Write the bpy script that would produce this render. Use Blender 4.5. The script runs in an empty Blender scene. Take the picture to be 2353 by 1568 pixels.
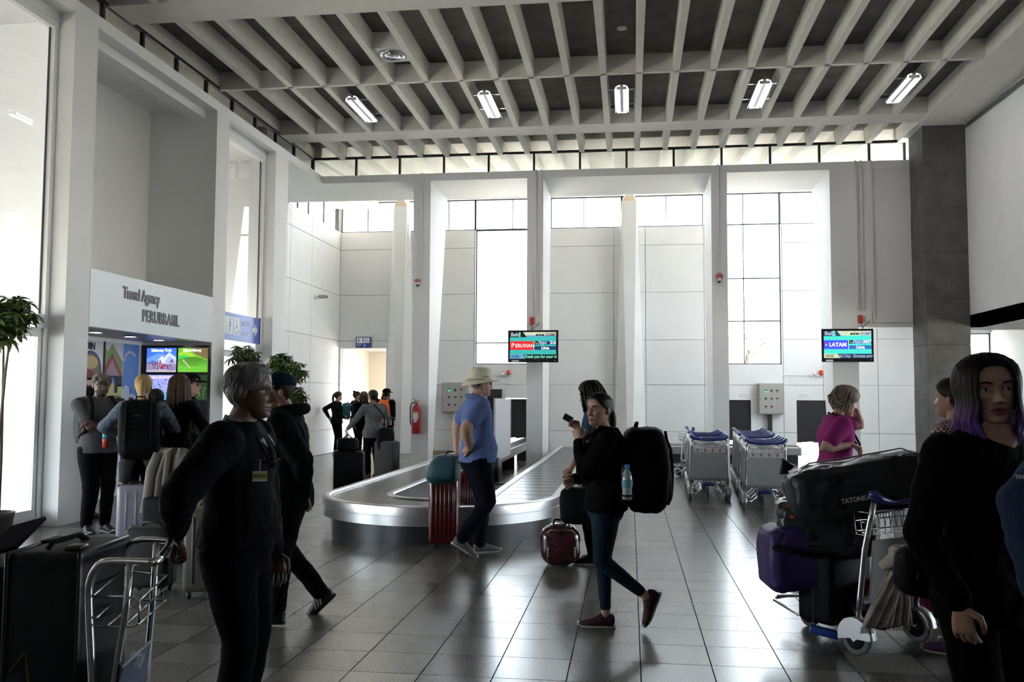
import bpy, bmesh, math, random
from mathutils import Vector as V, Matrix, Euler, noise as MN
import numpy as np

random.seed(7)
S = bpy.context.scene
COL = S.collection
PI = math.pi

# ------------------------------------------------------------------ camera
FPX, YAW, PITCH, ROLL, CAMH = 2060.0, math.radians(7.5), math.radians(3.6), math.radians(-0.27), 1.52
fw = V((-math.sin(YAW) * math.cos(PITCH), math.cos(YAW) * math.cos(PITCH), math.sin(PITCH)))
rt = V((math.cos(YAW), math.sin(YAW), 0.0))
dn = fw.cross(rt)
rt2 = rt * math.cos(ROLL) + dn * math.sin(ROLL)
dn2 = -rt * math.sin(ROLL) + dn * math.cos(ROLL)
cam_d = bpy.data.cameras.new('camera')
cam = bpy.data.objects.new('camera', cam_d)
COL.objects.link(cam)
cam_d.sensor_width = 36.0
cam_d.lens = FPX / 2353.0 * 36.0
cam_d.clip_start = 0.05
cam_d.clip_end = 500
cam.matrix_world = Matrix(((rt2.x, -dn2.x, -fw.x, 0.0), (rt2.y, -dn2.y, -fw.y, 0.0), (rt2.z, -dn2.z, -fw.z, CAMH), (0, 0, 0, 1)))
S.camera = cam

# ------------------------------------------------------------------ world, sun, exposure
W = bpy.data.worlds.new('sky')
S.world = W
W.use_nodes = True
bg = W.node_tree.nodes['Background']
bg.inputs[0].default_value = (0.84, 0.92, 1.0, 1)
bg.inputs[1].default_value = 4.2
sun_d = bpy.data.lights.new('sun', 'SUN')
sun_d.energy = 22.0
sun_d.angle = math.radians(1.5)
sun_d.color = (1.0, 0.95, 0.86)
sun = bpy.data.objects.new('sun', sun_d)
COL.objects.link(sun)
sun.rotation_euler = V((0.34, 0.22, -0.9)).to_track_quat('-Z', 'Y').to_euler()
S.view_settings.view_transform = 'Standard'
S.view_settings.look = 'None'
S.view_settings.exposure = 1.75
S.view_settings.gamma = 1.0
S.view_settings.use_curve_mapping = False
S.cycles.use_denoising = True
S.cycles.use_adaptive_sampling = True
S.cycles.adaptive_threshold = 0.03
S.cycles.max_bounces = 8
S.cycles.diffuse_bounces = 5
S.cycles.glossy_bounces = 4
S.cycles.transparent_max_bounces = 16
S.cycles.caustics_reflective = False
S.cycles.caustics_refractive = False
S.cycles.sample_clamp_indirect = 12.0


def portal(name, loc, size_x, size_y, direction):
    d = bpy.data.lights.new(name, 'AREA')
    d.shape = 'RECTANGLE'
    d.size, d.size_y = size_x, size_y
    d.cycles.is_portal = True
    o = bpy.data.objects.new(name, d)
    COL.objects.link(o)
    o.location = loc
    o.rotation_euler = V(direction).to_track_quat('-Z', 'Z').to_euler()
    return o


# ------------------------------------------------------------------ materials
MATS = {}


def mat(name, col, rough=0.6, metal=0.0, var=0.0, scale=8.0, bump=0.0, bscale=60.0, emit=0.0, spec=0.5, coat=0.0, col2=None, alpha=1.0):
    if name in MATS:
        return MATS[name]
    m = bpy.data.materials.new(name)
    m.use_nodes = True
    nt = m.node_tree
    p = nt.nodes['Principled BSDF']
    c = (col[0], col[1], col[2], 1)
    p.inputs['Base Color'].default_value = c
    p.inputs['Roughness'].default_value = rough
    p.inputs['Metallic'].default_value = metal
    p.inputs['Specular IOR Level'].default_value = spec
    p.inputs['Coat Weight'].default_value = coat
    tc = nt.nodes.new('ShaderNodeTexCoord')
    if var > 0 or col2:
        n = nt.nodes.new('ShaderNodeTexNoise')
        n.inputs['Scale'].default_value = scale
        n.inputs['Detail'].default_value = 5
        n.inputs['Roughness'].default_value = 0.62
        nt.links.new(tc.outputs['Object'], n.inputs['Vector'])
        r = nt.nodes.new('ShaderNodeValToRGB')
        r.color_ramp.elements[0].position = 0.32
        r.color_ramp.elements[1].position = 0.68
        b = col2 if col2 else tuple(x * (1 - var) for x in col)
        r.color_ramp.elements[0].color = (b[0], b[1], b[2], 1)
        r.color_ramp.elements[1].color = c
        nt.links.new(n.outputs['Fac'], r.inputs['Fac'])
        nt.links.new(r.outputs['Color'], p.inputs['Base Color'])
    if bump > 0:
        n2 = nt.nodes.new('ShaderNodeTexNoise')
        n2.inputs['Scale'].default_value = bscale
        n2.inputs['Detail'].default_value = 4
        nt.links.new(tc.outputs['Object'], n2.inputs['Vector'])
        bn = nt.nodes.new('ShaderNodeBump')
        bn.inputs['Strength'].default_value = bump
        bn.inputs['Distance'].default_value = 0.01
        nt.links.new(n2.outputs['Fac'], bn.inputs['Height'])
        nt.links.new(bn.outputs['Normal'], p.inputs['Normal'])
    if emit > 0:
        p.inputs['Emission Color'].default_value = c
        p.inputs['Emission Strength'].default_value = emit
    MATS[name] = m
    return m


def glass_mat(name, tint=(1, 1, 1), refl=1.0):
    m = bpy.data.materials.new(name)
    m.use_nodes = True
    nt = m.node_tree
    nt.nodes.clear()
    o = nt.nodes.new('ShaderNodeOutputMaterial')
    t = nt.nodes.new('ShaderNodeBsdfTransparent')
    t.inputs['Color'].default_value = (tint[0], tint[1], tint[2], 1)
    g = nt.nodes.new('ShaderNodeBsdfGlossy')
    g.inputs['Roughness'].default_value = 0.0
    gm = nt.nodes.new('ShaderNodeNewGeometry')
    dt = nt.nodes.new('ShaderNodeVectorMath')
    dt.operation = 'DOT_PRODUCT'
    nt.links.new(gm.outputs['Normal'], dt.inputs[0])
    nt.links.new(gm.outputs['Incoming'], dt.inputs[1])

    def mth(op, a, b=None):
        n = nt.nodes.new('ShaderNodeMath')
        n.operation = op
        for i, q in enumerate((a, b)):
            if q is None:
                continue
            if isinstance(q, (int, float)):
                n.inputs[i].default_value = q
            else:
                nt.links.new(q, n.inputs[i])
        return n.outputs[0]
    c = mth('ABSOLUTE', dt.outputs['Value'])
    fr = mth('ADD', mth('MULTIPLY', mth('POWER', mth('SUBTRACT', 1.0, c), 5.0), 0.9 * refl), 0.035 * refl)
    mx = nt.nodes.new('ShaderNodeMixShader')
    nt.links.new(fr, mx.inputs[0])
    nt.links.new(t.outputs[0], mx.inputs[1])
    nt.links.new(g.outputs[0], mx.inputs[2])
    nt.links.new(mx.outputs[0], o.inputs['Surface'])
    MATS[name] = m
    return m


# ------------------------------------------------------------------ mesh builder
class MB:
    def __init__(self):
        self.v, self.f, self.m, self.s = [], [], [], []

    def add(self, vs, fs, mi=0, smooth=False):
        b = len(self.v)
        self.v += [tuple(p) for p in vs]
        for q in fs:
            self.f.append(tuple(i + b for i in q))
            self.m.append(mi)
            self.s.append(smooth)
        return self

    def box(self, x0, x1, y0, y1, z0, z1, mi=0, M=None):
        vs = [V((x, y, z)) for z in (z0, z1) for y in (y0, y1) for x in (x0, x1)]
        if M is not None:
            vs = [M @ p for p in vs]
        return self.add(vs, [(0, 2, 3, 1), (4, 5, 7, 6), (0, 1, 5, 4), (2, 6, 7, 3), (0, 4, 6, 2), (1, 3, 7, 5)], mi)

    def rbox(self, x0, x1, y0, y1, z0, z1, r=0.02, seg=3, mi=0, M=None, smooth=True):
        bm = bmesh.new()
        bmesh.ops.create_cube(bm, size=1.0)
        for p in bm.verts:
            p.co = V(((x0 + x1) / 2 + p.co.x * (x1 - x0), (y0 + y1) / 2 + p.co.y * (y1 - y0), (z0 + z1) / 2 + p.co.z * (z1 - z0)))
        r = min(r, 0.49 * min(abs(x1 - x0), abs(y1 - y0), abs(z1 - z0)))
        bmesh.ops.bevel(bm, geom=list(bm.edges), offset=r, segments=seg, profile=0.5, affect='EDGES')
        bm.verts.index_update()
        vs = [p.co.copy() for p in bm.verts]
        if M is not None:
            vs = [M @ p for p in vs]
        self.add(vs, [[q.index for q in f.verts] for f in bm.faces], mi, smooth)
        bm.free()
        return self

    def loft(self, rings, mi=0, cap=True, close=True, smooth=True):
        n = len(rings[0])
        vs = [p for r in rings for p in r]
        fs = []
        for i in range(len(rings) - 1):
            for j in range(n if close else n - 1):
                k = (j + 1) % n
                fs.append((i * n + j, i * n + k, (i + 1) * n + k, (i + 1) * n + j))
        if cap and close:
            fs.append(tuple(range(n - 1, -1, -1)))
            fs.append(tuple((len(rings) - 1) * n + j for j in range(n)))
        return self.add(vs, fs, mi, smooth)

    def tube(self, pts, r, n=8, mi=0, cap=True, flat=1.0, closed=False, up=None):
        pts = [V(p) for p in pts]
        rr = r if isinstance(r, (list, tuple)) else [r] * len(pts)
        rings = []
        prev = None
        N = len(pts)
        for i, p in enumerate(pts):
            if closed:
                t = pts[(i + 1) % N] - pts[i - 1]
            else:
                t = pts[min(i + 1, N - 1)] - pts[max(i - 1, 0)]
            t.normalize()
            if prev is None:
                a = V(up) if up else (V((0, 0, 1)) if abs(t.z) < 0.9 else V((1, 0, 0)))
            else:
                a = prev
            b = t.cross(a)
            if b.length < 1e-6:
                b = t.cross(V((0.3, 0.9, 0.2)))
            b.normalize()
            a = b.cross(t)
            prev = a
            rings.append([p + (a * math.cos(q) * flat + b * math.sin(q)) * rr[i] for q in (2 * PI * j / n for j in range(n))])
        if closed:
            rings.append(rings[0])
        return self.loft(rings, mi, cap and not closed)

    def ell(self, c, r, M=None, nu=14, nv=10, mi=0):
        c = V(c)
        vs, fs = [], []
        for i in range(nv + 1):
            th = PI * i / nv
            for j in range(nu):
                ph = 2 * PI * j / nu
                p = V((r[0] * math.sin(th) * math.cos(ph), r[1] * math.sin(th) * math.sin(ph), r[2] * math.cos(th)))
                vs.append(c + (M @ p if M is not None else p))
        for i in range(nv):
            for j in range(nu):
                k = (j + 1) % nu
                fs.append((i * nu + j, (i + 1) * nu + j, (i + 1) * nu + k, i * nu + k))
        return self.add(vs, fs, mi, True)

    def prism(self, poly, axis, a, b, mi=0, smooth=False):
        def P(u, w, t):
            return (t, u, w) if axis == 0 else ((u, t, w) if axis == 1 else (u, w, t))
        n = len(poly)
        vs = [P(u, w, a) for u, w in poly] + [P(u, w, b) for u, w in poly]
        fs = [tuple(range(n - 1, -1, -1)), tuple(range(n, 2 * n))] + [(i, (i + 1) % n, n + (i + 1) % n, n + i) for i in range(n)]
        return self.add(vs, fs, mi, smooth)

    def cyl(self, p, q, r, n=16, mi=0, r2=None):
        return self.tube([p, q], [r, r if r2 is None else r2], n, mi)

    def lathe(self, prof, c=(0, 0, 0), n=20, mi=0, M=None, cap=True):
        c = V(c)
        rings = []
        for r, z in prof:
            ring = []
            for j in range(n):
                a = 2 * PI * j / n
                p = V((r * math.cos(a), r * math.sin(a), z))
                ring.append(c + (M @ p if M is not None else p))
            rings.append(ring)
        return self.loft(rings, mi, cap)

    def xf(self, M):
        self.v = [tuple(M @ V(p)) for p in self.v]
        return self

    def mesh(self, name, mats):
        me = bpy.data.meshes.new(name)
        me.from_pydata(self.v, [], self.f)
        for m in (mats if isinstance(mats, (list, tuple)) else [mats]):
            me.materials.append(m)
        me.polygons.foreach_set('material_index', self.m)
        me.polygons.foreach_set('use_smooth', self.s)
        me.update()
        bm = bmesh.new()
        bm.from_mesh(me)
        bmesh.ops.recalc_face_normals(bm, faces=bm.faces)
        bm.to_mesh(me)
        bm.free()
        return me

    def build(self, name, mats, parent=None, kind=None):
        o = bpy.data.objects.new(name, self.mesh(name, mats))
        COL.objects.link(o)
        if parent is not None:
            o.parent = parent
        if kind:
            o['kind'] = kind
        return o


def tag(o, label, cat, group=None, kind=None):
    o['label'] = label
    o['category'] = cat
    if group:
        o['group'] = group
    if kind:
        o['kind'] = kind
    return o


def empty(name, loc=(0, 0, 0), rz=0.0, label=None, cat=None, group=None, kind=None):
    o = bpy.data.objects.new(name, None)
    COL.objects.link(o)
    o.location = loc
    o.rotation_euler = (0, 0, rz)
    o.empty_display_size = 0.1
    if label:
        tag(o, label, cat, group, kind)
    elif kind:
        o['kind'] = kind
    return o


def inst(o, parent, loc=(0, 0, 0), rot=(0, 0, 0), scale=(1, 1, 1)):
    c = o.copy()
    COL.objects.link(c)
    c.parent = parent
    c.location, c.rotation_euler, c.scale = loc, rot, scale
    return c


def copy_tree(o, parent=None):
    c = o.copy()
    COL.objects.link(c)
    c.parent = parent
    for ch in list(o.children):
        copy_tree(ch, c)
    return c


def text(name, s, size, loc, rot, m, parent, depth=0.004, bold=0.0, align='CENTER', sx=1.0, sp=1.0):
    cu = bpy.data.curves.new(name, 'FONT')
    cu.body = s
    cu.size = size
    cu.align_x = align
    cu.align_y = 'CENTER'
    cu.extrude = depth
    cu.offset = bold
    cu.space_character = sp
    cu.resolution_u = 3
    t = bpy.data.objects.new(name + '_tmp', cu)
    COL.objects.link(t)
    dg = bpy.context.evaluated_depsgraph_get()
    me = bpy.data.meshes.new_from_object(t.evaluated_get(dg))
    bpy.data.objects.remove(t)
    bpy.data.curves.remove(cu)
    me.materials.clear()
    me.materials.append(m)
    o = bpy.data.objects.new(name, me)
    COL.objects.link(o)
    o.parent = parent
    o.location = loc
    o.rotation_euler = rot
    o.scale = (sx, 1, 1)
    return o
# ------------------------------------------------------------------ common materials
M_white = mat('white_paint', (0.79, 0.795, 0.80), 0.65, var=0.05, scale=1.5, bump=0.08, bscale=25)
M_panel = mat('panel_paint', (0.735, 0.745, 0.75), 0.6, var=0.04, scale=2.0, bump=0.05, bscale=18)
M_joint = mat('panel_joint', (0.45, 0.44, 0.43), 0.8)
M_rib = mat('painted_rib', (0.90, 0.875, 0.83), 0.8, var=0.08, scale=5, bump=0.25, bscale=30)
M_slab = mat('dark_board_concrete', (0.22, 0.205, 0.18), 0.9, col2=(0.12, 0.112, 0.10), scale=2.6, bump=0.4, bscale=40)
M_pillar = mat('grey_stone_cladding', (0.15, 0.145, 0.137), 0.85, spec=.2, col2=(0.10, 0.097, 0.092), scale=3.2, bump=0.35, bscale=70)
M_conc = mat('beige_board_concrete', (0.20, 0.155, 0.105), 0.9, col2=(0.12, 0.094, 0.066), scale=1.0, bump=0.3, bscale=22)
_nt = M_conc.node_tree
_mp = _nt.nodes.new('ShaderNodeMapping')
_mp.inputs['Scale'].default_value = (1.0, 0.9, 7.0)
_tc = [n for n in _nt.nodes if n.type == 'TEX_COORD'][0]
_ns = [n for n in _nt.nodes if n.type == 'TEX_NOISE'][0]
_nt.links.new(_tc.outputs['Object'], _mp.inputs['Vector'])
_nt.links.new(_mp.outputs[0], _ns.inputs['Vector'])
M_black = mat('black_frame', (0.018, 0.018, 0.02), 0.5)
M_alu = mat('aluminium', (0.75, 0.76, 0.77), 0.35, 0.85)
M_whitealu = mat('white_aluminium', (0.82, 0.84, 0.84), 0.4)
M_grout = mat('grout', (0.035, 0.034, 0.033), 0.85)
M_cream = mat('cream_paint', (0.86, 0.76, 0.62), 0.7, var=0.05, scale=2)
M_glass = glass_mat('window_glass', (0.97, 0.985, 0.98), 0.9)
M_paper = mat('paper', (0.78, 0.79, 0.80), 0.8)
M_dark = mat('black_rubber', (0.012, 0.012, 0.013), 0.7, bump=0.2, bscale=80)
M_wire = mat('grey_cable', (0.12, 0.12, 0.12), 0.6)
M_whiteplastic = mat('white_plastic', (0.75, 0.74, 0.71), 0.4)
M_red = mat('red_plastic', (0.55, 0.035, 0.025), 0.35)
M_chrome = mat('chrome', (0.62, 0.63, 0.64), 0.16, 1.0)
M_steel = mat('brushed_steel', (0.50, 0.50, 0.51), 0.3, 1.0, var=0.12, scale=3)
M_ink = mat('black_ink', (0.02, 0.02, 0.02), 0.6)


def terrazzo():
    m = bpy.data.materials.new('terrazzo_tile')
    m.use_nodes = True
    nt = m.node_tree
    p = nt.nodes['Principled BSDF']
    tc = nt.nodes.new('ShaderNodeTexCoord')
    gm = nt.nodes.new('ShaderNodeNewGeometry')
    oi = nt.nodes.new('ShaderNodeObjectInfo')
    ad = nt.nodes.new('ShaderNodeMath')
    ad.operation = 'ADD'
    nt.links.new(gm.outputs['Random Per Island'], ad.inputs[0])
    nt.links.new(oi.outputs['Random'], ad.inputs[1])
    fr = nt.nodes.new('ShaderNodeMath')
    fr.operation = 'FRACT'
    nt.links.new(ad.outputs[0], fr.inputs[0])
    n = nt.nodes.new('ShaderNodeTexNoise')
    n.inputs['Scale'].default_value = 95
    n.inputs['Detail'].default_value = 3
    n.inputs['Roughness'].default_value = 0.7
    nt.links.new(gm.outputs['Position'], n.inputs['Vector'])
    r = nt.nodes.new('ShaderNodeValToRGB')
    r.color_ramp.elements[0].position = 0.36
    r.color_ramp.elements[0].color = (0.085, 0.082, 0.076, 1)
    r.color_ramp.elements[1].position = 0.66
    r.color_ramp.elements[1].color = (0.175, 0.168, 0.155, 1)
    nt.links.new(n.outputs['Fac'], r.inputs['Fac'])
    mp = nt.nodes.new('ShaderNodeMapRange')
    mp.inputs['To Min'].default_value = 0.66
    mp.inputs['To Max'].default_value = 1.34
    nt.links.new(fr.outputs[0], mp.inputs['Value'])
    mx = nt.nodes.new('ShaderNodeVectorMath')
    mx.operation = 'SCALE'
    nt.links.new(r.outputs['Color'], mx.inputs[0])
    nt.links.new(mp.outputs[0], mx.inputs['Scale'])
    nt.links.new(mx.outputs[0], p.inputs['Base Color'])
    p.inputs['Roughness'].default_value = 0.25
    p.inputs['Specular IOR Level'].default_value = 0.42
    return m


M_tile = terrazzo()


def cells(us, zs, holes):
    out = []
    for i in range(len(us) - 1):
        for j in range(len(zs) - 1):
            cu, cz = (us[i] + us[i + 1]) / 2, (zs[j] + zs[j + 1]) / 2
            if not any(h[0] < cu < h[1] and h[2] < cz < h[3] for h in holes):
                out.append((us[i], us[i + 1], zs[j], zs[j + 1]))
    return out


def wall_mb(axis, d0, d1, u0, u1, z0, z1, holes, mb=None):
    mb = mb or MB()
    us = sorted({u0, u1} | {min(max(h[k], u0), u1) for h in holes for k in (0, 1)})
    zs = sorted({z0, z1} | {min(max(h[k], z0), z1) for h in holes for k in (2, 3)})
    for a, b, c, d in cells(us, zs, holes):
        if axis == 1:
            mb.box(a, b, d0, d1, c, d)
        else:
            mb.box(d0, d1, a, b, c, d)
    return mb


def struct(name, mb, m, parent=None, label=None):
    o = mb.build(name, m, parent, 'structure' if parent is None else None)
    if label:
        o['label'] = label
    return o


# ------------------------------------------------------------------ floor with tiles
floor = struct('floor', MB().box(-8.3, 12.2, -9, 27.5, -0.25, -0.006), M_grout, label='dark polished terrazzo tile floor of the hall')
TS = 0.40
OX, OY = -1.017 * 1.52 / 1.0 % TS, 3.235 * 1.52 % TS
tile_mb = MB()
g = 0.0034
tile_mb.add([(g, g, 0), (TS - g, g, 0), (TS - g, TS - g, 0), (g, TS - g, 0), (g, g, -0.007), (TS - g, g, -0.007), (TS - g, TS - g, -0.007), (g, TS - g, -0.007)],
            [(0, 1, 2, 3), (4, 5, 1, 0), (5, 6, 2, 1), (6, 7, 3, 2), (7, 4, 0, 3)])
tile_me = tile_mb.mesh('tile', M_tile)
cand, rest = [], []
for i in range(-22, 31):
    for j in range(-24, 69):
        x, y = OX + i * TS, OY + j * TS
        if x < -8.2 or x > 11.8 or y > 27:
            continue
        cx, cy = x + TS / 2, y + TS / 2
        q = V((cx, cy, -CAMH))
        dz = q.dot(fw)
        seen = dz > 0.5 and abs(q.dot(rt2) / dz) < 0.60 and -0.41 < q.dot(dn2) / dz < 0.40
        (cand if seen else rest).append((dz, x, y))
cand.sort()
for dz, x, y in cand[:300]:
    o = bpy.data.objects.new('tile', tile_me)
    COL.objects.link(o)
    o.parent = floor
    o.location = (x, y, 0)
tm = MB()
for dz, x, y in cand[300:] + rest:
    tm.add([(p[0] + x, p[1] + y, p[2]) for p in tile_mb.v], tile_mb.f)
tm.build('tile_field', M_tile, floor, 'stuff')

# ------------------------------------------------------------------ ceiling: slab, beams, ribs
ZR, ZS = 6.75, 7.05
ceil = empty('ceiling', kind='structure')
ceil['label'] = 'ribbed concrete ceiling with dark slab between pale painted ribs'
MB().box(-7.3, 7.2, -9, 18.95, ZS, ZS + 0.2).build('slab', M_slab, ceil)
beam_ys = [(-8.9, -8.3), (-1.2, -0.6), (4.9, 5.5), (10.95, 11.55), (16.93, 17.5)]
mids = [2.0, 8.2, 14.3]
rb = MB()
rb.box(-0.055, 0.055, 0, 1, ZR, ZS + 0.01)


def rib_mesh(length):
    # haunched rib: slightly thicker towards the slab and at both ends
    mb = MB()
    rings = []
    n = 10
    for i in range(n + 1):
        t = i / n
        e = 0.012 * (1 - math.sin(PI * t))
        w0, w1 = 0.050 + e * 0.3, 0.062 + e
        y = t * length
        rings.append([V((-w0, y, ZR)), V((w0, y, ZR)), V((w1, y, ZS + 0.01)), V((-w1, y, ZS + 0.01))])
    mb.loft(rings, smooth=False)
    return mb.mesh('rib', M_rib)


spans = []
edges = [(-8.3, -1.2), (-0.6, 4.9), (5.5, 10.95), (11.55, 16.93), (17.5, 18.86)]
rib_cache = {}
rib_x = [0.17 + 0.585 * k for k in range(-11, 9)]
for a, b in edges:
    me = rib_mesh(b - a)
    for x in rib_x:
        if b < 5 and abs(x) > 20:
            continue
        o = bpy.data.objects.new('rib', me)
        COL.objects.link(o)
        o.parent = ceil
        o.location = (x, a, 0)
for a, b in beam_ys:
    MB().box(-6.95, 5.45, a, b, ZR, ZS + 0.02).build('cross_beam', M_rib, ceil)
for y in mids:
    MB().prism([(y - 0.04, ZR), (y + 0.04, ZR), (y + 0.06, ZS + 0.01), (y - 0.06, ZS + 0.01)], 0, -6.95, 5.45).build('cross_rib', M_rib, ceil)
MB().box(5.42, 7.2, -9, 18.9, ZR - 0.01, ZS + 0.05).build('edge_beam', M_rib, ceil)
# roof overhang outside the left clerestory
MB().box(-14.5, -6.95, -4, 26, ZR + 0.02, ZS + 0.2).build('overhang', M_rib, ceil)
# roof over the rear bay: ribs get shallower towards the far wall
MB().add([(-9, 18.95, ZS), (9.6, 18.95, ZS), (9.6, 25.2, 7.34), (-9, 25.2, 7.34), (-9, 18.95, ZS + 0.2), (9.6, 18.95, ZS + 0.2), (9.6, 25.2, 7.5), (-9, 25.2, 7.5)],
         [(0, 1, 2, 3), (4, 5, 6, 7), (0, 1, 5, 4), (1, 2, 6, 5), (2, 3, 7, 6), (3, 0, 4, 7)]).build('rear_slab', M_rib, ceil)
rr = MB()
rr.loft([[V((-0.05, 0, ZR + 0.02)), V((0.05, 0, ZR + 0.02)), V((0.06, 0, ZS + 0.04)), V((-0.06, 0, ZS + 0.04))],
         [V((-0.035, 6.2, 7.14)), V((0.035, 6.2, 7.14)), V((0.04, 6.2, 7.36)), V((-0.04, 6.2, 7.36))]], smooth=False)
rr_me = rr.mesh('rear_rib', M_rib)
for k in range(-15, 16):
    o = bpy.data.objects.new('rear_rib', rr_me)
    COL.objects.link(o)
    o.parent = ceil
    o.location = (0.17 + 0.585 * k, 18.95, 0)

# recessed round spots in the slab
for x, y in ((-2.75, 13.2), (-0.1, 13.2), (2.6, 13.2)):
    s = MB().lathe([(0.001, 0), (0.055, 0), (0.075, 0.006), (0.08, 0.03)], (x, y, ZS - 0.02), 18).build('recessed_spot', M_whitealu)
    tag(s, {-2.75: 'small round ceiling spot near the air diffuser box', -0.1: 'small round ceiling spot above the middle of the hall', 2.6: 'small round ceiling spot above the luggage cart rows'}[x], 'ceiling spot', 'spots in the ceiling slab')

# ------------------------------------------------------------------ left wall
XL = -6.6
wl = empty('wall_left', kind='structure')
wl['label'] = 'left wall of white pilasters, glazed bays and a tall recess'
for y0, y1 in ((9.75, 10.22), (13.5, 13.95), (15.93, 16.55)):
    MB().box(-7.05, XL, y0, y1, 0, 6.13).build('pilaster', M_white, wl)
MB().box(-7.0, XL, -9, 2.5, 0, 6.13).build('solid_wall', M_white, wl)
MB().box(-8.0, XL, -9, 18.5, 6.13, 6.29).build('fascia', M_white, wl)
rec = MB()
rec.box(-7.95, -7.75, 10.0, 13.75, 0, 6.13)
rec.box(-7.75, -7.05, 13.5, 13.75, 0, 6.13)
rec.box(-7.75, -7.05, 9.98, 10.22, 0, 6.13)
rec.build('recess_wall', M_white, wl)
MB().box(-7.75, -6.75, 10.22, 13.5, 2.38, 2.42).build('kiosk_ceiling', mat('kiosk_ceiling_panel', (0.30, 0.30, 0.34), 0.35), wl)

# fascia ledge towards the clerestory and dado between glazing and clerestory
MB().box(-7.05, -6.80, -9, 16.5, 6.0, 6.13).build('lintel', M_white, wl)

# glazed bays on the left


def glazed_bay(name, y0, y1, nsplit, label):
    w = empty(name, kind='structure')
    w['label'] = label
    x = -6.86
    fr = 0.07
    MB().box(x - 0.05, x + 0.05, y0, y0 + fr, 0, 6.0).build('jamb', M_whitealu, w)
    MB().box(x - 0.05, x + 0.05, y1 - fr, y1, 0, 6.0).build('jamb', M_whitealu, w)
    MB().box(x - 0.02, x - 0.008, y1 - fr - 0.02, y1 - fr, 0, 6.0).build('gasket', M_black, w)
    MB().box(x - 0.05, x + 0.05, y0 + fr, y1 - fr, 5.92, 6.0).build('head_rail', M_whitealu, w)
    MB().box(x - 0.07, x + 0.09, y0 + fr, y1 - fr, 2.30, 2.46).build('transom', M_alu, w)
    MB().box(x - 0.05, x + 0.05, y0 + fr, y1 - fr, 0.0, 0.11).build('bottom_rail', M_whitealu, w)
    step = (y1 - y0 - 2 * fr) / nsplit
    for i in range(nsplit):
        a = y0 + fr + i * step
        b = a + step
        if i:
            MB().box(x - 0.04, x + 0.04, a - 0.03, a + 0.03, 0, 5.95).build('mullion', M_whitealu, w)
        MB().box(x - 0.004, x + 0.004, a, b, 2.46, 5.92).build('upper_pane', M_glass, w)
        MB().box(x - 0.004, x + 0.004, a + 0.07, b - 0.07, 0.2, 2.2).build('door_pane', M_glass, w)
        d = MB()
        d.box(x - 0.025, x + 0.025, a + 0.005, a + 0.07, 0.11, 2.3)
        d.box(x - 0.025, x + 0.025, b - 0.07, b - 0.005, 0.11, 2.3)
        d.box(x - 0.025, x + 0.025, a + 0.07, b - 0.07, 0.11, 0.2)
        d.box(x - 0.025, x + 0.025, a + 0.07, b - 0.07, 2.2, 2.3)
        d.build('door_frame', M_whitealu, w)
    return w


w1 = glazed_bay('window_1', 2.5, 9.75, 5, 'tall glazed entrance bay at the left edge')
w2 = glazed_bay('window_2', 13.95, 15.93, 1, 'narrow glazed bay between the pilasters')

# clerestory strips under the ceiling


def clerestory(name, pts_fixed, along, pos, z0, z1, label):
    w = empty(name, kind='structure')
    w['label'] = label
    for i, u in enumerate(pts_fixed):
        t = 0.022
        if along == 'x':
            MB().box(u - t, u + t, pos - 0.03, pos + 0.03, z0, z1).build('mullion', M_black, w)
        else:
            MB().box(pos - 0.03, pos + 0.03, u - t, u + t, z0, z1).build('mullion', M_black, w)
        if i + 1 < len(pts_fixed):
            a, b = u + t, pts_fixed[i + 1] - t
            if along == 'x':
                MB().box(a, b, pos - 0.003, pos + 0.003, z0 + 0.03, z1 - 0.04).build('pane', M_glass, w)
            else:
                MB().box(pos - 0.003, pos + 0.003, a, b, z0 + 0.03, z1 - 0.04).build('pane', M_glass, w)
    a, b = pts_fixed[0], pts_fixed[-1]
    for p, q, nm in ((z0, z0 + 0.03, 'sill_rail'), (z1 - 0.05, z1, 'head_rail')):
        if along == 'x':
            MB().box(a, b, pos - 0.028, pos + 0.028, p, q).build(nm, M_black, w)
        else:
            MB().box(pos - 0.028, pos + 0.028, a, b, p, q).build(nm, M_black, w)
    return w


YC = 18.88
clerestory('window_3', [-6.95 + 0.985 * i for i in range(13)] + [5.56], 'x', YC, 6.29, 6.80, 'black-framed clerestory strip above the rear colonnade')
clerestory('window_4', [2.0 + 0.985 * i for i in range(17)] + [YC], 'y', -6.97, 6.29, 6.80, 'black-framed clerestory strip above the left wall')

# ------------------------------------------------------------------ rear colonnade
wc = empty('wall_colonnade', kind='structure')
wc['label'] = 'white portal frame of tapering fins across the back of the hall'
MB().box(-8.0, 5.56, 18.5, 20.25, 6.13, 6.29).build('fascia', M_white, wc)
for xa, xb in ((-4.57, -4.20), (-2.13, -1.79), (1.66, 1.98), (4.0, 4.5)):
    back = 20.25
    bot = 18.9 if xa in (-4.57, 4.0) else 19.85
    MB().prism([(18.5, 0), (bot, 0), (back, 6.13), (18.5, 6.13)], 0, xa, xb).build('fin', M_white, wc)
MB().box(4.5, 5.56, 18.52, 18.8, 2.96, 6.13).build('infill_wall', M_white, wc)
MB().box(4.62, 5.56, 18.49, 18.52, 2.94, 2.99).build('infill_ledge', M_white, wc)

# stone-clad pillar
pl = empty('pillar', kind='structure')
pl['label'] = 'dark grey stone-clad pillar beside the white right wall'
zz = [0, 0.85, 1.7, 2.55, 3.4, 4.3, 5.15, 6.0, 6.74]
for i in range(len(zz) - 1):
    e = 0.004 * (i % 2)
    MB().rbox(5.55 - e, 6.33, 17.72 - e, 18.55, zz[i] + 0.003, zz[i + 1], 0.006, 1, smooth=False).build('stone_panel', M_pillar, pl)

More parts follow.
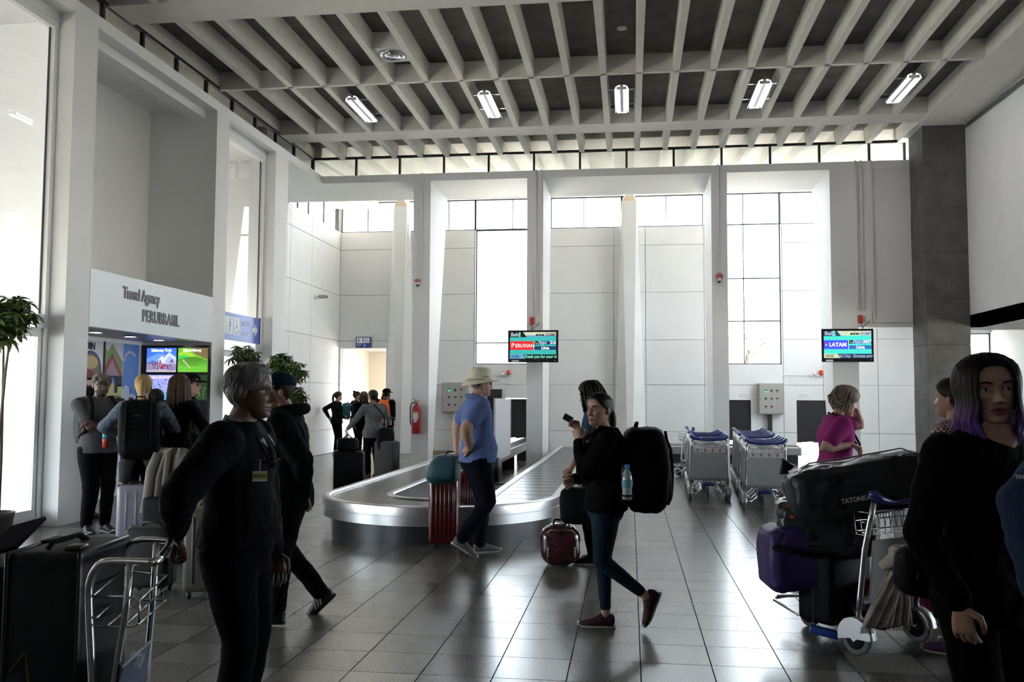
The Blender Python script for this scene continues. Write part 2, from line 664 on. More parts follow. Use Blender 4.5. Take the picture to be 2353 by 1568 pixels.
# right wall, slab under it, annex
wr = empty('wall_right', kind='structure')
wr['label'] = 'plain white upper wall on the right'
MB().box(6.33, 6.6, -9, 17.9, 2.885, 6.74).build('upper_wall', M_white, wr)
MB().box(6.33, 12, -9, 18.6, 2.885, 3.1).build('floor_slab', mat('grey_soffit', (0.42, 0.42, 0.44), 0.7, var=0.1, scale=2), wr)
wall_mb(0, 11.8, 12, -9, 24, 0, 3.0, [(4, 17, 0.9, 2.7)]).build('annex_wall', M_white, wr)  # unseen window opening added here to bring more light into the hall
for i in range(8):
    y = 4 + i * 13 / 8
    MB().box(11.87, 11.93, y - 0.03, y + 0.03, 0.9, 2.7).build('mullion', M_whitealu, wr)
    MB().box(11.895, 11.905, y + 0.03, y + 13 / 8 - 0.03, 0.9, 2.7).build('pane', M_glass, wr)
portal('portal_annex', (11.95, 10.5, 1.8), 13, 1.8, (-1, 0, 0))
MB().box(9.05, 9.3, 20.6, 24, 0, 6.9).build('annex_return', M_white, wr)
MB().box(9.3, 12, 20.6, 20.8, 0, 3.0).build('annex_back', M_white, wr)
MB().box(6.33, 12, 18.6, 24.2, 3.6, 3.75).build('annex_ceiling', M_white, wr)
cb = MB()
for k, (dy, dz) in enumerate(((0, 0), (0.02, -0.035), (-0.01, -0.06))):
    cb.tube([(6.31 - 0.01 * k, 17.6 - t * 5.0, 6.70 + dz + 0.012 * math.sin(7 * t + k)) for t in [i / 14 for i in range(15)]], 0.011, 6)
o = cb.build('cable_bundle', M_wire)
tag(o, 'dark cables running along the top of the right wall', 'cable')

# wall behind the camera
struct('wall_back', MB().box(-8, 12, -9.2, -9, 0, 7.2), mat('dull_grey_paint', (0.30, 0.30, 0.30), 0.8), label='plain grey wall behind the viewer')

# ------------------------------------------------------------------ far wall and side wall of the rear bay
wf = empty('wall_far', kind='structure')
wf['label'] = 'far panelled wall of the rear bay'
FH = [(-8.0, 5.0, 6.1, 6.95), (5.2, 8.9, 6.1, 6.95), (-4.17, -2.3, 2.41, 6.1), (2.2, 3.92, 2.41, 6.95), (-7.95, -6.65, 0, 2.86), (-3.35, -2.75, 0, 1.5), (2.5, 3.12, 0, 1.48), (4.27, 5.08, 0, 1.48), (8.0, 9.05, 1.9, 3.2)]
wall_mb(1, 24.03, 24.25, -8.2, 12, 0, 7.4, FH).build('wall_core', M_joint, wf)
PX = [-8.0, -6.42, -5.32, -4.2, -2.15, -0.42, 0.42, 1.95, 2.18, 3.95, 4.95, 6.3, 7.9, 9.05]
PZ = [0, 0.64, 1.87, 3.06, 4.33, 5.6, 6.1]
for i in range(len(PX) - 1):
    for j in range(len(PZ) - 1):
        mb = MB()
        a, b, c, d = PX[i] + 0.006, PX[i + 1] - 0.006, PZ[j] + 0.006, PZ[j + 1] - 0.006
        mb = wall_mb(1, 24.0, 24.03, a, b, c, d, FH)
        if mb.v:
            mb.build('panel', M_panel, wf)
MB().box(-8.0, 9.05, 23.97, 24.03, 6.95, 7.36).build('lintel', M_panel, wf)

ws = empty('wall_side_left', kind='structure')
ws['label'] = 'left panelled wall of the rear bay'
SH = [(20.25, 24.0, 6.1, 6.95)]
wall_mb(0, -8.25, -8.03, 16.55, 24.1, 0, 7.4, SH).build('wall_core', M_joint, ws)
PY = [16.55, 18.6, 20.3, 21.75, 24.0]
for i in range(len(PY) - 1):
    for j in range(len(PZ) - 1):
        wall_mb(0, -8.03, -8.0, PY[i] + 0.006, PY[i + 1] - 0.006, PZ[j] + 0.006, PZ[j + 1] - 0.006, SH).build('panel', M_panel, ws)
MB().box(-8.03, -7.05, 16.55, 16.75, 0, 6.13).build('return_wall', M_panel, ws)
ws2 = struct('baseboard_rear', MB().box(-8.0, -4.2, 23.975, 24.0, 0, 0.07), mat('skirting', (0.33, 0.25, 0.19), 0.7))

# frames and panes of the far windows


def far_window(name, x0, x1, z0, z1, vs, hs, label, axis=1):
    w = empty(name, kind='structure')
    w['label'] = label
    mf = mat('dark_window_frame', (0.045, 0.05, 0.07), 0.5)

    def bx(a, b, c, d, nm, m, t0, t1):
        if axis == 1:
            MB().box(a, b, 24.1 + t0, 24.1 + t1, c, d).build(nm, m, w)
        else:
            MB().box(-8.12 - t1, -8.12 - t0, a, b, c, d).build(nm, m, w)
    f = 0.028
    bx(x0, x0 + f, z0, z1, 'jamb', mf, -0.04, 0.04)
    bx(x1 - f, x1, z0, z1, 'jamb', mf, -0.04, 0.04)
    bx(x0, x1, z0, z0 + f, 'sill_rail', mf, -0.04, 0.04)
    bx(x0, x1, z1 - f, z1, 'head_rail', mf, -0.04, 0.04)
    for v in vs:
        bx(v - 0.012, v + 0.012, z0, z1, 'mullion', mf, -0.02, 0.02)
    for h in hs:
        bx(x0, x1, h - 0.016, h + 0.016, 'transom', mf, -0.02, 0.02)
    uu, zz_ = [x0] + list(vs) + [x1], [z0] + list(hs) + [z1]
    for i in range(len(uu) - 1):
        for j in range(len(zz_) - 1):
            bx(uu[i] + 0.01, uu[i + 1] - 0.01, zz_[j] + 0.01, zz_[j + 1] - 0.01, 'pane', M_glass, -0.003, 0.003)
    return w


far_window('window_5', -8.0, -4.2, 6.1, 6.95, [-7.25, -6.4, -5.6, -4.95], [], 'high strip window above the corridor opening')
far_window('window_6', -4.2, -2.15, 6.1, 6.95, [-3.17], [], 'high window over the tall left pane')
far_window('window_7', -2.12, -0.2, 6.1, 6.95, [-1.22], [], 'high window left of the middle column')
far_window('window_8', -0.2, 1.95, 6.1, 6.95, [0.98], [], 'high window right of the middle column')
far_window('window_9', -4.17, -2.3, 2.41, 6.1, [], [3.0], 'tall bright window behind the first flight screen')
far_window('window_10', 2.2, 3.92, 2.41, 6.95, [2.98], [3.55, 4.68, 6.12], 'tall bright window with two crossbars above the cart rows')
far_window('window_11', 3.92, 5.0, 6.1, 6.95, [], [], 'short high window at the right of the rear bay')
far_window('window_12', 8.0, 9.05, 1.9, 3.2, [], [2.55], 'small bright window beyond the pillar')
far_window('added_window_14', 5.2, 8.9, 6.1, 6.95, [6.4, 7.6], [], 'unseen high strip window added at the right end to brighten the rear bay')  # out of view, added only to brighten the rear bay
far_window('window_13', 20.25, 24.0, 6.1, 6.95, [21.0, 21.75, 22.9], [], 'high strip window in the side wall', axis=0)

# tapered columns with a pinched neck
for x, front in ((-6.2, 23.62), (0.0, 23.62)):
    c = empty('column', kind='structure')
    c['label'] = 'white tapering column with a pinched neck, ' + ('beside the corridor opening' if x < -1 else 'in the middle of the far wall')

    def sect(w, fwid, z, dep):
        return [V((x - w, front + dep, z)), V((x - fwid, front, z)), V((x + fwid, front, z)), V((x + w, front + dep, z)), V((x + w * 0.9, 24.05, z)), V((x - w * 0.9, 24.05, z))]
    MB().loft([sect(0.42, 0.07, 0, 0.22), sect(0.20, 0.185, 6.72, 0.05)], smooth=False).build('shaft', M_panel, c)
    MB().loft([sect(0.20, 0.185, 6.72, 0.05), sect(0.125, 0.11, 6.86, 0.1)], smooth=False).build('neck', mat('peach_paint', (0.72, 0.58, 0.45), 0.7), c)
    MB().loft([sect(0.125, 0.11, 6.86, 0.1), sect(0.2, 0.185, 7.03, 0.05), sect(0.2, 0.185, 7.3, 0.05)], smooth=False).build('capital', M_panel, c)

# corridor behind the opening
co = empty('wall_corridor', kind='structure')
co['label'] = 'cream corridor seen through the far left opening'
MB().box(-8.2, -5.6, 26.9, 27.1, 0, 3.2).build('end_wall', M_cream, co)
MB().box(-8.2, -8.0, 24.25, 27, 0, 3.2).build('side_wall', M_cream, co)
MB().box(-8.2, -5.4, 24.25, 27, 2.9, 3.1).build('corridor_ceiling', M_white, co)
MB().box(-8.0, -6.6, 23.99, 24.03, 2.86, 3.0).build('header', M_panel, co)

# ------------------------------------------------------------------ outside
struct('ground_outside', MB().box(-90, 90, -60, 140, -0.4, -0.26), mat('plaza_concrete', (0.52, 0.49, 0.44), 0.9, var=0.15, scale=0.4), label='pale plaza outside')
struct('ground_canopy', MB().box(-17, -8.3, -6, 30, -0.26, -0.02), mat('shade_darkened_paving', (0.30, 0.285, 0.265), 0.6, var=0.2, scale=2), label='paving under the entrance canopy with the shade put into its colour')  # darker colour than the plaza stands in for the canopy shade
wo = empty('wall_outside', kind='structure')
wo['label'] = 'board-marked beige concrete wall of the entrance canopy'
MB().box(-10.6, -10.3, -3, 17.9, 2.7, 6.77).build('concrete_wall', M_conc, wo)
MB().box(-10.3, -7.05, 16.4, 16.54, 6.3, 6.77).build('concrete_beam', M_conc, wo)
MB().box(-8.3, 12.2, 27.5, 40, -0.3, -0.27).build('apron', mat('apron', (0.6, 0.6, 0.58), 0.9), wo)

portal('portal_far_high', (-1.5, 24.2, 6.5), 13, 0.85, (0, -1, 0))
portal('portal_tall_left', (-3.23, 24.2, 4.25), 1.87, 3.7, (0, -1, 0))
portal('portal_tall_right', (3.06, 24.2, 4.7), 1.72, 4.5, (0, -1, 0))
portal('portal_far_right', (7.05, 24.2, 6.5), 3.7, 0.85, (0, -1, 0))
portal('portal_side', (-8.2, 22.1, 6.5), 3.75, 0.85, (1, 0, 0))
portal('portal_entrance', (-6.95, 6.1, 3.0), 7.2, 5.9, (1, 0, 0))
portal('portal_bay', (-6.95, 14.94, 3.0), 1.95, 5.9, (1, 0, 0))
# ------------------------------------------------------------------ flat print helper


def ellp(cx, cy, rx, ry, n=24, a0=0, a1=2 * PI):
    return [(cx + rx * math.cos(a0 + (a1 - a0) * i / n), cy + ry * math.sin(a0 + (a1 - a0) * i / n)) for i in range(n if abs(a1 - a0 - 2 * PI) < 1e-6 else n + 1)]


def pic(name, parent, O, U, N, items, lift=0.0008):
    O, U, N = V(O), V(U), V(N)
    Z = V((0, 0, 1))
    mats, mb = [], MB()
    for m, poly, layer in items:
        if m not in mats:
            mats.append(m)
        vs = [O + U * u + Z * w + N * (lift * (layer + 1)) for u, w in poly]
        mb.add(vs, [tuple(range(len(vs)))], mats.index(m))
    me = bpy.data.meshes.new(name)
    me.from_pydata(mb.v, [], mb.f)
    for m in mats:
        me.materials.append(m)
    me.polygons.foreach_set('material_index', mb.m)
    o = bpy.data.objects.new(name, me)
    COL.objects.link(o)
    o.parent = parent
    return o


def rect(a, b, c, d):
    return [(a, c), (b, c), (b, d), (a, d)]


def em(name, col, s=1.0):
    return mat(name, tuple(c * .6 for c in col), 0.4, emit=s * .62)


# ------------------------------------------------------------------ fluorescent fixtures
M_tube = mat('lit_tube', (1.0, 0.97, 1.0), 0.4, emit=12.0)
M_refl = mat('fixture_reflector', (0.85, 0.85, 0.86), 0.3, 0.3)


def fixture(x, label):
    f = empty('fluorescent_fixture', (x, 15.5, ZR - 0.03), 0, label, 'ceiling light', 'fluorescent fixtures between the ribs')
    L = 0.63
    rf = MB()
    rf.loft([[V((a, y, b)) for a, b in ((-0.125, -0.03), (-0.10, 0.03), (-0.05, 0.055), (0.05, 0.055), (0.10, 0.03), (0.125, -0.03), (0.115, -0.03), (0.092, 0.022), (0.045, 0.045), (-0.045, 0.045), (-0.092, 0.022), (-0.115, -0.03))] for y in (-L, L)], smooth=False)
    rf.build('reflector', M_refl, f)
    for s in (-1, 1):
        MB().cyl((s * 0.055, -L + 0.03, -0.005), (s * 0.055, L - 0.03, -0.005), 0.019, 10).build('tube', M_tube, f)
    MB().box(-0.028, 0.028, -L, L, -0.018, 0.05).build('ballast', mat('ballast_grey', (0.4, 0.36, 0.45), 0.5), f)
    for s in (-1, 1):
        MB().box(-0.085, 0.085, s * L - 0.015, s * L + 0.015, -0.03, 0.02).build('end_cap', M_whiteplastic, f)
        MB().box(-0.235, 0.235, s * 0.38 - 0.012, s * 0.38 + 0.012, 0.055, 0.07).build('cross_bar', M_steel, f)
    return f


for i, x in enumerate((-4.80, -2.46, -0.1225, 2.2175, 4.5575)):
    fixture(x, ['leftmost lit twin-tube fluorescent light between ceiling ribs', 'second lit twin-tube light from the left in the ceiling', 'middle lit twin-tube light of the ceiling row', 'fourth lit twin-tube light from the left in the ceiling', 'rightmost lit twin-tube light near the stone pillar'][i])

ac = empty('air_diffuser', (-3.63, 13.2, 0), 0, 'white box with a round chrome air diffuser between ceiling ribs', 'air vent')
MB().box(-0.235, 0.235, -0.29, 0.29, 6.80, ZS).build('housing', M_white, ac)
MB().lathe([(0.20, 6.80), (0.205, 6.785), (0.17, 6.775), (0.15, 6.795)], (0, 0, 0), 28, cap=False).build('outer_ring', M_chrome, ac)
MB().lathe([(0.12, 6.80), (0.125, 6.775), (0.08, 6.77), (0.07, 6.79)], (0, 0, 0), 24, cap=False).build('inner_ring', M_chrome, ac)
MB().lathe([(0.001, 6.765), (0.05, 6.77), (0.06, 6.80)], (0, 0, 0), 20).build('centre_cone', M_steel, ac)

# ------------------------------------------------------------------ flight screens
M_tvblack = mat('tv_black', (0.010, 0.010, 0.012), 0.25)
E_teal = em('screen_teal', (0.030, 0.36, 0.33), 1.0)
E_teal2 = em('screen_teal_bright', (0.045, 0.58, 0.48), 1.0)
E_navy = em('screen_navy', (0.012, 0.035, 0.13), 0.8)
E_blue = em('screen_blue', (0.02, 0.12, 0.42), 0.9)
E_ink = em('screen_black', (0.004, 0.006, 0.012), 0.3)
E_cream = em('screen_cream', (0.55, 0.60, 0.42), 0.8)
E_sky = em('screen_skyblue', (0.12, 0.32, 0.55), 0.8)
E_red = em('screen_red', (0.58, 0.012, 0.018), 1.0)
E_lblue = em('screen_periwinkle', (0.045, 0.055, 0.62), 1.1)
E_white = em('screen_white', (0.75, 0.80, 0.75), 1.0)
E_grey = em('screen_grey', (0.38, 0.46, 0.50), 0.8)
E_mint = em('screen_mint', (0.20, 0.75, 0.50), 1.0)
E_yel = em('screen_yellow', (0.75, 0.62, 0.03), 1.0)


def tv(x0, x1, z0, z1, which):
    w, h = x1 - x0, z1 - z0
    t = empty('flight_screen', (x0, 18.3, z0), 0, ['black television showing Belt 1 with a red airline panel', 'black television showing Belt 2 with a blue airline panel'][which], 'television', 'belt information screens')
    MB().rbox(0, w, 0, 0.07, 0, h, 0.012, 2, smooth=False).build('casing', M_tvblack, t)
    MB().box(w * 0.35, w * 0.65, 0.07, 0.2, h * 0.3, h * 0.7).build('wall_mount', M_black, t)
    b, bt = 0.045, 0.075
    sw, sh = w - 2 * b, h - b - bt
    tealm = [E_teal, E_teal2][which]
    nav = [E_ink, E_navy][which]
    it = [(tealm, rect(0, sw, 0, sh), 0),
          (E_cream, rect(0, sw, sh * 0.83, sh), 1), (E_sky if which == 0 else E_cream, rect(sw * .36, sw, sh * 0.83, sh * .88), 2),
          (nav, [(0, sh * .81), (sw * .37, sh * .81), (sw * .28, sh), (0, sh)], 3),
          ([E_red, E_lblue][which], rect(0.0, sw * .515, sh * .33, sh * .66), 1), (E_white, rect(sw * .515, sw * .522, sh * .33, sh * .66), 1),
          ([E_navy, E_blue][which], rect(sw * .53, sw, sh * .53, sh * .66), 1), (E_ink, rect(sw * .53, sw * .60, sh * .53, sh * .66), 2),
          ([E_navy, E_blue][which], rect(sw * .53, sw, sh * .33, sh * .47), 1),
          (E_yel, [(sw * .54, sh * .63), (sw * .56, sh * .61), (sw * .60, sh * .555), (sw * .585, sh * .55), (sw * .55, sh * .59)], 3),
          (nav, rect(sw * .29, sw, 0, sh * .16), 1), ([E_sky, E_cream][which], [(0, 0), (sw * .34, 0), (sw * .28, sh * .16), (0, sh * .16)], 2),
          (E_ink, rect(sw * .56, sw * .615, sh * .86, sh * .92), 3), (E_ink, rect(sw * .63, sw * .665, sh * .86, sh * .935), 3), (E_ink, rect(sw * .68, sw * .74, sh * .86, sh * .92), 3),
          (E_red, [(sw * .90, sh * .86), (sw * .945, sh * .945), (sw * .945, sh * .86)], 4)]
    sc = pic('screen', t, (b, -0.001, bt), (1, 0, 0), (0, -1, 0), it)
    R = (PI / 2, 0, 0)

    def tx(s, size, u, v_, m, align='CENTER', bold=0.0015, sx=1.0):
        text('screen_text', s, size, (b + sw * u, -0.008, bt + sh * v_), R, m, sc, 0.0004, bold, align, sx)
    tx('Belt', 0.105, .02, .905, E_grey, 'LEFT', .003)
    tx(['1', '2'][which], 0.125, .215, .905, [E_mint, E_mint][which], 'CENTER', .005)
    tx('CORP', 0.075, .865, .895, [E_ink, E_blue][which], 'CENTER', .002, 0.9)
    tx('C', 0.075, .975, .895, [E_ink, E_blue][which], 'CENTER', .002, 0.9)
    if which == 0:
        tx('P', 0.135, .03, .49, E_white, 'LEFT', .001, .9)
        tx('ERUVIAN', 0.105, .115, .482, E_white, 'LEFT', .001, .92)
    else:
        tx('LATAM', 0.105, .11, .49, E_white, 'LEFT', .003, .98)
        pic('screen_logo', sc, (b + sw * .02, -0.009, bt + sh * .44), (1, 0, 0), (0, -1, 0), [(E_red, [(0, .055), (.055, .065), (.05, .045), (.01, .04)], 0), (E_white, [(0.01, .03), (.05, .04), (.035, .02), (.02, 0)], 0)])
    tx('Flight', 0.080, .615, .598, E_grey, 'LEFT', .003)
    tx(['216', '2027'][which], 0.080, .995, .598, E_white, 'RIGHT', .003)
    tx('Lima', 0.085, .765, .40, E_white, 'CENTER', .003)
    tx('10:50', 0.075, .02, .075, E_ink, 'LEFT', .001)
    if which == 0:
        tx('Thank you for your vi', 0.082, .31, .075, E_mint, 'LEFT', .0015, .92)
    else:
        tx('ial City', 0.082, .31, .075, E_grey, 'LEFT', .0015, .95)
        tx('Gracias por', 0.082, .61, .075, E_grey, 'LEFT', .0015, .95)
    MB().box(w * .08, w * .22, -0.002, 0.0, 0.012, 0.045).build('sticker', M_paper, t)
    MB().box(w * .93, w * .95, -0.002, 0.0, 0.035, 0.045).build('power_light', M_whiteplastic, t)
    # outlet boxes and cable above
    ox = [0.44, 0.76][which]
    r = MB().box(ox, ox + 0.075, 0.16, 0.2, h + 0.12, h + 0.28).build('red_outlet_box', M_red)
    r.location = (x0, 18.3, z0)
    tag(r, ['red outlet box on the column above the Belt 1 screen', 'red outlet box on the wall above the Belt 2 screen'][which], 'outlet', 'red outlet boxes')
    q = MB().box(ox + 0.13, ox + 0.24, 0.16, 0.2, h + 0.13, h + 0.27).build('white_outlet_box', M_whiteplastic)
    q.location = (x0, 18.3, z0)
    tag(q, ['white socket box on the column above the Belt 1 screen', 'white socket box on the wall above the Belt 2 screen'][which], 'outlet', 'white outlet boxes')
    cbl = MB().tube([(ox + .19, .15, h + .17), (ox + .17, .14, h + .12), (ox + .08, .12, h + .06), (ox + .04, .08, h + .005)], .007, 6)
    cbl.tube([(ox + .03, .15, h + .15), (ox + .05, .13, h + .05), (ox + .05, .09, h + .005)], .009, 6)
    cbl.build('power_cable', M_wire, t)
    return t


tv(-2.496, -1.451, 2.241, 2.907, 0)
tv(3.749, 4.740, 2.247, 2.901, 1)

# conduits on the colonnade
for i, (x, z0, lb) in enumerate(((-4.385, 4.08, 'thin white conduit down the first fin to the smoke beacon'), (-1.94, 3.2, 'left of two white conduits on the Belt 1 column'), (-1.83, 3.2, 'right of two white conduits on the Belt 1 column'), (1.80, 4.05, 'thin white conduit down the third fin to the round beacon'),
                          (4.50, 3.27, 'leftmost of three white conduits on the infill wall'), (4.60, 3.27, 'middle of three white conduits on the infill wall'), (4.80, 3.05, 'rightmost of three white conduits on the infill wall'))):
    mb = MB().rbox(x - .018, x + .018, 18.465, 18.499, z0, 6.30, .006, 2)
    if i == 6:
        mb.rbox(4.80, 5.5, 18.465, 18.499, 3.03, 3.06, .006, 2)
    tag(mb.build('conduit', M_whiteplastic), lb, 'conduit', 'white conduits on the colonnade')

# cameras and beacons on fins
for x, lb in ((-4.44, 'white bracket with a red-rimmed beacon and black cone on the first fin'), (1.80, 'round red-rimmed beacon with black cone on the third fin')):
    b_ = empty('alarm_beacon', (x, 18.5, 3.93), 0, lb, 'alarm')
    MB().box(-.05, .05, -.05, 0, 0.0, .16).build('base_plate', M_whiteplastic, b_)
    tilt = Matrix.Rotation(math.radians(90 if x > 0 else 25), 4, 'X')
    MB().lathe([(.045, -.012), (.068, -.012), (.072, .012), (.045, .014)], (0, -.09, .05), 20, 0, tilt.to_3x3()).build('red_ring', mat('faded_red', (.42, .12, .12), .5), b_)
    MB().lathe([(.034, -.012), (.04, .012), (.04, .05)], (0, -.085, -.03), 16).build('body', M_whiteplastic, b_)
    MB().lathe([(.004, -.09), (.038, -.05), (.036, -.042)], (0, -.085, 0), 16).build('cone', M_black, b_)
cm = empty('security_camera', (-8.0, 22.02, 4.06), 0, 'small white security camera on the side wall of the rear bay', 'camera')
MB().box(0, .03, -.06, .06, -.05, .05).build('wall_plate', M_whiteplastic, cm)
MB().cyl((.02, 0, 0), (.12, .05, .02), .015, 8).build('arm', M_whiteplastic, cm)
MB().rbox(.08, .30, -.01, .1, -.03, .06, .02, 2).build('housing', mat('camera_grey', (.4, .4, .4), .4), cm)
MB().cyl((.30, .045, .015), (.31, .045, .015), .03, 12).build('lens', M_black, cm)
for x, lb in ((-3.27, 'red warning light on the far wall under the tall left window'), (4.86, 'red warning light on the far wall beside the fourth fin')):
    a_ = empty('warning_light', (x, 23.98, 2.13), 0, lb, 'alarm', 'red warning lights')
    MB().box(-.28, .09, -.05, .0, -.02, 0).build('bracket', M_whiteplastic, a_)
    MB().lathe([(.05, 0), (.055, .02), (.05, .11), (.03, .13), (.001, .135)], (.03, -.05, 0), 14).build('red_dome', M_red, a_)
    MB().lathe([(.04, 0), (.045, .02), (.03, .06), (.001, .07)], (-.14, -.05, 0), 14).build('horn', M_whiteplastic, a_)
    MB().tube([(-.9, -.01, -.01), (-.28, -.01, -.01)], .008, 6).build('feed_conduit', M_whiteplastic, a_)

# ------------------------------------------------------------------ control cabinets
M_cab = mat('cabinet_grey', (.33, .335, .31), .45)
E_green = em('green_lamp', (.05, .9, .2), 4.0)
for x, w, lb, post in ((-4.68, .7, 'grey control cabinet on the far wall behind the man in the hat', False), (3.595, .62, 'grey control cabinet on a black post behind the cart rows', True)):
    c = empty('control_cabinet', (x, 24.0, 0), 0, lb, 'control panel', 'belt control cabinets')
    MB().rbox(-w / 2, w / 2, -.22, -.0, 1.113, 1.915, .008, 1, smooth=False).build('cabinet_body', M_cab, c)
    MB().rbox(-w / 2 + .02, w / 2 - .02, -.235, -.22, 1.135, 1.895, .006, 1, smooth=False).build('cabinet_door', mat('cabinet_door_grey', (.36, .365, .34), .4), c)
    for r_ in range(3):
        for q in range(3):
            u = (-.13 + q * .145) * w / .62
            z = 1.70 - r_ * .205
            if r_ == 2 and q == 2:
                MB().cyl((u, -.235, z), (u, -.25, z), .015, 10).build('key_switch', M_chrome, c)
                continue
            MB().box(u - .036, u + .036, -.238, -.235, z + .02, z + .045).build('name_plate', M_ink, c)
            col = E_green if (r_, q) == (0, 0) else (M_ink if q == 1 and r_ == 0 else mat('yellow_button', (.5, .35, .03), .4) if (r_, q) == (1, 2) else mat('green_button', (.03, .12, .05), .4) if (r_, q) == (1, 0) else M_red)
            MB().cyl((u, -.235, z), (u, -.255, z), .017, 12).build('push_button', col, c)
    MB().box(-w / 2 + .05, -w / 2 + .075, -.245, -.235, 1.48, 1.54).build('door_lock', M_chrome, c)
    MB().cyl((-w / 2, -.1, 1.49), (-w / 2 - .03, -.1, 1.49), .022, 10).build('side_switch', mat('orange_knob', (.6, .3, .03), .4), c)
    if post:
        MB().box(-.065, .035, -.16, -.06, 0, 1.113).build('post', M_black, c)
    else:
        MB().box(-.05, .05, -.16, -.06, 0, 1.113).build('post', M_white, c)

# ------------------------------------------------------------------ belt curtains at the wall openings
for x0, x1, z0, lb in ((-3.35, -2.75, .42, 'black rubber strip curtain where the first belt leaves the wall'), (2.5, 3.12, .42, 'black rubber strip curtain behind the left cart row'), (4.27, 5.08, .39, 'black rubber strip curtain behind the woman in magenta')):
    c = empty('belt_curtain', (x0, 24.04, 0), 0, lb, 'curtain', 'black belt curtains')
    n = 6
    sw = (x1 - x0) / n
    for k in range(n):
        MB().box(k * sw, (k + 1) * sw + .004, .004 * (k % 2), .004 * (k % 2) + .004, z0 + .01 * (k % 3), 1.48).build('strip', M_dark, c)
    MB().box(0, x1 - x0, -.01, .02, 1.45, 1.48).build('hanger_rail', M_black, c)
    nt_ = None
    if x0 > 0:
        nx = {2.5: 2.75, 4.27: 4.27}[x0]
        nt_ = empty('notice', (nx, 23.998, 1.525), 0, {2.5: 'printed white notice above the curtain behind the left cart row', 4.27: 'printed white notice above the curtain behind the woman in magenta'}[x0], 'notice', 'notices above the curtains')
        MB().box(0, .34, -.002, 0, 0, .15).build('sheet', M_paper, nt_)
        for q in range(4):
            MB().box(.03 + (.05 if q == 0 else 0), .31 - (.05 if q == 0 else 0), -.003, -.002, .115 - q * .03, .123 - q * .03).build('print_line', mat('grey_print', (.3, .3, .32), .8), nt_)
o = MB().rbox(3.98, 4.22, 23.8, 23.99, 0, .19, .01, 1, smooth=False).build('junction_box', M_cab)
tag(o, 'grey floor junction box beside the right belt curtain', 'box')

# ------------------------------------------------------------------ fire extinguisher
fe = empty('fire_extinguisher', (-4.43, 18.38, .75), 0, 'red fire extinguisher hanging on the first fin', 'extinguisher')
M_exred = mat('extinguisher_red', (.42, .018, .018), .3)
MB().lathe([(.001, 0), (.085, .005), (.092, .02), (.092, .5), (.085, .55), (.05, .585), (.025, .6), (.02, .63)], (0, 0, 0), 22).build('cylinder', M_exred, fe)
MB().box(-.02, .02, -.03, .02, .63, .68).build('valve', mat('brass', (.5, .38, .12), .3, 1), fe)
MB().tube([(0, 0, .66), (.05, -.02, .71), (.09, -.02, .69)], .008, 6).tube([(-.01, 0, .68), (-.04, -.02, .72), (-.075, -.02, .73)], .008, 6).build('handle_lever', mat('brass', (.5, .38, .12), .3, 1), fe)
MB().tube([(-.02, 0, .655), (-.10, -.02, .64), (-.125, -.02, .55), (-.125, -.01, .3), (-.11, -.01, .18)], .012, 8).build('hose', M_black, fe)
rg = MB()
for z0, z1, a0, a1, mi in ((.3, .46, -2.2, -.9, 0), (.43, .47, -2.2, -.9, 1), (.24, .3, -1.9, -1.2, 0)):
    pts = [(a0 + (a1 - a0) * k / 8) for k in range(9)]
    rg.loft([[V((.0935 * math.cos(a), .0935 * math.sin(a), z)) for a in pts] for z in (z0, z1)], mi, cap=False, close=False)
rg.build('label_sheet', [M_paper, mat('orange_label', (.75, .35, .05), .6)], fe)
MB().box(-.05, .05, .09, .12, .35, .5).build('bracket', M_steel, fe)

# ------------------------------------------------------------------ toilet signs
M_signblue = mat('sign_blue', (.035, .065, .26), .4)
M_signblue2 = mat('sign_blue_light', (.10, .18, .62), .35)
M_signwhite = mat('sign_white', (.82, .84, .88), .5)


def pictograms(items, x, z, s, mw, mi):
    # man, woman and wheelchair tiles, s = tile height
    for k in range(3):
        a = x + k * s * .82 + (.0 if k < 2 else s * .06)
        items.append((mw, rect(a, a + s * .8, z, z + s), 1))
        c = a + s * .4
        if k < 2:
            items.append((mi, ellp(c, z + s * .84, s * .075, s * .075, 10), 2))
            wd = (.17, .14)[k]
            items.append((mi, [(c - s * (.08 if k == 0 else .14), z + s * .74), (c + s * (.08 if k == 0 else .14), z + s * .74), (c + s * wd, z + s * .42), (c - s * wd, z + s * .42)], 2))
            items.append((mi, rect(c - s * .075, c - s * .01, z + s * .1, z + s * .42), 2))
            items.append((mi, rect(c + s * .01, c + s * .075, z + s * .1, z + s * .42), 2))
        else:
            items.append((mi, ellp(c - s * .03, z + s * .86, s * .06, s * .06, 10), 2))
            items.append((mi, [(c - s * .07, z + s * .76), (c + s * .0, z + s * .76), (c + s * .02, z + s * .45), (c - s * .07, z + s * .45)], 2))
            items.append((mi, rect(c - s * .05, c + s * .17, z + s * .42, z + s * .5), 2))
            items.append((mi, [(c + s * .12, z + s * .45), (c + s * .18, z + s * .45), (c + s * .27, z + s * .16), (c + s * .2, z + s * .16)], 2))
            for q in range(9):
                a0, a1 = 2.3 + q * .42, 2.3 + (q + 1) * .42
                items.append((mi, [(c - s * .02 + r * math.cos(t), z + s * .3 + r * math.sin(t)) for r, t in ((s * .24, a0), (s * .24, a1), (s * .17, a1), (s * .17, a0))], 2))


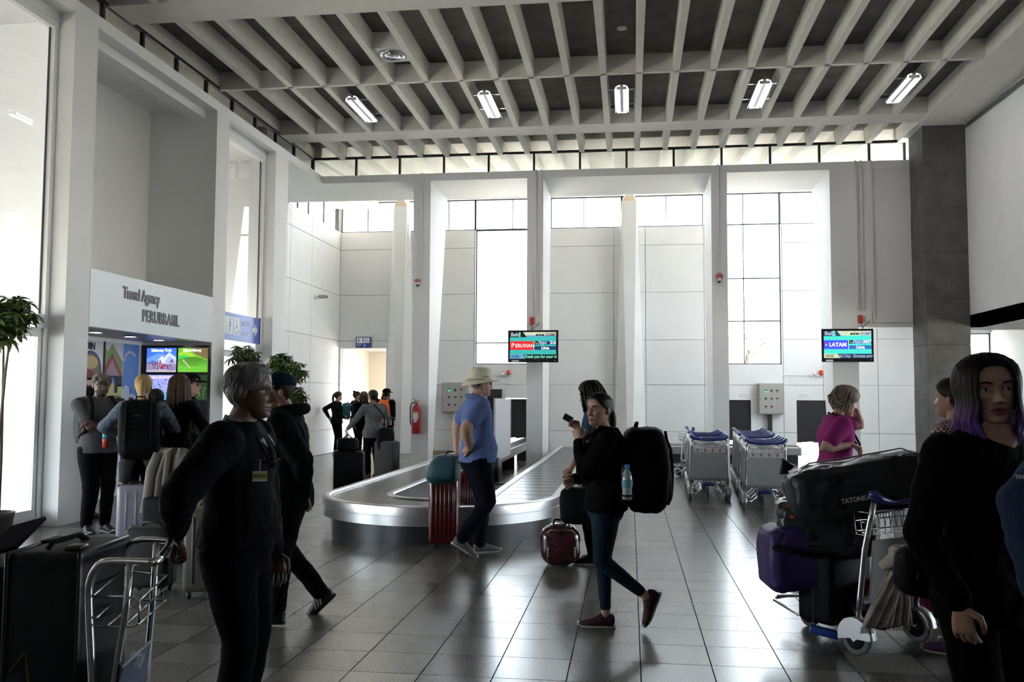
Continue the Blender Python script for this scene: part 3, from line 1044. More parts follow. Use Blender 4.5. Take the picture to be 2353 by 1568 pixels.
ts = empty('toilet_sign', (-7.5, 23.93, 2.87), 0, 'small blue toilet sign above the corridor opening', 'sign')
MB().box(0, .43, 0, .03, 0, .29).build('board', M_signblue, ts)
it = []
pictograms(it, .03, .125, .145, M_signwhite, M_signblue)
it.append((M_signwhite, [(.24, .10), (.26, .10), (.26, .06), (.28, .06), (.25, .025), (.22, .06), (.24, .06)], 1))
sb = pic('pictogram_print', ts, (0, -.0005, 0), (1, 0, 0), (0, -1, 0), it)
text('sign_text', 'SS. HH.', .045, (.03, -.004, .085), (PI / 2, 0, 0), M_signwhite, sb, .0004, 0.001, 'LEFT')
text('sign_text', 'Toilets', .03, (.03, -.004, .04), (PI / 2, 0, 0), M_signwhite, sb, .0004, 0.0, 'LEFT')

bs = empty('toilet_banner', (-6.80, 14.05, 2.48), 0, 'blue toilet sign with arrow across the narrow glazed bay', 'sign')
MB().box(-.015, .015, 0, 1.72, 0, .47).build('board', M_signblue2, bs)
it = []
pictograms(it, .12, .1, .30, M_signwhite, M_signblue2)
it.append((M_signwhite, [(1.42, .20), (1.52, .20), (1.52, .12), (1.64, .24), (1.52, .36), (1.52, .28), (1.42, .28)], 1))
sb = pic('pictogram_print', bs, (.0155, 0, 0), (0, 1, 0), (1, 0, 0), it)
text('sign_text', 'SS. HH.', .13, (.02, .96, .32), (PI / 2, 0, PI / 2), M_signwhite, sb, .0004, 0.001, 'LEFT', .9)
text('sign_text', 'Toilets', .11, (.02, .96, .15), (PI / 2, 0, PI / 2), M_signwhite, sb, .0004, 0.001, 'LEFT', .9)
MB().box(-.02, .02, 1.72, 1.75, 0, .48).build('edge_strip', M_black, bs)

# ------------------------------------------------------------------ travel agency kiosk
ag = empty('agency_sign', (-6.62, 10.22, 2.37), 0, 'long white Travel Agency sign board over the kiosk', 'sign')
MB().box(-.10, .025, 0, 3.28, 0, .72).build('board', mat('sign_board_white', (.72, .76, .80), .35), ag)
M_slate = mat('slate_letters', (.16, .165, .17), .5)
text('lettering', 'Travel Agency', .215, (.03, .72, .50), (PI / 2, 0, PI / 2), M_slate, ag, .006, .007, 'LEFT', .74)
text('lettering', 'PERUBRASIL', .225, (.03, 1.20, .235), (PI / 2, 0, PI / 2), M_slate, ag, .006, .006, 'LEFT', .80, 1.05)
for y, lb in ((11.28, 'left oval downlight glowing in the kiosk ceiling'), (12.14, 'middle oval downlight glowing in the kiosk ceiling'), (12.93, 'right oval downlight glowing in the kiosk ceiling')):
    d = empty('downlight', (-7.18, y, 2.38), 0, lb, 'ceiling light', 'kiosk downlights')
    MB().lathe([(.085, 0), (.10, -.004), (.105, -.012), (.08, -.012)], (0, 0, 0), 24, cap=False).build('trim_ring', M_chrome, d)
    MB().lathe([(.001, -.008), (.08, -.008), (.08, -.002)], (0, 0, 0), 24).build('lamp_face', mat('downlight_glow', (.95, .9, 1.0), .4, emit=9.0), d)


def P_(n, c, r=.6):
    return mat('print_' + n, c, r)


pp = empty('poster_wall', (-7.745, 11.55, .9), 0, 'wall of printed mountain and valley posters inside the kiosk', 'poster')
H = 1.42
MB().box(-.012, 0, 0, 1.84, -.3, H).build('backing', P_('palegrey', (.55, .57, .60)), pp)
it = [(P_('palegrey', (.55, .57, .60)), rect(0, .84, 0, H), 0)]
it += [(P_('navy', (.03, .06, .20)), ellp(.52, .98, .27, .29, 30), 1), (P_('brown', (.20, .13, .07)), ellp(.52, .98, .235, .255, 28), 2), (P_('tan', (.42, .33, .18)), ellp(.52, 1.10, .18, .10, 16), 3), (P_('maroon', (.16, .05, .05)), ellp(.48, .92, .14, .08, 12), 3), (P_('sand', (.5, .36, .24)), ellp(.56, .82, .14, .06, 12), 3)]
it += [(P_('navy', (.03, .06, .20)), [(.50, .62), (.58, .66), (.66, .36)], 1), (P_('steelblue', (.10, .15, .25)), [(.3, .3), (.5, .26), (.56, .28), (.36, .34)], 1), (P_('steelblue', (.10, .15, .25)), [(.48, .2), (.7, .17), (.74, .2), (.54, .24)], 1)]
# rainbow mountain strip
a, b = .86, 1.34
it += [(P_('cloud', (.45, .48, .55)), rect(a, b, .88, H), 1), (P_('olive', (.22, .22, .08)), [(a, .88), (a, 1.36), (a + .08, 1.27), (a + .20, 1.40), (b, 1.14), (b, .88)], 2), (P_('green', (.15, .30, .10)), [(a, .9), (a, 1.16), (a + .20, 1.32), (b, 1.0), (b, .9)], 3), (P_('rust', (.26, .06, .06)), [(a, .9), (a, 1.04), (a + .20, 1.27), (b, .93), (b, .88)], 4), (P_('mauve', (.30, .22, .26)), [(a + .02, .9), (a + .20, 1.16), (b - .06, .9)], 5), (P_('crowd', (.025, .03, .05)), rect(a, b, .76, .92), 6), (P_('yellow', (.48, .44, .14)), rect(a, b, .56, .78), 6), (P_('path', (.46, .42, .2)), [(a + .1, .62), (b - .12, .62), (a + .30, .86), (a + .22, .86)], 7), (P_('skyp', (.10, .22, .45)), rect(a + .20, a + .25, .80, .89), 8), (P_('crowd', (.025, .03, .05)), rect(a + .27, a + .36, .66, .9), 8), (P_('crowd', (.025, .03, .05)), rect(a + .03, a + .12, .66, .84), 8), (P_('navy', (.03, .06, .20)), rect(a, b, 0, .54), 1), (P_('lake', (.06, .18, .45)), [(a, 0), (b, 0), (b, .28), (a, .22)], 2), (P_('slope', (.14, .15, .14)), [(a, .26), (a + .2, .44), (b, .3), (b, .54), (a, .54)], 2)]
# paraglider strip
a, b = 1.36, 1.80
it += [(P_('bluesky', (.10, .21, .46)), rect(a, b, .56, H), 1)]
for q in range(9):
    t0, t1 = 2.9 - q * .24, 2.9 - (q + 1) * .24
    it.append((P_('canopy', (.42, .30, .34)) if q % 2 else P_('canopy2', (.5, .45, .5)), [(1.56 + r * math.cos(t), 1.10 + 1.1 * r * math.sin(t)) for r, t in ((.20, t0), (.20, t1), (.165, t1), (.165, t0))], 2))
it += [(P_('snow', (.42, .48, .55)), [(a, .56), (a, .72), (a + .08, .78), (a + .16, .76), (a + .24, .66), (b, .6), (b, .56)], 2), (P_('crowd', (.025, .03, .05)), ellp(a + .22, .68, .02, .05, 8), 3), (P_('desert', (.32, .25, .18)), rect(a, b, .2, .54), 1), (P_('bluesky', (.10, .21, .46)), [(a, .54), (a, .46), (b, .54)], 2), (P_('stone', (.10, .10, .11)), rect(a, b, -.0, .2), 1)]
sb = pic('poster_print', pp, (.001, 0, 0), (0, 1, 0), (1, 0, 0), it)
text('poster_text', 'JORDIN', .15, (.012, .38, 1.33), (PI / 2, 0, PI / 2), M_ink, sb, .0004, .004, 'CENTER', .9)
text('poster_text', 'WAYNA WINICUNCA', .05, (.012, 1.10, .60), (PI / 2, 0, PI / 2), P_('crowd', (.025, .03, .05)), sb, .0004, .001, 'CENTER', .85)
MB().box(0, .02, .83, .86, 0, H).build('divider', M_black, pp)

# wall of four screens on the far side of the kiosk
sw_ = empty('screen_wall', (-7.70, 13.42, .95), 0, 'black panel of four glowing photo screens in the kiosk', 'television')
MB().box(-.03, 1.10, 0, .07, 0, 1.37).build('black_panel', M_tvblack, sw_)


def G(n, c, s=1.0):
    return em('glow_' + n, c, s)


def scr(u, z, w, h, items):
    s = pic('photo_screen', sw_, (u, -.002, z), (1, 0, 0), (0, -1, 0), items)
    return s


w_, h_ = .50, .385
s1 = [(G('sky', (.05, .16, .62)), rect(0, w_, 0, h_), 0), (G('sky2', (.14, .30, .75)), [(0, .15), (w_, .10), (w_, .26), (.2, .3), (0, .22)], 1), (G('snow', (.55, .62, .85)), [(.14, .15), (.26, .26), (.30, .23), (.38, .32), (w_, .22), (w_, .12)], 2), (G('snow2', (.32, .42, .72)), [(.3, .15), (.38, .26), (w_, .19), (w_, .1)], 3), (G('mtn', (.10, .13, .38)), [(0, .14), (.10, .19), (.2, .15), (.3, .13), (0, .1)], 3), (G('ground', (.26, .22, .34)), rect(0, w_, 0, .13), 4), (G('ground2', (.42, .36, .42)), [(0, 0), (w_, 0), (w_, .03), (.2, .05), (0, .03)], 5)]
random.seed(3)
for q in range(46):
    x, z = random.gauss(.27, .085), abs(random.gauss(0, .055)) + .055
    if .1 < x < .45:
        s1.append((G(['dkred', 'dkblue', 'dkplum', 'rose'][q % 4], [(.28, .02, .05), (.05, .06, .26), (.10, .03, .14), (.5, .15, .2)][q % 4]), ellp(x, z, .012, .02, 7), 6 + q % 3))
s1.append((G('rock', (.2, .17, .36)), ellp(.42, .06, .05, .035, 12), 7))
p1_ = scr(.055, .945, w_, h_, s1)
text('screen_caption', 'Salkantay Trek', .06, (.055 + w_ / 2, -.012, .945 + .345), (PI / 2, 0, 0), G('capwhite', (.9, .85, .9), 1.3), p1_, .0004, .002, 'CENTER', .95)
s2 = [(G('meadow', (.16, .42, .02)), rect(0, w_, 0, h_), 0), (G('brownhill', (.16, .12, .05)), [(.22, h_), (w_, h_), (w_, .2), (.38, .25), (.26, .30)], 1), (G('lime', (.30, .55, .03)), [(0, .3), (.12, .34), (.22, .3), (.3, .26), (0, .22)], 1), (G('emerald', (.05, .5, .08)), [(0, .26), (.1, .27), (.22, .245), (.05, .2), (0, .21)], 2)]
for q in range(8):
    rx = .29 - q * .033
    s2.append((G('terrace_dark', (.035, .11, .01)), ellp(.23, .115 - q * .004, rx, rx * .42, 30), 3 + 2 * q))
    s2.append((G('terrace_a' if q % 2 else 'terrace_b', (.17, .45, .02) if q % 2 else (.10, .46, .06)), ellp(.23, .108 - q * .004, rx - .004, rx * .40, 30), 4 + 2 * q))
s2 = [(m, [(min(max(u, 0), w_), min(max(v_, 0), h_)) for u, v_ in p], l) for m, p, l in s2]
s2.append((G('trail', (.6, .5, .4)), [(.08, .2), (.1, .2), (.22, .07), (.2, .07)], 30))
p2_ = scr(.585, .945, w_, h_, s2)
text('screen_caption', 'Maras Moray', .06, (.585 + w_ / 2, -.03, .945 + .345), (PI / 2, 0, 0), G('capwhite', (.9, .85, .9), 1.3), p2_, .0004, .002, 'CENTER', .95)
h2 = .40
s3 = [(G('icesky', (.30, .34, .75)), rect(0, w_, 0, h2), 0)]
for q in range(60):
    x, z = random.uniform(.02, .48), random.uniform(.16, .36)
    s3.append((G(['ice', 'iceblue', 'icedark'][q % 3], [(.5, .55, .85), (.16, .2, .6), (.08, .09, .3)][q % 3]), [(min(max(x + random.uniform(-.035, .035), 0), w_), z + random.uniform(-.02, .02)) for _ in range(3)], 1 + q % 3))
s3 += [(G('moraine', (.16, .11, .15)), [(0, .22), (.2, .15), (.3, .1), (w_, .18), (w_, 0), (0, 0)], 5), (G('lagoon', (.04, .30, .75)), ellp(.27, .055, .19, .06, 26), 6), (G('lagoon2', (.16, .5, .85)), [(.2, .06), (.3, .11), (.38, .09), (.34, .03)], 7)]
p3_ = scr(.055, .50, w_, h2, s3)
text('screen_caption', 'Laguna Humantay', .055, (.055 + w_ / 2, -.012, .50 + .365), (PI / 2, 0, 0), G('cappink', (.75, .5, .6), 1.1), p3_, .0004, .002, 'CENTER', .9)
s4 = [(G('forest', (.02, .05, .015), .8), rect(0, w_, 0, h2), 0)]
for q in range(50):
    x, z = random.uniform(.03, .47), random.uniform(.03, .37)
    s4.append((G(['leafd', 'leafm', 'leafl'][q % 3], [(.015, .06, .01), (.06, .14, .03), (.14, .2, .06)][q % 3], .8), ellp(x, z, .02, .014, 6), 1 + q % 3))
scr(.585, .50, w_, h2, s4)
def at(px, py, Y):
    d = rt2 * ((px - 1176.5) / FPX) + dn2 * ((py - 784) / FPX) + fw
    return V((0, 0, CAMH)) + d * (Y / d.y)


def atz(px, py, Z):
    d = rt2 * ((px - 1176.5) / FPX) + dn2 * ((py - 784) / FPX) + fw
    return V((0, 0, CAMH)) + d * ((Z - CAMH) / d.z)


# ------------------------------------------------------------------ baggage carousel
M_belt = mat('dark_belt_plate', (.045, .047, .052), .24, .2, var=.35, scale=3)
M_plinth = mat('dark_plinth', (.055, .055, .058), .28, .6)
car = empty('baggage_carousel', (-2.18, 10.4, 0), 0, 'low steel baggage carousel with a rounded front end', 'conveyor')
YE = 10.6  # arm length
RO, RI = 1.375, 0.565


def station(s):
    # s in metres along a centre line of radius .97 ; returns function r -> (x, y)
    R = .97
    if s < YE:
        return lambda r: (-r, YE - s)
    s -= YE
    if s < PI * R:
        a = PI + s / R
        return lambda r: (r * math.cos(a), r * math.sin(a))
    s -= PI * R
    return lambda r: (r, s)


STOT = 2 * YE + PI * .97
STS = [0, YE * .5] + [YE + PI * .97 * k / 36 for k in range(37)] + [YE + PI * .97 + YE * .5, STOT]


def sweep(name, prof, m):
    mb = MB()
    rings = []
    for s in STS:
        f = station(min(s, STOT - 1e-4))
        rings.append([V((*f(r), z)) for r, z in prof])
    n = len(prof)
    vs = [p for r_ in rings for p in r_]
    fs = [(i * n + j, i * n + j + 1, (i + 1) * n + j + 1, (i + 1) * n + j) for i in range(len(rings) - 1) for j in range(n - 1)]
    mb.add(vs, fs, 0, True)
    o = mb.build(name, m, car)
    md = o.modifiers.new('es', 'EDGE_SPLIT')
    md.split_angle = math.radians(35)
    return o


sweep('outer_rim', [(1.285, .385), (1.30, .405), (1.345, .41), (1.375, .395), (1.378, .385), (1.378, .30), (1.384, .298), (1.384, .20), (1.30, .19)], M_steel)
sweep('plinth', [(1.30, .2), (1.295, 0)], M_plinth)
sweep('inner_rim', [(.655, .385), (.64, .40), (.575, .40), (.56, .385), (.56, 0)], M_steel)
npl = 58
for k in range(npl):
    s0, s1 = STOT * k / npl, STOT * (k + 1) / npl + .03
    mb = MB()
    top, bot = [], []
    for i in range(5):
        s = s0 + (s1 - s0) * i / 4
        bow = 0
        f0 = station(min(s, STOT - 1e-4))
        zz_ = .380 + .002 * (1 - i / 4)
        top.append([V((*f0(r), zz_)) for r in (.65, .80, .97, 1.14, 1.29)])
    vs = [p for r_ in top for p in r_]
    fs = [(i * 5 + j, i * 5 + j + 1, (i + 1) * 5 + j + 1, (i + 1) * 5 + j) for i in range(4) for j in range(4)]
    mb.add(vs, fs)
    mb.add([top[0][0], top[0][-1], top[0][-1] - V((0, 0, .003)), top[0][0] - V((0, 0, .003))], [(0, 1, 2, 3)])
    mb.build('belt_plate', M_belt, car)

fc = empty('feed_conveyor', (-2.57, 16, 0), 0, 'narrow feed conveyor with a white guard panel inside the carousel', 'conveyor')
MB().box(-.15, .15, -.1, 7.95, .40, .44).build('feed_belt', M_belt, fc)
for s in (-1, 1):
    MB().box(s * .165 - .012, s * .165 + .012, -.1, 7.95, .30, .47).build('side_rail', M_steel, fc)
MB().box(.16, .185, -.1, 2.0, .37, 1.49).build('guard_panel', mat('guard_white', (.62, .64, .68), .4), fc)
MB().box(.158, .187, 1.97, 2.0, .37, 1.49).build('panel_trim', M_alu, fc)
pst = MB().cyl((.33 - .1, -.3, 0.03), (.23, -.3, .46), .055, 14)
pst.build('post', M_black, fc)
MB().lathe([(.001, 0), (.15, 0), (.15, .02), (.06, .035)], (.23, -.3, 0), 20).build('post_base', M_black, fc)
for y in (3.0, 5.5, 7.5):
    MB().box(-.13, .13, y - .03, y + .03, 0, .40).build('leg', M_black, fc)
hd = empty('belt_hood', (-2.97, 19.6, 0), 0, 'black hood box above the left belt arm', 'machine')
MB().box(-.17, .17, 0, .5, 1.50, 1.70).build('hood', M_black, hd)
MB().box(.17, .175, 0, .5, 1.50, 1.70).build('side_plate', M_steel, hd)
MB().box(-.16, -.02, .02, .08, .415, 1.50).build('hanging_flap', M_dark, hd)

b2 = empty('second_carousel', (0.35, 21.55, 0), 0, 'far baggage belt seen between the people and carts', 'conveyor')
MB().rbox(0, 3.6, 0, .9, .2, .40, .03, 2, smooth=False).build('rim', M_steel, b2)
MB().box(.05, 3.55, .08, .82, .40, .415).build('belt_plate', M_belt, b2)
MB().box(.08, 3.52, .1, .8, 0, .2).build('plinth', M_plinth, b2)

# ------------------------------------------------------------------ luggage carts
M_cblue = mat('cart_blue', (.02, .035, .20), .3, coat=.3)
M_ctube = mat('cart_tube', (.56, .57, .58), .25, 1.0)
M_cpanel = mat('cart_panel_grey', (.36, .37, .37), .5, var=.08, scale=6)
M_wheel = mat('grey_tyre', (.15, .15, .145), .6)
M_hub = mat('black_hub', (.02, .02, .02), .5)
M_fender = mat('cast_fender', (.36, .37, .38), .42, .9)


def wheel(r, w, parent, loc, rz=0.0):
    wm = MB()
    wm.lathe([(r * .55, -w / 2), (r * .9, -w / 2), (r, -w * .3), (r, w * .3), (r * .9, w / 2), (r * .55, w / 2)], (0, 0, 0), 20, 0, Matrix.Rotation(PI / 2, 3, 'Y'))
    wh = wm.build('wheel', M_wheel, parent)
    wh.location = loc
    wh.rotation_euler = (0, 0, rz)
    hm = MB().lathe([(.001, -w * .53), (r * .68, -w * .53), (r * .68, w * .53), (.001, w * .53)], (0, 0, 0), 14, 0, Matrix.Rotation(PI / 2, 3, 'Y'))
    hm.lathe([(.001, -w * .62), (r * .16, -w * .6), (r * .16, w * .6), (.001, w * .62)], (0, 0, 0), 10, 1, Matrix.Rotation(PI / 2, 3, 'Y'))
    hm.build('hub', [M_hub, M_ctube], wh)
    return wh


def make_cart(plate=True):
    c = empty('luggage_cart')
    for s in (-1, 1):
        MB().tube([(s * .275, 0, .15), (s * .27, -.015, .35), (s * .262, -.045, .62), (s * .255, -.085, .80), (s * .25, -.11, .91)], .0195, 10).build('upright', M_ctube, c)
        wheel(.10, .035, c, (s * .285, 0, .10))
        # cast fender: half shell over the wheel
        fm = MB()
        rings = []
        for k in range(9):
            a = math.radians(-20 + k * 25)
            rings.append([V((s * .285 + q, .118 * math.cos(a) * e, .105 + .118 * math.sin(a) * e)) for q, e in ((-.033, .82), (-.03, 1.0), (.03, 1.0), (.033, .82))])
        fm.loft(rings, cap=False, close=False)
        fm.prism([(.022, .098), (.116 * math.cos(-.25), .105 + .116 * math.sin(-.25))] + [(.116 * math.cos(a_), .105 + .116 * math.sin(a_)) for a_ in [PI * q / 12 for q in range(1, 12)]] + [(-.116, .105), (-.022, .098), (0, .078)], 0, s * .285 + s * .028, s * .285 + s * .034)
        fm.build('fender', M_fender, c)
    hb = MB().tube([(-.285, -.10, .965), (-.262, -.12, .955), (-.22, -.135, .925), (-.12, -.14, .905), (.12, -.14, .905), (.22, -.135, .925), (.262, -.12, .955), (.285, -.10, .965)], [.012, .030, .026, .017, .017, .026, .030, .012], 10)
    hb.build('handle', M_cblue, c)
    # wire basket
    for z, e in ((.84, .0), (.78, -.01), (.72, -.02)):
        MB().tube([(-.245, -.07, z), (-.235, .06 + e, z), (.235, .06 + e, z), (.245, -.07, z)], .0042, 6).build('basket_wire', M_ctube, c)
    for k in range(9):
        x = -.22 + k * .055
        MB().tube([(x, -.09, .84), (x, -.075, .71), (x, -.03, .70), (x, .04, .70), (x, .06, .84)], .0032, 5).build('basket_wire', M_ctube, c)
    MB().tube([(-.25, -.095, .85), (.25, -.095, .85)], .008, 6).build('cross_bar', M_ctube, c)
    if plate:
        sp = MB().box(-.235, .235, -.104, -.100, .715, .785).build('notice_plate', mat('notice_plate', (.50, .51, .50), .4), c)
        it = []
        for k in range(4):
            cx = -.17 + k * .108
            it.append((mat('icon_white', (.7, .7, .68), .5), rect(cx - .042, cx + .042, .722, .778), 0))
            it.append((mat('icon_red', (.40, .03, .03), .5) if k else mat('icon_green', (.10, .22, .12), .5), ellp(cx, .75, .025, .025, 14), 1))
            it.append((mat('icon_white', (.7, .7, .68), .5), ellp(cx, .75, .018, .018, 12), 2))
            it.append((M_ink, rect(cx - .008, cx + .008, .738, .762), 3))
        pic('icon_print', sp, (0, -.1042, 0), (1, 0, 0), (0, -1, 0), it)
    MB().rbox(-.255, .255, -.045, -.032, .33, .69, .006, 1, smooth=False, M=Matrix.Rotation(math.radians(5), 4, 'X')).build('back_panel', M_cpanel, c)
    MB().box(-.262, .262, -.035, .0, .30, .335).build('panel_rail', mat('rail_grey', (.3, .3, .3), .5, .3), c)
    for s in (-1, 1):
        MB().tube([(s * .275, 0, .12), (s * .20, .03, .10), (s * .12, .10, .16), (s * .095, .22, .26), (s * .085, .5, .235), (s * .08, .80, .17)], .0125, 8).build('deck_tube', M_ctube, c)
        MB().tube([(s * .26, .0, .20), (s * .19, .15, .12), (s * .17, .55, .11), (s * .12, .80, .15)], .010, 8).build('deck_tube', M_ctube, c)
    for y, z, hw in ((.25, .25, .17), (.5, .23, .15), (.80, .16, .10)):
        MB().tube([(-hw, y, z), (hw, y, z)], .009, 6).build('deck_bar', M_ctube, c)
    MB().rbox(-.09, .09, .12, .30, .20, .235, .01, 2).build('brake_plate', M_cblue, c)
    MB().box(-.02, .02, .58, .62, .12, .22).build('caster_fork', M_fender, c)
    wheel(.075, .03, c, (0, .60, .075))
    return c


cart0 = make_cart()
first = [True]


def place_cart(x, y, rz, label, group=None):
    if first[0]:
        c = cart0
        first[0] = False
    else:
        c = copy_tree(cart0)
    c.location = (x, y, 0)
    c.rotation_euler = (0, 0, rz)
    tag(c, label, 'luggage cart', group)
    return c


cn = make_cart(False)
cn.location = (1.56, 5.845, 0)
cn.rotation_euler = (0, 0, math.atan2(.62, .78))
tag(cn, 'nearest luggage cart with blue grips, loaded with dark bags', 'luggage cart')
ordn = ['nearest', 'second', 'third', 'fourth', 'fifth', 'sixth', 'seventh', 'eighth', 'ninth', 'tenth', 'eleventh', 'twelfth']
k = 0
for d in (0, .36, .72, 1.08, 2.0, 2.36, 2.72, 3.08, 3.6, 4.1, 4.6):
    place_cart(1.84 + d * .075, 12.74 + d, -.075, ordn[k] + ' empty cart in the right nested cart row', 'empty luggage carts nested in two rows')
    k += 1
k = 0
for d in (0, .34, .68, 1.5, 1.84, 2.18, 2.52):
    place_cart(1.17 + d * .04, 13.74 + d, -.04, ordn[k] + ' empty cart in the left nested cart row', 'empty luggage carts nested in two rows')
    k += 1
place_cart(1.02, 17.55, math.radians(100), 'single empty cart turned sideways behind the left cart row')

# ------------------------------------------------------------------ luggage helpers


def sgnpow(v, e):
    return math.copysign(abs(v) ** e, v)


def soft(size, e1=.45, e2=.45, noise=.0, sag=0.0, nu=28, nv=18, seed=1, mi=0, wr=0.0, wf=9.0):
    """superellipsoid bag, centred, base at z=0"""
    rnd = random.Random(seed)
    ph = [rnd.uniform(0, 6.28) for _ in range(9)]
    a, b, c = size[0] / 2, size[1] / 2, size[2] / 2
    mb = MB()
    vs, fs = [], []
    for i in range(nv + 1):
        t = -PI / 2 + PI * i / nv
        for j in range(nu):
            p = 2 * PI * j / nu
            x = a * sgnpow(math.cos(t), e1) * sgnpow(math.cos(p), e2)
            y = b * sgnpow(math.cos(t), e1) * sgnpow(math.sin(p), e2)
            z = c * sgnpow(math.sin(t), e1)
            if noise:
                k_ = 1 + noise * (math.sin(9 * x / a + ph[0] + 2 * z / c) * .5 + math.sin(7 * z / c + ph[1] + 3 * y / b) * .5 + math.sin(11 * y / b + ph[2] + 4 * x / a) * .4 + math.sin(19 * (x / a + z / c) + ph[3]) * .25)
                x, y, z = x * k_, y * k_, z * k_
            z -= sag * c * (1 - (x / a) ** 2) * max(0, z / c)
            if wr:
                q = V((x * wf + seed, y * wf, z * wf * 1.4))
                rdg = 1 - 2 * abs(MN.noise(q + V((MN.noise(q * .6), 0, MN.noise(q * .5)))))
                d_ = wr * (rdg * .7 + .5 * MN.noise(q * 2.3))
                n_ = V((x / a / a, y / b / b, z / c / c))
                n_.normalize()
                x, y, z = x + n_.x * d_, y + n_.y * d_, z + n_.z * d_
            vs.append(V((x, y, z + c)))
    for i in range(nv):
        for j in range(nu):
            k2 = (j + 1) % nu
            fs.append((i * nu + j, i * nu + k2, (i + 1) * nu + k2, (i + 1) * nu + j))
    mb.add(vs, fs, mi, True)
    return mb


def strap(pts, w, th, parent, m, name='strap', up=None):
    mb = MB()
    pts = [V(p) for p in pts]
    rings = []
    for i, p in enumerate(pts):
        t = (pts[min(i + 1, len(pts) - 1)] - pts[max(i - 1, 0)]).normalized()
        u = V(up) if up else V((0, 0, 1))
        s = t.cross(u)
        if s.length < 1e-4:
            s = t.cross(V((0, 1, 0)))
        s.normalize()
        n = s.cross(t)
        rings.append([p + s * w / 2 + n * th / 2, p - s * w / 2 + n * th / 2, p - s * w / 2 - n * th / 2, p + s * w / 2 - n * th / 2])
    mb.loft(rings, smooth=False)
    return mb.build(name, m, parent)


M_nylon = mat('black_nylon', (.005, .005, .006), .6, spec=.12, bump=.25, bscale=120)
M_nylongrey = mat('charcoal_tarpaulin', (.022, .0235, .026), .42, spec=.35, var=.3, scale=6, bump=.2, bscale=30)
M_strapblk = mat('black_webbing', (.005, .005, .006), .75, spec=.2)
M_plastic_blk = mat('black_plastic', (.012, .012, .013), .35)


def suitcase(name, w, d, h, m, label, loc, rz, ribs=0, handle=0.0, cat='suitcase', group=None, wheels=True, rad=.04, trim=None, hard=True):
    s = empty(name, loc, rz, label, cat, group)
    z0 = .05 if wheels else 0
    MB().rbox(-w / 2, w / 2, -d / 2, d / 2, z0, z0 + h, rad, 3).build('shell', m, s)
    tm = trim or M_plastic_blk
    sm = MB()
    sm.rbox(-w / 2 - .004, w / 2 + .004, -.012, .012, z0 - .002, z0 + h + .004, rad, 2)
    sm.build('zip_seam', tm, s)
    for i in range(ribs):
        x = -w / 2 + w * (i + 1) / (ribs + 1)
        for sd in (-1, 1):
            MB().rbox(x - .012, x + .012, sd * d / 2 - .006, sd * d / 2 + .006, z0 + .06, z0 + h - .06, .005, 1).build('rib', m, s)
    if wheels:
        for sx in (-1, 1):
            for sy in (-1, 1):
                MB().cyl((sx * (w / 2 - .05) - .012, sy * (d / 2 - .04), .026), (sx * (w / 2 - .05) + .012, sy * (d / 2 - .04), .026), .026, 12).box(sx * (w / 2 - .05) - .018, sx * (w / 2 - .05) + .018, sy * (d / 2 - .04) - .015, sy * (d / 2 - .04) + .015, .03, .06).build('wheel', M_hub, s)
    MB().tube([(-.07, 0, z0 + h), (-.065, 0, z0 + h + .025), (.065, 0, z0 + h + .025), (.07, 0, z0 + h)], .011, 8).build('top_handle', tm, s)
    if handle > 0:
        for sx in (-1, 1):
            MB().cyl((sx * .09, d / 2 - .04, z0 + h - .02), (sx * .09, d / 2 - .04, z0 + h + handle), .008, 8).build('pull_rod', M_ctube, s)
        MB().rbox(-.11, .11, d / 2 - .058, d / 2 - .022, z0 + h + handle, z0 + h + handle + .03, .012, 2).build('pull_grip', M_plastic_blk, s)
    return s


# ---- hat man's luggage
M_redcase = mat('red_polycarbonate', (.085, .006, .008), .22, coat=.4)
suitcase('hard_suitcase', .30, .50, .72, M_redcase, 'glossy dark red ribbed suitcase under the teal bag', tuple(atz(1022, 1254, 0)), .12, 6, .0, group='red ribbed suitcases')
suitcase('hard_suitcase', .26, .44, .68, M_redcase, 'second dark red suitcase half hidden behind the hat man', tuple(atz(1068, 1240, 0) + V((.02, .25, 0))), .12, 6, .36, group='red ribbed suitcases')
tb = empty('travel_bag', tuple(at(1018, 1112, 9.0)), .1, 'teal soft travel bag resting on the red suitcase', 'bag')
M_teal = mat('teal_canvas', (.016, .075, .095), .6, bump=.3, bscale=40)
sb_ = soft((.34, .46, .30), .55, .5, .03, seed=4)
for i, p in enumerate(sb_.v):
    k_ = max(0, p[2] - .1)
    sb_.v[i] = (p[0] * (1 - .9 * k_) + .25 * k_, p[1] * (1 - .8 * k_), p[2])
sb_.build('bag_body', M_teal, tb)
MB().tube([(.0, -.06, .27), (.06, -.05, .33), (.12, -.03, .32), (.13, 0, .26)], .008, 6).build('carry_handle', M_strapblk, tb)
MB().box(-.02, .1, -.24, -.232, .05, .06).build('seam', M_strapblk, tb)

# ---- flower bag on the floor and black bag held above it
fl = empty('floral_backpack', tuple(atz(1287, 1300, 0)), .15, 'glossy dark floral backpack standing on the floor', 'bag')
M_floral = mat('floral_vinyl', (.012, .012, .012), .12, col2=(.10, .015, .025), scale=14, bump=.25, bscale=25, coat=.6)
soft((.37, .27, .38), .75, .7, .03, seed=8).build('bag_body', M_floral, fl)
MB().rbox(-.13, .13, -.15, -.10, .05, .2, .03, 3).build('front_pocket', M_floral, fl)
MB().tube([(-.07, 0, .35), (-.05, 0, .41), (.05, 0, .41), (.07, 0, .35)], .011, 8).build('top_handle', M_strapblk, fl)
MB().tube([(-.17, -.04, .25), (-.1, -.12, .33), (.1, -.12, .33), (.17, -.04, .25)], .006, 6).build('zip', mat('metal_zip', (.4, .4, .4), .3, 1), fl)

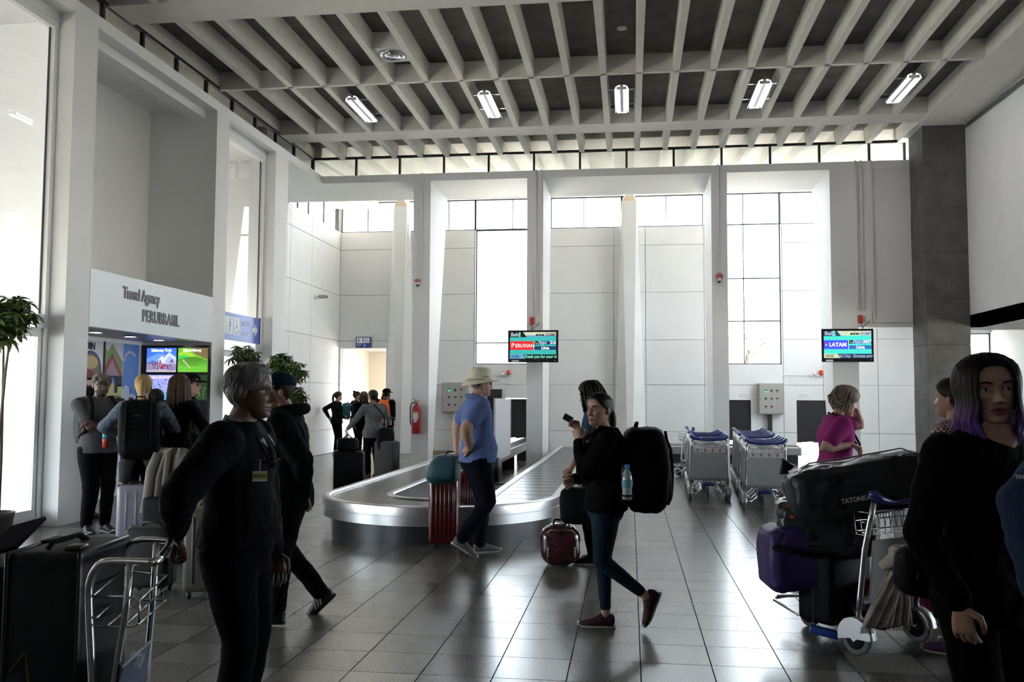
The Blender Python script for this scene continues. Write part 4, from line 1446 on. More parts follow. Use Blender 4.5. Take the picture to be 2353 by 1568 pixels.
# ------------------------------------------------------------------ pile on the nearest cart
CX, CY = 1.56, 5.845
fwd, rgt = V((-.62, .78, 0)).normalized(), V((.78, .62, 0)).normalized()


def oncart(u, v_, z):
    return V((CX, CY, 0)) + rgt * u + fwd * v_ + V((0, 0, z))


def duffel(name, L, W, H, m, label, loc, rot, straps=(.27, .73), seed=1, end=True, cat='bag'):
    d = empty(name, loc, 0, label, cat)
    d.rotation_euler = rot
    s_ = soft((L, W, H), .42, .46, .02, .10, 110, 60, seed, wr=.014, wf=8.5)
    s_.build('bag_body', m, d)
    for t in straps:
        x = -L / 2 + L * t
        pts = []
        for k in range(17):
            a = -PI * .08 + PI * 1.16 * k / 16
            cc, ss = math.cos(a), math.sin(a)
            pts.append((x, W / 2 * 1.03 * sgnpow(cc, .5), H / 2 + H / 2 * 1.03 * sgnpow(ss, .45) - (.10 * H / 2 * (1 - (2 * t - 1) ** 2) if ss > 0.3 else 0)))
        strap(pts, .06, .006, d, M_strapblk, up=(1, 0, 0)) if False else None
        rings = []
        mb = MB()
        for (px_, py_, pz_) in pts:
            rings.append([V((px_ - .03, py_, pz_)), V((px_ + .03, py_, pz_))])
        vs = [p for r_ in rings for p in r_]
        mb.add(vs, [(2 * i, 2 * i + 1, 2 * i + 3, 2 * i + 2) for i in range(len(rings) - 1)], 0, True)
        o_ = mb.build('strap', M_strapblk, d)
        md = o_.modifiers.new('th', 'SOLIDIFY')
        md.thickness = .006
    return d


D1 = duffel('duffel_bag', .86, .36, .35, M_nylongrey, 'large charcoal duffel bag lying on top of the cart load', tuple(at(1982, 1180, 5.95)), (0, math.radians(-10), math.radians(6)), (.30, .66), 5)
text('brand_lettering', 'TATONKA', .042, (-.09, -.203, .125), (PI / 2, 0, 0), mat('white_print', (.55, .55, .55), .6), D1, .0006, .001, 'CENTER', .9)
MB().tube([(-.43, -.04, .28), (-.30, -.10, .375), (.0, -.12, .372), (.28, -.1, .372), (.42, -.05, .29)], .005, 6).build('zip', mat('metal_zip', (.4, .4, .4), .3, 1), D1)
tg = MB().box(-.025, .025, -.003, .003, -.16, 0)
t_ = tg.build('luggage_tag', mat('tag_grey', (.30, .30, .29), .6), D1)
t_.location = (.36, -.185, .30)
t_.rotation_euler = (.15, .2, 0)
t2_ = MB().box(-.03, .03, -.003, .003, -.11, 0).build('tag_sleeve', M_plastic_blk, D1)
t2_.location = (.29, -.19, .33)
t2_.rotation_euler = (.15, .15, 0)
text('tag_text', 'EXP 013', .03, (.29, -.20, .275), (PI / 2, -PI / 2, 0), mat('white_print', (.55, .55, .55), .6), t2_, .0004, .0, 'CENTER') if False else None
pk = MB().tube([(-.45, -.05, .33), (-.44, -.05, .42), (-.40, -.04, .36)], [.03, .012, .03], 8)
pk.build('tied_end', M_nylongrey, D1)
D2 = duffel('duffel_bag', .62, .44, .40, mat('black_tarpaulin', (.016, .017, .019), .30, bump=.35, bscale=22), 'black duffel bag in plastic wrap under the charcoal duffel', tuple(oncart(-.03, .40, .50)), (0, math.radians(-4), math.radians(-12)), (.35, .7), 9)
for q, (a_, b_) in enumerate(((-.22, .34), (-.20, .27))):
    MB().rbox(a_ - .015, a_ + .02, -.235, -.22, b_, b_ + .02, .006, 1).build('orange_buckle', mat('orange_plastic', (.45, .07, .01), .4), D2)
PB = empty('purple_bag', tuple(oncart(-.20, .52, .30)), math.radians(8), 'purple soft bag hanging off the front of the nearest cart', 'bag')
M_purple = mat('purple_nylon', (.040, .022, .125), .5, bump=.35, bscale=18)
s_ = soft((.46, .36, .42), .36, .34, .015, 0, 90, 56, 12, wr=.008, wf=11)
for i, p in enumerate(s_.v):
    z = p[2]
    s_.v[i] = (p[0] * (1 - .35 * max(0, z - .22)) - .05 * (z - .2), p[1], z + .03 * math.sin(6 * p[0]))
s_.build('bag_body', M_purple, PB)
MB().tube([(-.21, -.10, .27), (-.19, -.19, .275), (-.06, -.20, .25), (.05, -.195, .23), (.07, -.17, .23)], [.014, .020, .020, .018, .01], 8, flat=1.0).build('side_handle', M_strapblk, PB)
MB().box(-.03, -.01, -.02, .02, .41, .45).build('pull_tab', M_strapblk, PB)
MB().tube([(.06, -.185, .02), (.07, -.19, .2), (.06, -.17, .40)], .004, 5).build('seam', M_strapblk, PB)
suitcase('soft_suitcase', .40, .28, .44, M_nylon, 'black suitcase at the bottom of the nearest cart', tuple(oncart(-.04, .36, .10)), math.atan2(.62, .78), 0, 0, wheels=False)
RB = empty('red_bag', tuple(oncart(.13, .14, .08)), math.atan2(.62, .78), 'dark red bag low on the nearest cart behind the scarf', 'bag')
soft((.26, .20, .30), .4, .4, .02, seed=3).build('bag_body', mat('dark_red_nylon', (.09, .006, .008), .6), RB)
strap([(-.1, -.1, .2), (0, -.11, .28), (.1, -.1, .2)], .03, .005, RB, M_strapblk)
# blue tow strap of the cart brake
o = MB().rbox(-.09, .09, -.03, .03, 0, .05, .012, 2).build('blue_foot_brake', mat('bright_blue_plastic', (.02, .06, .30), .35))
o.location = tuple(atz(1893, 1462, .02))
o.rotation_euler = (0, math.radians(8), math.radians(-20))
tag(o, 'bright blue plastic block on the floor under the nearest cart', 'brake')

# scarf
sc_ = empty('scarf', tuple(at(2062, 1290, 5.45)), .2, 'knotted beige patterned scarf hanging at the cart handle', 'scarf')
M_scarf = mat('beige_scarf', (.50, .44, .40), .9, col2=(.27, .22, .20), scale=9, bump=.4, bscale=45)


def cloth(name, pts, ws, parent, m, folds=4, depth=.012, nu=22):
    mb = MB()
    rows = []
    N = len(pts) * 4 - 3
    for i in range(N):
        t = i / (N - 1) * (len(pts) - 1)
        a = min(int(t), len(pts) - 2)
        f = t - a
        p = V(pts[a]).lerp(V(pts[a + 1]), f)
        w = ws[a] * (1 - f) + ws[a + 1] * f
        rows.append([V((p.x + w * (j / (nu - 1) - .5), p.y + depth * math.sin(folds * 2 * PI * j / (nu - 1) + i * .25) + .5 * depth * math.sin(i * .8 + j), p.z + .006 * math.sin(j * .9 + i * .5))) for j in range(nu)])
    vs = [p for r_ in rows for p in r_]
    mb.add(vs, [(i * nu + j, i * nu + j + 1, (i + 1) * nu + j + 1, (i + 1) * nu + j) for i in range(N - 1) for j in range(nu - 1)], 0, True)
    o_ = mb.build(name, m, parent)
    md = o_.modifiers.new('th', 'SOLIDIFY')
    md.thickness = .006
    return o_


kn = MB()
kn.ell((0.03, 0, .03), (.085, .07, .06), Matrix.Rotation(.5, 3, 'Y'))
kn.tube([(-.10, -.02, -.03), (-.05, -.07, .03), (.03, -.075, .05), (.08, -.05, .0)], [.03, .04, .04, .03], 12)
kn.tube([(.0, -.05, -.10), (-.03, -.08, -.02), (.02, -.085, .06), (.07, -.04, .08)], [.028, .035, .035, .025], 12)
kn.build('knot', M_scarf, sc_)
cloth('hanging_end', [(0, -.02, -.02), (-.04, -.03, -.12), (-.10, -.03, -.25), (-.145, -.02, -.37)], [.07, .12, .16, .17], sc_, M_scarf, 3)
cloth('hanging_end', [(.01, .02, -.02), (.02, .03, -.12), (.03, .03, -.24), (.02, .03, -.37)], [.06, .10, .13, .15], sc_, M_scarf, 3)
fr_ = MB()
for q in range(26):
    x0 = -.23 + q * .0065 if q < 13 else -.05 + (q - 13) * .011
    fr_.tube([(x0, -.02 if q < 13 else .03, -.365), (x0 - .006, -.02 if q < 13 else .03, -.40)], .0025, 4)
f_ = fr_.build('fringe', M_scarf, sc_)
f_['kind'] = 'stuff'

# magenta and silver suitcases behind the girl
suitcase('hard_suitcase', .44, .28, .62, mat('magenta_shell', (.17, .012, .085), .4), 'magenta suitcase behind the loaded cart', (2.18, 6.75, 0), .1, 4, 0)
# ------------------------------------------------------------------ chrome cart at the left front
cc = empty('chrome_trolley', tuple(at(290, 1568, 2.95) * V((1, 1, 0)) if False else (at(290, 1568, 2.95).x, 2.95, 0)), 0, 'polished steel trolley with a wire basket at the left front', 'luggage cart')
org = V(cc.location)


def L_(px, py, Y):
    return at(px, py, Y) - org


YN, YF = 2.72, 3.18


def smooth(pts, k=6):
    out = []
    n = len(pts)
    for i in range(n - 1):
        p0, p1, p2, p3 = pts[max(i - 1, 0)], pts[i], pts[i + 1], pts[min(i + 2, n - 1)]
        for j in range(k):
            t = j / k
            out.append(.5 * ((2 * p1) + (p2 - p0) * t + (2 * p0 - 5 * p1 + 4 * p2 - p3) * t * t + (3 * p1 - p0 - 3 * p2 + p3) * t ** 3))
    out.append(pts[-1])
    return out


def down(p):
    q = V(p)
    q.z = .12
    return q


nl = [down(L_(212, 1568, YN)), L_(212, 1568, YN), L_(205, 1420, YN), L_(205, 1345, YN), L_(222, 1305, YN), L_(252, 1291, YN), L_(355, 1293, YN)]
MB().tube(nl[:2] + smooth(nl[2:]), .0125, 12).build('side_frame', M_chrome, cc)
fl_ = [down(L_(278, 1400, YF)), L_(278, 1400, YF), L_(281, 1300, YF), L_(292, 1262, YF), L_(322, 1242, YF), L_(392, 1243, YF)]
MB().tube(fl_[:2] + smooth(fl_[2:]), .0125, 12).build('side_frame', M_chrome, cc)
MB().tube([L_(352, 1293, YN), L_(366, 1285, YN + .06), L_(385, 1262, YN + .3), L_(392, 1243, YF)], .0145, 12).build('handle_bar', M_chrome, cc)
MB().tube([L_(298, 1293, YN), L_(290, 1400, YN), L_(262, 1568, YN), down(L_(255, 1600, YN))], .012, 10).build('post', M_chrome, cc)
MB().tube([L_(360, 1245, YF), L_(352, 1380, YF), L_(335, 1568, YF), down(L_(332, 1600, YF))], .012, 10).build('post', M_chrome, cc)
for a, b, c, d in ((215, 1372, 320, 1372), (222, 1440, 318, 1440)):
    MB().tube([L_(a, b, YN), L_(c - 12, d, YN), L_(c, d + 8, YN), L_(c, 1432, YN)] if b < 1400 else [L_(a, b, YN), L_(c - 10, d, YN), L_(c, d - 8, YN)], .0042, 6).build('basket_wire', M_chrome, cc)
for (a, b), (c, d) in (((215, 1368), (282, 1312)), ((222, 1420), (268, 1378)), ((322, 1378), (383, 1323)), ((290, 1433), (381, 1352)), ((245, 1440), (300, 1395)), ((316, 1436), (381, 1380))):
    MB().tube([L_(a, b, YN), L_(c, d, YF)], .0036, 6).build('basket_wire', M_chrome, cc)
MB().tube([L_(300, 1315, YF), L_(383, 1322, YF), L_(378, 1380, YF), L_(330, 1380, YF)], .0042, 6).build('basket_wire', M_chrome, cc)
MB().tube([nl[0], fl_[0]], .014, 8).tube([down(L_(255, 1600, YN)), down(L_(332, 1600, YF))], .014, 8).build('base_bar', M_chrome, cc)
dk_a, dk_b = down(L_(40, 1568, YN)), down(L_(110, 1568, YF))
MB().tube([nl[0], dk_a], .014, 8).tube([fl_[0], dk_b], .014, 8).tube([dk_a, dk_b], .014, 8).build('deck_bar', M_chrome, cc)
for p in (down(L_(255, 1600, YN)), down(L_(332, 1600, YF)), dk_a, dk_b):
    wheel(.055, .03, cc, (p.x, p.y, .055))
# placard
A, B, C_, D_ = L_(262, 1600, YN - .02), L_(280, 1532, YN - .02), L_(343, 1474, YF - .03), L_(328, 1600, YF - .03)
plm = MB()
nrm = (D_ - A).cross(B - A).normalized()
plm.add([A, D_, C_, B, A + nrm * .004, D_ + nrm * .004, C_ + nrm * .004, B + nrm * .004], [(0, 1, 2, 3), (4, 5, 6, 7), (0, 1, 5, 4), (1, 2, 6, 5), (2, 3, 7, 6), (3, 0, 4, 7)])
pl_ = plm.build('placard', mat('placard_navy', (.035, .05, .12), .5), cc)
ux = (D_ - A).normalized()
uz = (B - A).normalized()
uz = (uz - ux * uz.dot(ux)).normalized()
nn = ux.cross(uz)
rotm = Matrix((ux, uz, nn)).transposed().to_euler()
mid = A.lerp(C_, .5)
for s__, dz_, sz in (('AEROTUR', .02, .062), ('TUR', -.07, .09)):
    text('placard_text', s__, sz, tuple(mid + uz * dz_ + nn * .004), rotm, mat('placard_white', (.45, .47, .52), .6), pl_, .0004, .002, 'CENTER', .9)
bd = MB()
bd.tube([B + nn * .003, C_ + nn * .003], .006, 4).tube([C_ + nn * .003, D_ + nn * .003], .006, 4)
bd.build('placard_edge', mat('placard_white', (.45, .47, .52), .6), pl_)

gs = empty('grey_suitcase', tuple(V((at(158, 1270, 2.98).x, 3.0, .14))), math.radians(9), 'grey soft suitcase with top handle on the steel trolley', 'suitcase')
M_greycase = mat('slate_fabric', (.026, .029, .032), .6, spec=.25, bump=.2, bscale=150)
ht = at(165, 1262, 2.9).z - .14
MB().rbox(-.13, .13, -.20, .20, 0, ht, .035, 3).build('shell', M_greycase, gs)
MB().rbox(-.134, -.118, -.204, .204, -.004, ht + .003, .008, 2).rbox(.106, .122, -.205, .205, -.004, ht + .004, .008, 2).build('zip_seam', M_plastic_blk, gs)
MB().tube([(-.03, -.12, ht), (-.02, -.11, ht + .022), (.0, .05, ht + .026), (.01, .09, ht)], .013, 8, flat=.6).build('top_handle', M_strapblk, gs)
MB().rbox(.04, .10, -.16, -.09, ht, ht + .018, .008, 2).build('lock', M_plastic_blk, gs)
MB().rbox(-.13, -.05, .03, .15, ht - .002, ht + .006, .003, 1).build('name_panel', M_strapblk, gs)
MB().tube([(-.10, -.204, ht * .55), (-.05, -.206, ht * .62), (-.02, -.206, ht * .4), (-.04, -.204, ht * .2)], .004, 5).build('yellow_piping', mat('mustard', (.30, .20, .01), .6), gs)
bc = empty('navy_case', tuple(V((at(158, 1270, 2.98).x - .33, 3.02, .14))), math.radians(8), 'dark navy case at the left edge beside the grey suitcase', 'suitcase')
ht2 = at(40, 1285, 3.0).z - .14
MB().rbox(-.17, .17, -.22, .22, 0, ht2, .03, 3).build('shell', mat('navy_fabric', (.007, .009, .028), .7, spec=.2, bump=.2, bscale=120), bc)
MB().rbox(.09, .115, -.228, -.215, ht2 * .72, ht2 * .80, .004, 1).build('yellow_tab', mat('mustard', (.30, .20, .01), .6), bc)
MB().tube([(-.06, 0, ht2), (-.05, 0, ht2 + .025), (.05, 0, ht2 + .025), (.06, 0, ht2)], .01, 8).build('top_handle', M_strapblk, bc)
lb_ = empty('laptop_sleeve', (0, 0, 0), 0, 'thin dark folder lying tilted on the navy case', 'folder')
q0, q1, q2, q3 = at(-40, 1285, 2.85), at(40, 1262, 2.85), at(107, 1194, 3.05), at(30, 1215, 3.05)
n_ = (q1 - q0).cross(q3 - q0).normalized() * .012
MB().add([q0, q1, q2, q3, q0 + n_, q1 + n_, q2 + n_, q3 + n_], [(0, 1, 2, 3), (4, 5, 6, 7), (0, 1, 5, 4), (1, 2, 6, 5), (2, 3, 7, 6), (3, 0, 4, 7)]).build('sleeve', mat('dark_sleeve', (.007, .007, .012), .9, spec=.03), lb_)
lk = MB().box(-.12, .16, -.12, .12, 0, .2).build('black_case', M_nylon)
lk.location = (at(150, 1500, 2.6).x - .1, 2.55, .0)
bpy.data.objects.remove(lk)

# ------------------------------------------------------------------ luggage of the kiosk queue and the rear bay
suitcase('hard_suitcase', .36, .24, .55, mat('lilac_shell', (.25, .24, .30), .35), 'pale lilac suitcase in the kiosk queue', tuple(atz(322, 1245, 0) + V((.0, -.1, 0))), .5, 3, 0)
tr = suitcase('soft_suitcase', .38, .26, .56, M_nylon, 'black trolley suitcase with a beige jacket over its handle', tuple(atz(368, 1300, 0) + V((0, .1, 0))), .1, 0, .40)
jk = empty('beige_jacket', tuple(atz(368, 1300, 0) + V((.02, .18, .84))), .15, 'beige jacket draped over a suitcase pull handle', 'jacket')
M_jacket = mat('beige_jacket', (.17, .155, .13), .85, bump=.3, bscale=30)
cloth('jacket_front', [(0, -.04, .20), (.0, -.10, .14), (.0, -.13, -.05), (.02, -.12, -.30)], [.20, .30, .34, .36], jk, M_jacket, 2, .02)
cloth('jacket_back', [(0, -.04, .20), (.0, .08, .14), (.0, .10, -.05), (.02, .10, -.25)], [.20, .30, .33, .34], jk, M_jacket, 2, .02)
MB().tube([(-.12, -.08, .15), (-.17, -.12, .0), (-.19, -.13, -.22), (-.22, -.13, -.38)], [.05, .05, .045, .04], 10).build('sleeve', M_jacket, jk)
MB().tube([(-.03, -.1, .17), (-.03, -.145, 0), (-.05, -.15, -.2)], [.025, .025, .02], 8).build('lapel', M_jacket, jk)
suitcase('soft_suitcase', .34, .24, .46, mat('patterned_fabric', (.018, .017, .017), .7, col2=(.008, .008, .008), scale=40), 'black patterned suitcase standing behind the steel trolley', tuple(atz(345, 1362, 0)), .1, 0, 0)
suitcase('hard_suitcase', .26, .40, .62, mat('beige_shell', (.07, .062, .053), .5), 'dull beige suitcase behind the old man', tuple(atz(462, 1372, 0) + V((0, .1, 0))), .1, 2, 0)
gt = MB().rbox(-.02, .02, -.01, .01, 0, .05, .005, 1).build('green_tag', mat('lime_tag', (.2, .5, .03), .5))
gt.location = tuple(at(447, 1195, 7.0))
gt.location.z = .68
bpy.data.objects.remove(gt)
suitcase('soft_suitcase', .46, .32, .62, M_nylon, 'large black suitcase beside the woman in the grey sweater', tuple(atz(795, 1140, 0) + V((-.02, .2, 0))), .2, 0, .0)
bk = empty('black_duffel', tuple(atz(795, 1140, 0) + V((-.05, .2, .66))), .3, 'small black bag on the large black suitcase', 'bag')
soft((.34, .26, .22), .5, .5, .03, seed=21).build('bag_body', M_nylon, bk)
MB().tube([(-.08, 0, .2), (0, 0, .27), (.08, 0, .2)], .01, 6).build('carry_handle', M_strapblk, bk)
suitcase('soft_suitcase', .40, .30, .66, mat('dark_grey_fabric', (.03, .03, .032), .7), 'dark suitcase between the grey-sweater woman and the carousel', (-4.45, 16.2, 0), -.2, 0, .4)
# ================================================================== people
def remesh(mb, vox, smooth=6, disp=0.0, dsize=.07, name='tmp'):
    """closed overlapping pieces -> one continuous smooth mesh (returned as vertex/face lists)"""
    me = mb.mesh(name, [])
    o = bpy.data.objects.new(name, me)
    COL.objects.link(o)
    r = o.modifiers.new('r', 'REMESH')
    r.mode = 'VOXEL'
    r.voxel_size = vox
    s = o.modifiers.new('s', 'SMOOTH')
    s.factor, s.iterations = .5, smooth
    if disp > 0:
        tx = bpy.data.textures.get('folds_%.3f' % dsize) or bpy.data.textures.new('folds_%.3f' % dsize, 'CLOUDS')
        tx.noise_scale = dsize
        tx.noise_depth = 2
        d = o.modifiers.new('d', 'DISPLACE')
        d.texture = tx
        d.strength = disp
        d.mid_level = .5
    dg = bpy.context.evaluated_depsgraph_get()
    m2 = bpy.data.meshes.new_from_object(o.evaluated_get(dg))
    vs = [tuple(v.co) for v in m2.vertices]
    fs = [tuple(p.vertices) for p in m2.polygons]
    bpy.data.objects.remove(o)
    bpy.data.meshes.remove(me)
    bpy.data.meshes.remove(m2)
    return vs, fs


def ik(a, b, l1, l2, pole):
    a, b, pole = V(a), V(b), V(pole)
    d = b - a
    L = d.length
    mx = (l1 + l2) * .9995
    if L > mx:
        b = a + d * (mx / L)
        d = b - a
        L = mx
    x = (l1 * l1 - l2 * l2 + L * L) / (2 * L)
    hh = math.sqrt(max(0, l1 * l1 - x * x))
    u = d.normalized()
    p = pole - u * pole.dot(u)
    p.normalize()
    return a + u * x + p * hh, b


def limb(mb, pts, rs, n=14):
    """tapered tube through joints with intermediate rings"""
    P, R = [], []
    for i in range(len(pts) - 1):
        for k in range(6):
            t = k / 6
            P.append(V(pts[i]).lerp(V(pts[i + 1]), t))
            R.append(rs[i] * (1 - t) + rs[i + 1] * t)
    P.append(V(pts[-1]))
    R.append(rs[-1])
    mb.tube(P, R, n)
    mb.ell(P[0], (R[0],) * 3, None, 12, 8)
    mb.ell(P[-1], (R[-1],) * 3, None, 12, 8)


SKIN_L = mat('skin_light', (.46, .27, .20), .5, var=.12, scale=30)
SKIN_M = mat('skin_medium', (.30, .155, .105), .5, var=.12, scale=30)
SKIN_D = mat('skin_dark', (.11, .055, .038), .5, var=.12, scale=30)
M_eye = mat('eye_white', (.62, .60, .58), .2)
M_iris = mat('iris_brown', (.03, .015, .008), .15)
M_lip = mat('lip_rose', (.30, .095, .085), .4)
M_lip2 = mat('lip_dull', (.16, .07, .055), .5)
M_lens = mat('dark_lens', (.03, .03, .035), .1)


def hairmat(name, c, c2):
    m = mat(name, c, .5, col2=c2, scale=10, spec=.25)
    nt = m.node_tree
    p = nt.nodes['Principled BSDF']
    tc = nt.nodes.new('ShaderNodeTexCoord')
    mp = nt.nodes.new('ShaderNodeMapping')
    mp.inputs['Scale'].default_value = (160, 160, 12)
    n = nt.nodes.new('ShaderNodeTexNoise')
    n.inputs['Scale'].default_value = 1.0
    b = nt.nodes.new('ShaderNodeBump')
    b.inputs['Strength'].default_value = .7
    b.inputs['Distance'].default_value = .004
    nt.links.new(tc.outputs['Object'], mp.inputs['Vector'])
    nt.links.new(mp.outputs[0], n.inputs['Vector'])
    nt.links.new(n.outputs['Fac'], b.inputs['Height'])
    nt.links.new(b.outputs[0], p.inputs['Normal'])
    return m


H_dark = hairmat('hair_dark_brown', (.022, .014, .010), (.012, .008, .006))
H_black = hairmat('hair_black', (.012, .010, .010), (.007, .006, .006))
H_blond = hairmat('hair_blond', (.46, .30, .13), (.24, .145, .055))
H_brown = hairmat('hair_brown', (.085, .048, .026), (.04, .022, .012))
H_grey = hairmat('hair_grey', (.34, .34, .34), (.12, .12, .12))
H_greyb = hairmat('hair_grey_blond', (.30, .25, .20), (.15, .12, .09))

ZP = [0, .05, .12, .2, .3, .4, .5, .6, .7, .8, .88, .94, .98, 1.0]
HW = [.09, .16, .20, .235, .27, .292, .31, .322, .325, .305, .255, .185, .10, .01]
FR = [.25, .355, .375, .365, .362, .365, .355, .372, .378, .35, .285, .20, .11, .01]
BK = [.02, .05, .10, .18, .28, .36, .41, .435, .43, .395, .33, .245, .14, .01]


def interp(z, ys):
    if z <= 0:
        return ys[0]
    for i in range(len(ZP) - 1):
        if z <= ZP[i + 1]:
            t = (z - ZP[i]) / (ZP[i + 1] - ZP[i])
            t = t * t * (3 - 2 * t) * .4 + t * .6
            return ys[i] * (1 - t) + ys[i + 1] * t
    return ys[-1]


def gs2(x, z, cx, cz, sx, sz):
    return math.exp(-((x - cx) / sx) ** 2 - ((z - cz) / sz) ** 2)


def head_pt(phi, z, f, infl=0.0):
    """phi 0 = front; returns normalised head point (x right, y front, z up)"""
    hw, fr, bk = interp(z, HW) * f.get('wide', 1), interp(z, FR), interp(z, BK)
    s, c = math.sin(phi), math.cos(phi)
    x = hw * sgnpow(s, .88)
    y = (fr if c > 0 else bk) * sgnpow(c, .86 if c > 0 else .95)
    if c > 0:
        n_ = f.get('nose', 1.0)
        t = (z - .335) / .24
        ridge = 0
        if -.16 < t <= 1:
            a = .125 * n_ * (1 - max(t, 0) * .86) if t >= 0 else .125 * n_ * max(0, 1 + t / .16)
            sx = .036 + .02 * max(0, 1 - max(t, 0) * 2.2)
            ridge = a * math.exp(-(x / sx) ** 2)
        y += ridge
        ax = abs(x)
        y += .045 * n_ * gs2(ax, z, .058, .335, .03, .028)
        y += -.052 * gs2(ax, z, .135, .505, .075, .045)
        y += .022 * gs2(ax, z, .11, .585, .12, .03)
        y += .034 * gs2(x, z, 0, .232, .08, .018) + .034 * gs2(x, z, 0, .178, .068, .02) - .02 * gs2(x, z, 0, .206, .10, .008)
        y += -.018 * gs2(x, z, 0, .13, .09, .022) + .03 * gs2(x, z, 0, .07, .075, .05)
        y += .022 * gs2(ax, z, .19, .38, .08, .08)
    if infl:
        r = math.hypot(x, y)
        k_ = 1 + infl / max(r, .12)
        x, y = x * k_, y * k_
        z = z + infl * max(0, (z - .6) / .4) ** 1.5
    return V((x, y, z))


def head_mesh(f, n1, n2):
    phis = []
    for j in range(n1):
        u = j / n1
        a = 2 * PI * u
        phis.append(a - .42 * math.sin(a))
    if n2 >= 40:
        q = n2 / 72
        segs = ((0, .14, int(9 * q)), (.14, .275, int(24 * q)), (.275, .62, int(26 * q)), (.62, 1, int(13 * q)))
        zs = [a + (b - a) * i / n for a, b, n in segs for i in range(n)] + [1.0]
        n2 = len(zs)
    else:
        zs = [(i / (n2 - 1)) for i in range(n2)]
    vs, fs, mi = [], [], []
    for z in zs:
        for p in phis:
            vs.append(head_pt(p, z, f))
    for i in range(n2 - 1):
        for j in range(n1):
            k_ = (j + 1) % n1
            fs.append((i * n1 + j, i * n1 + k_, (i + 1) * n1 + k_, (i + 1) * n1 + j))
            c = (vs[fs[-1][0]] + vs[fs[-1][2]]) / 2
            lip = c.y > .2 and (c.x / .115) ** 2 + ((c.z - .206) / (.048 if c.z > .206 else .052)) ** 2 < 1
            mi.append(1 if lip else 0)
    fs.append(tuple(range(n1)))
    mi.append(0)
    return vs, fs, mi


def hair_cap(f, style, infl, n1=40, n2=26, rough=.012, seed=1):
    rnd = random.Random(seed)
    mb = MB()

    def line(phi):
        a = abs((phi + PI) % (2 * PI) - PI)
        fh, sd, bk = style
        if a < .75:
            return fh + (sd + .22 - fh) * (a / .75) ** 3
        if a < 1.5:
            t = (a - .75) / .75
            return (sd + .22) * (1 - t) + sd * t
        t = min(1, (a - 1.5) / .9)
        return sd * (1 - t) + bk * t
    vs, fs = [], []
    for i in range(n2):
        for j in range(n1):
            phi = 2 * PI * j / n1
            z0 = line(phi)
            t = i / (n2 - 1)
            z = z0 + (1 - z0) * t
            e = .006 + infl * min(1, t * 4.5) ** .7 + rnd.uniform(-rough, rough)
            vs.append(head_pt(phi, z, f, e))
    for i in range(n2 - 1):
        for j in range(n1):
            k_ = (j + 1) % n1
            fs.append((i * n1 + j, i * n1 + k_, (i + 1) * n1 + k_, (i + 1) * n1 + j))
    fs.append(tuple((n2 - 1) * n1 + j for j in range(n1)))
    mb.add(vs, fs, 0, True)
    return mb


def hand_into(mb, wrist, d, nrm, size, curl=.5, side=1, spread=.10, mi=0):
    """d: pointing direction, nrm: back-of-hand direction, side=+1 right hand (thumb to the left of d seen from the back)"""
    d, nrm = V(d).normalized(), V(nrm)
    nrm = (nrm - d * nrm.dot(d)).normalized()
    s = d.cross(nrm) * (-side)  # towards the thumb
    w = V(wrist)
    L = size
    palm = L * .5
    rings = []
    for t, hw, th in ((-.06, .15, .10), (.1, .17, .095), (.3, .215, .09), (.48, .225, .08), (.54, .21, .07)):
        c = w + d * (L * t)
        rings.append([c + s * (hw * L * sgnpow(math.cos(a), .7)) + nrm * (th * L * sgnpow(math.sin(a), .8)) for a in [2 * PI * k / 12 for k in range(12)]])
    mb.loft(rings, mi)
    lens = (.40, .45, .42, .33)
    for k in range(4):
        off = (.165 - k * .11) * L
        base = w + d * (palm - (.02 + .02 * abs(k - 1.2)) * L) + s * off
        dirn = (d + s * (spread * (1.2 - k * .8))).normalized()
        p = [base - dirn * .06 * L]
        c = 0
        cur = base
        p.append(cur)
        for sg, fr_ in enumerate((.46, .30, .24)):
            c += curl * (1.0, 1.15, .8)[sg]
            dd = dirn * math.cos(c) - nrm * math.sin(c)
            cur = cur + dd * (lens[k] * L * fr_)
            p.append(cur)
        r = L * (.054 if k < 3 else .047)
        mb.tube(p, [r, r, r * .96, r * .88, r * .62], 9, mi)
        mb.ell(p[-1], (r * .62,) * 3, None, 8, 6, mi)
    tb0 = w + d * (.10 * L) + s * (.12 * L)
    t1 = tb0 + (d * .55 + s * .75 - nrm * .35 * (.4 + curl)).normalized() * (.24 * L)
    t2 = t1 + (d * .9 + s * (.35 - curl * .6) - nrm * (.2 + .5 * curl)).normalized() * (.19 * L)
    t3 = t2 + (d * .95 + s * (.1 - curl * .7) - nrm * (.2 + .5 * curl)).normalized() * (.14 * L)
    mb.tube([tb0, t1, t2, t3], [.085 * L, .072 * L, .06 * L, .042 * L], 9, mi)
    mb.ell(t3, (.042 * L,) * 3, None, 8, 6, mi)


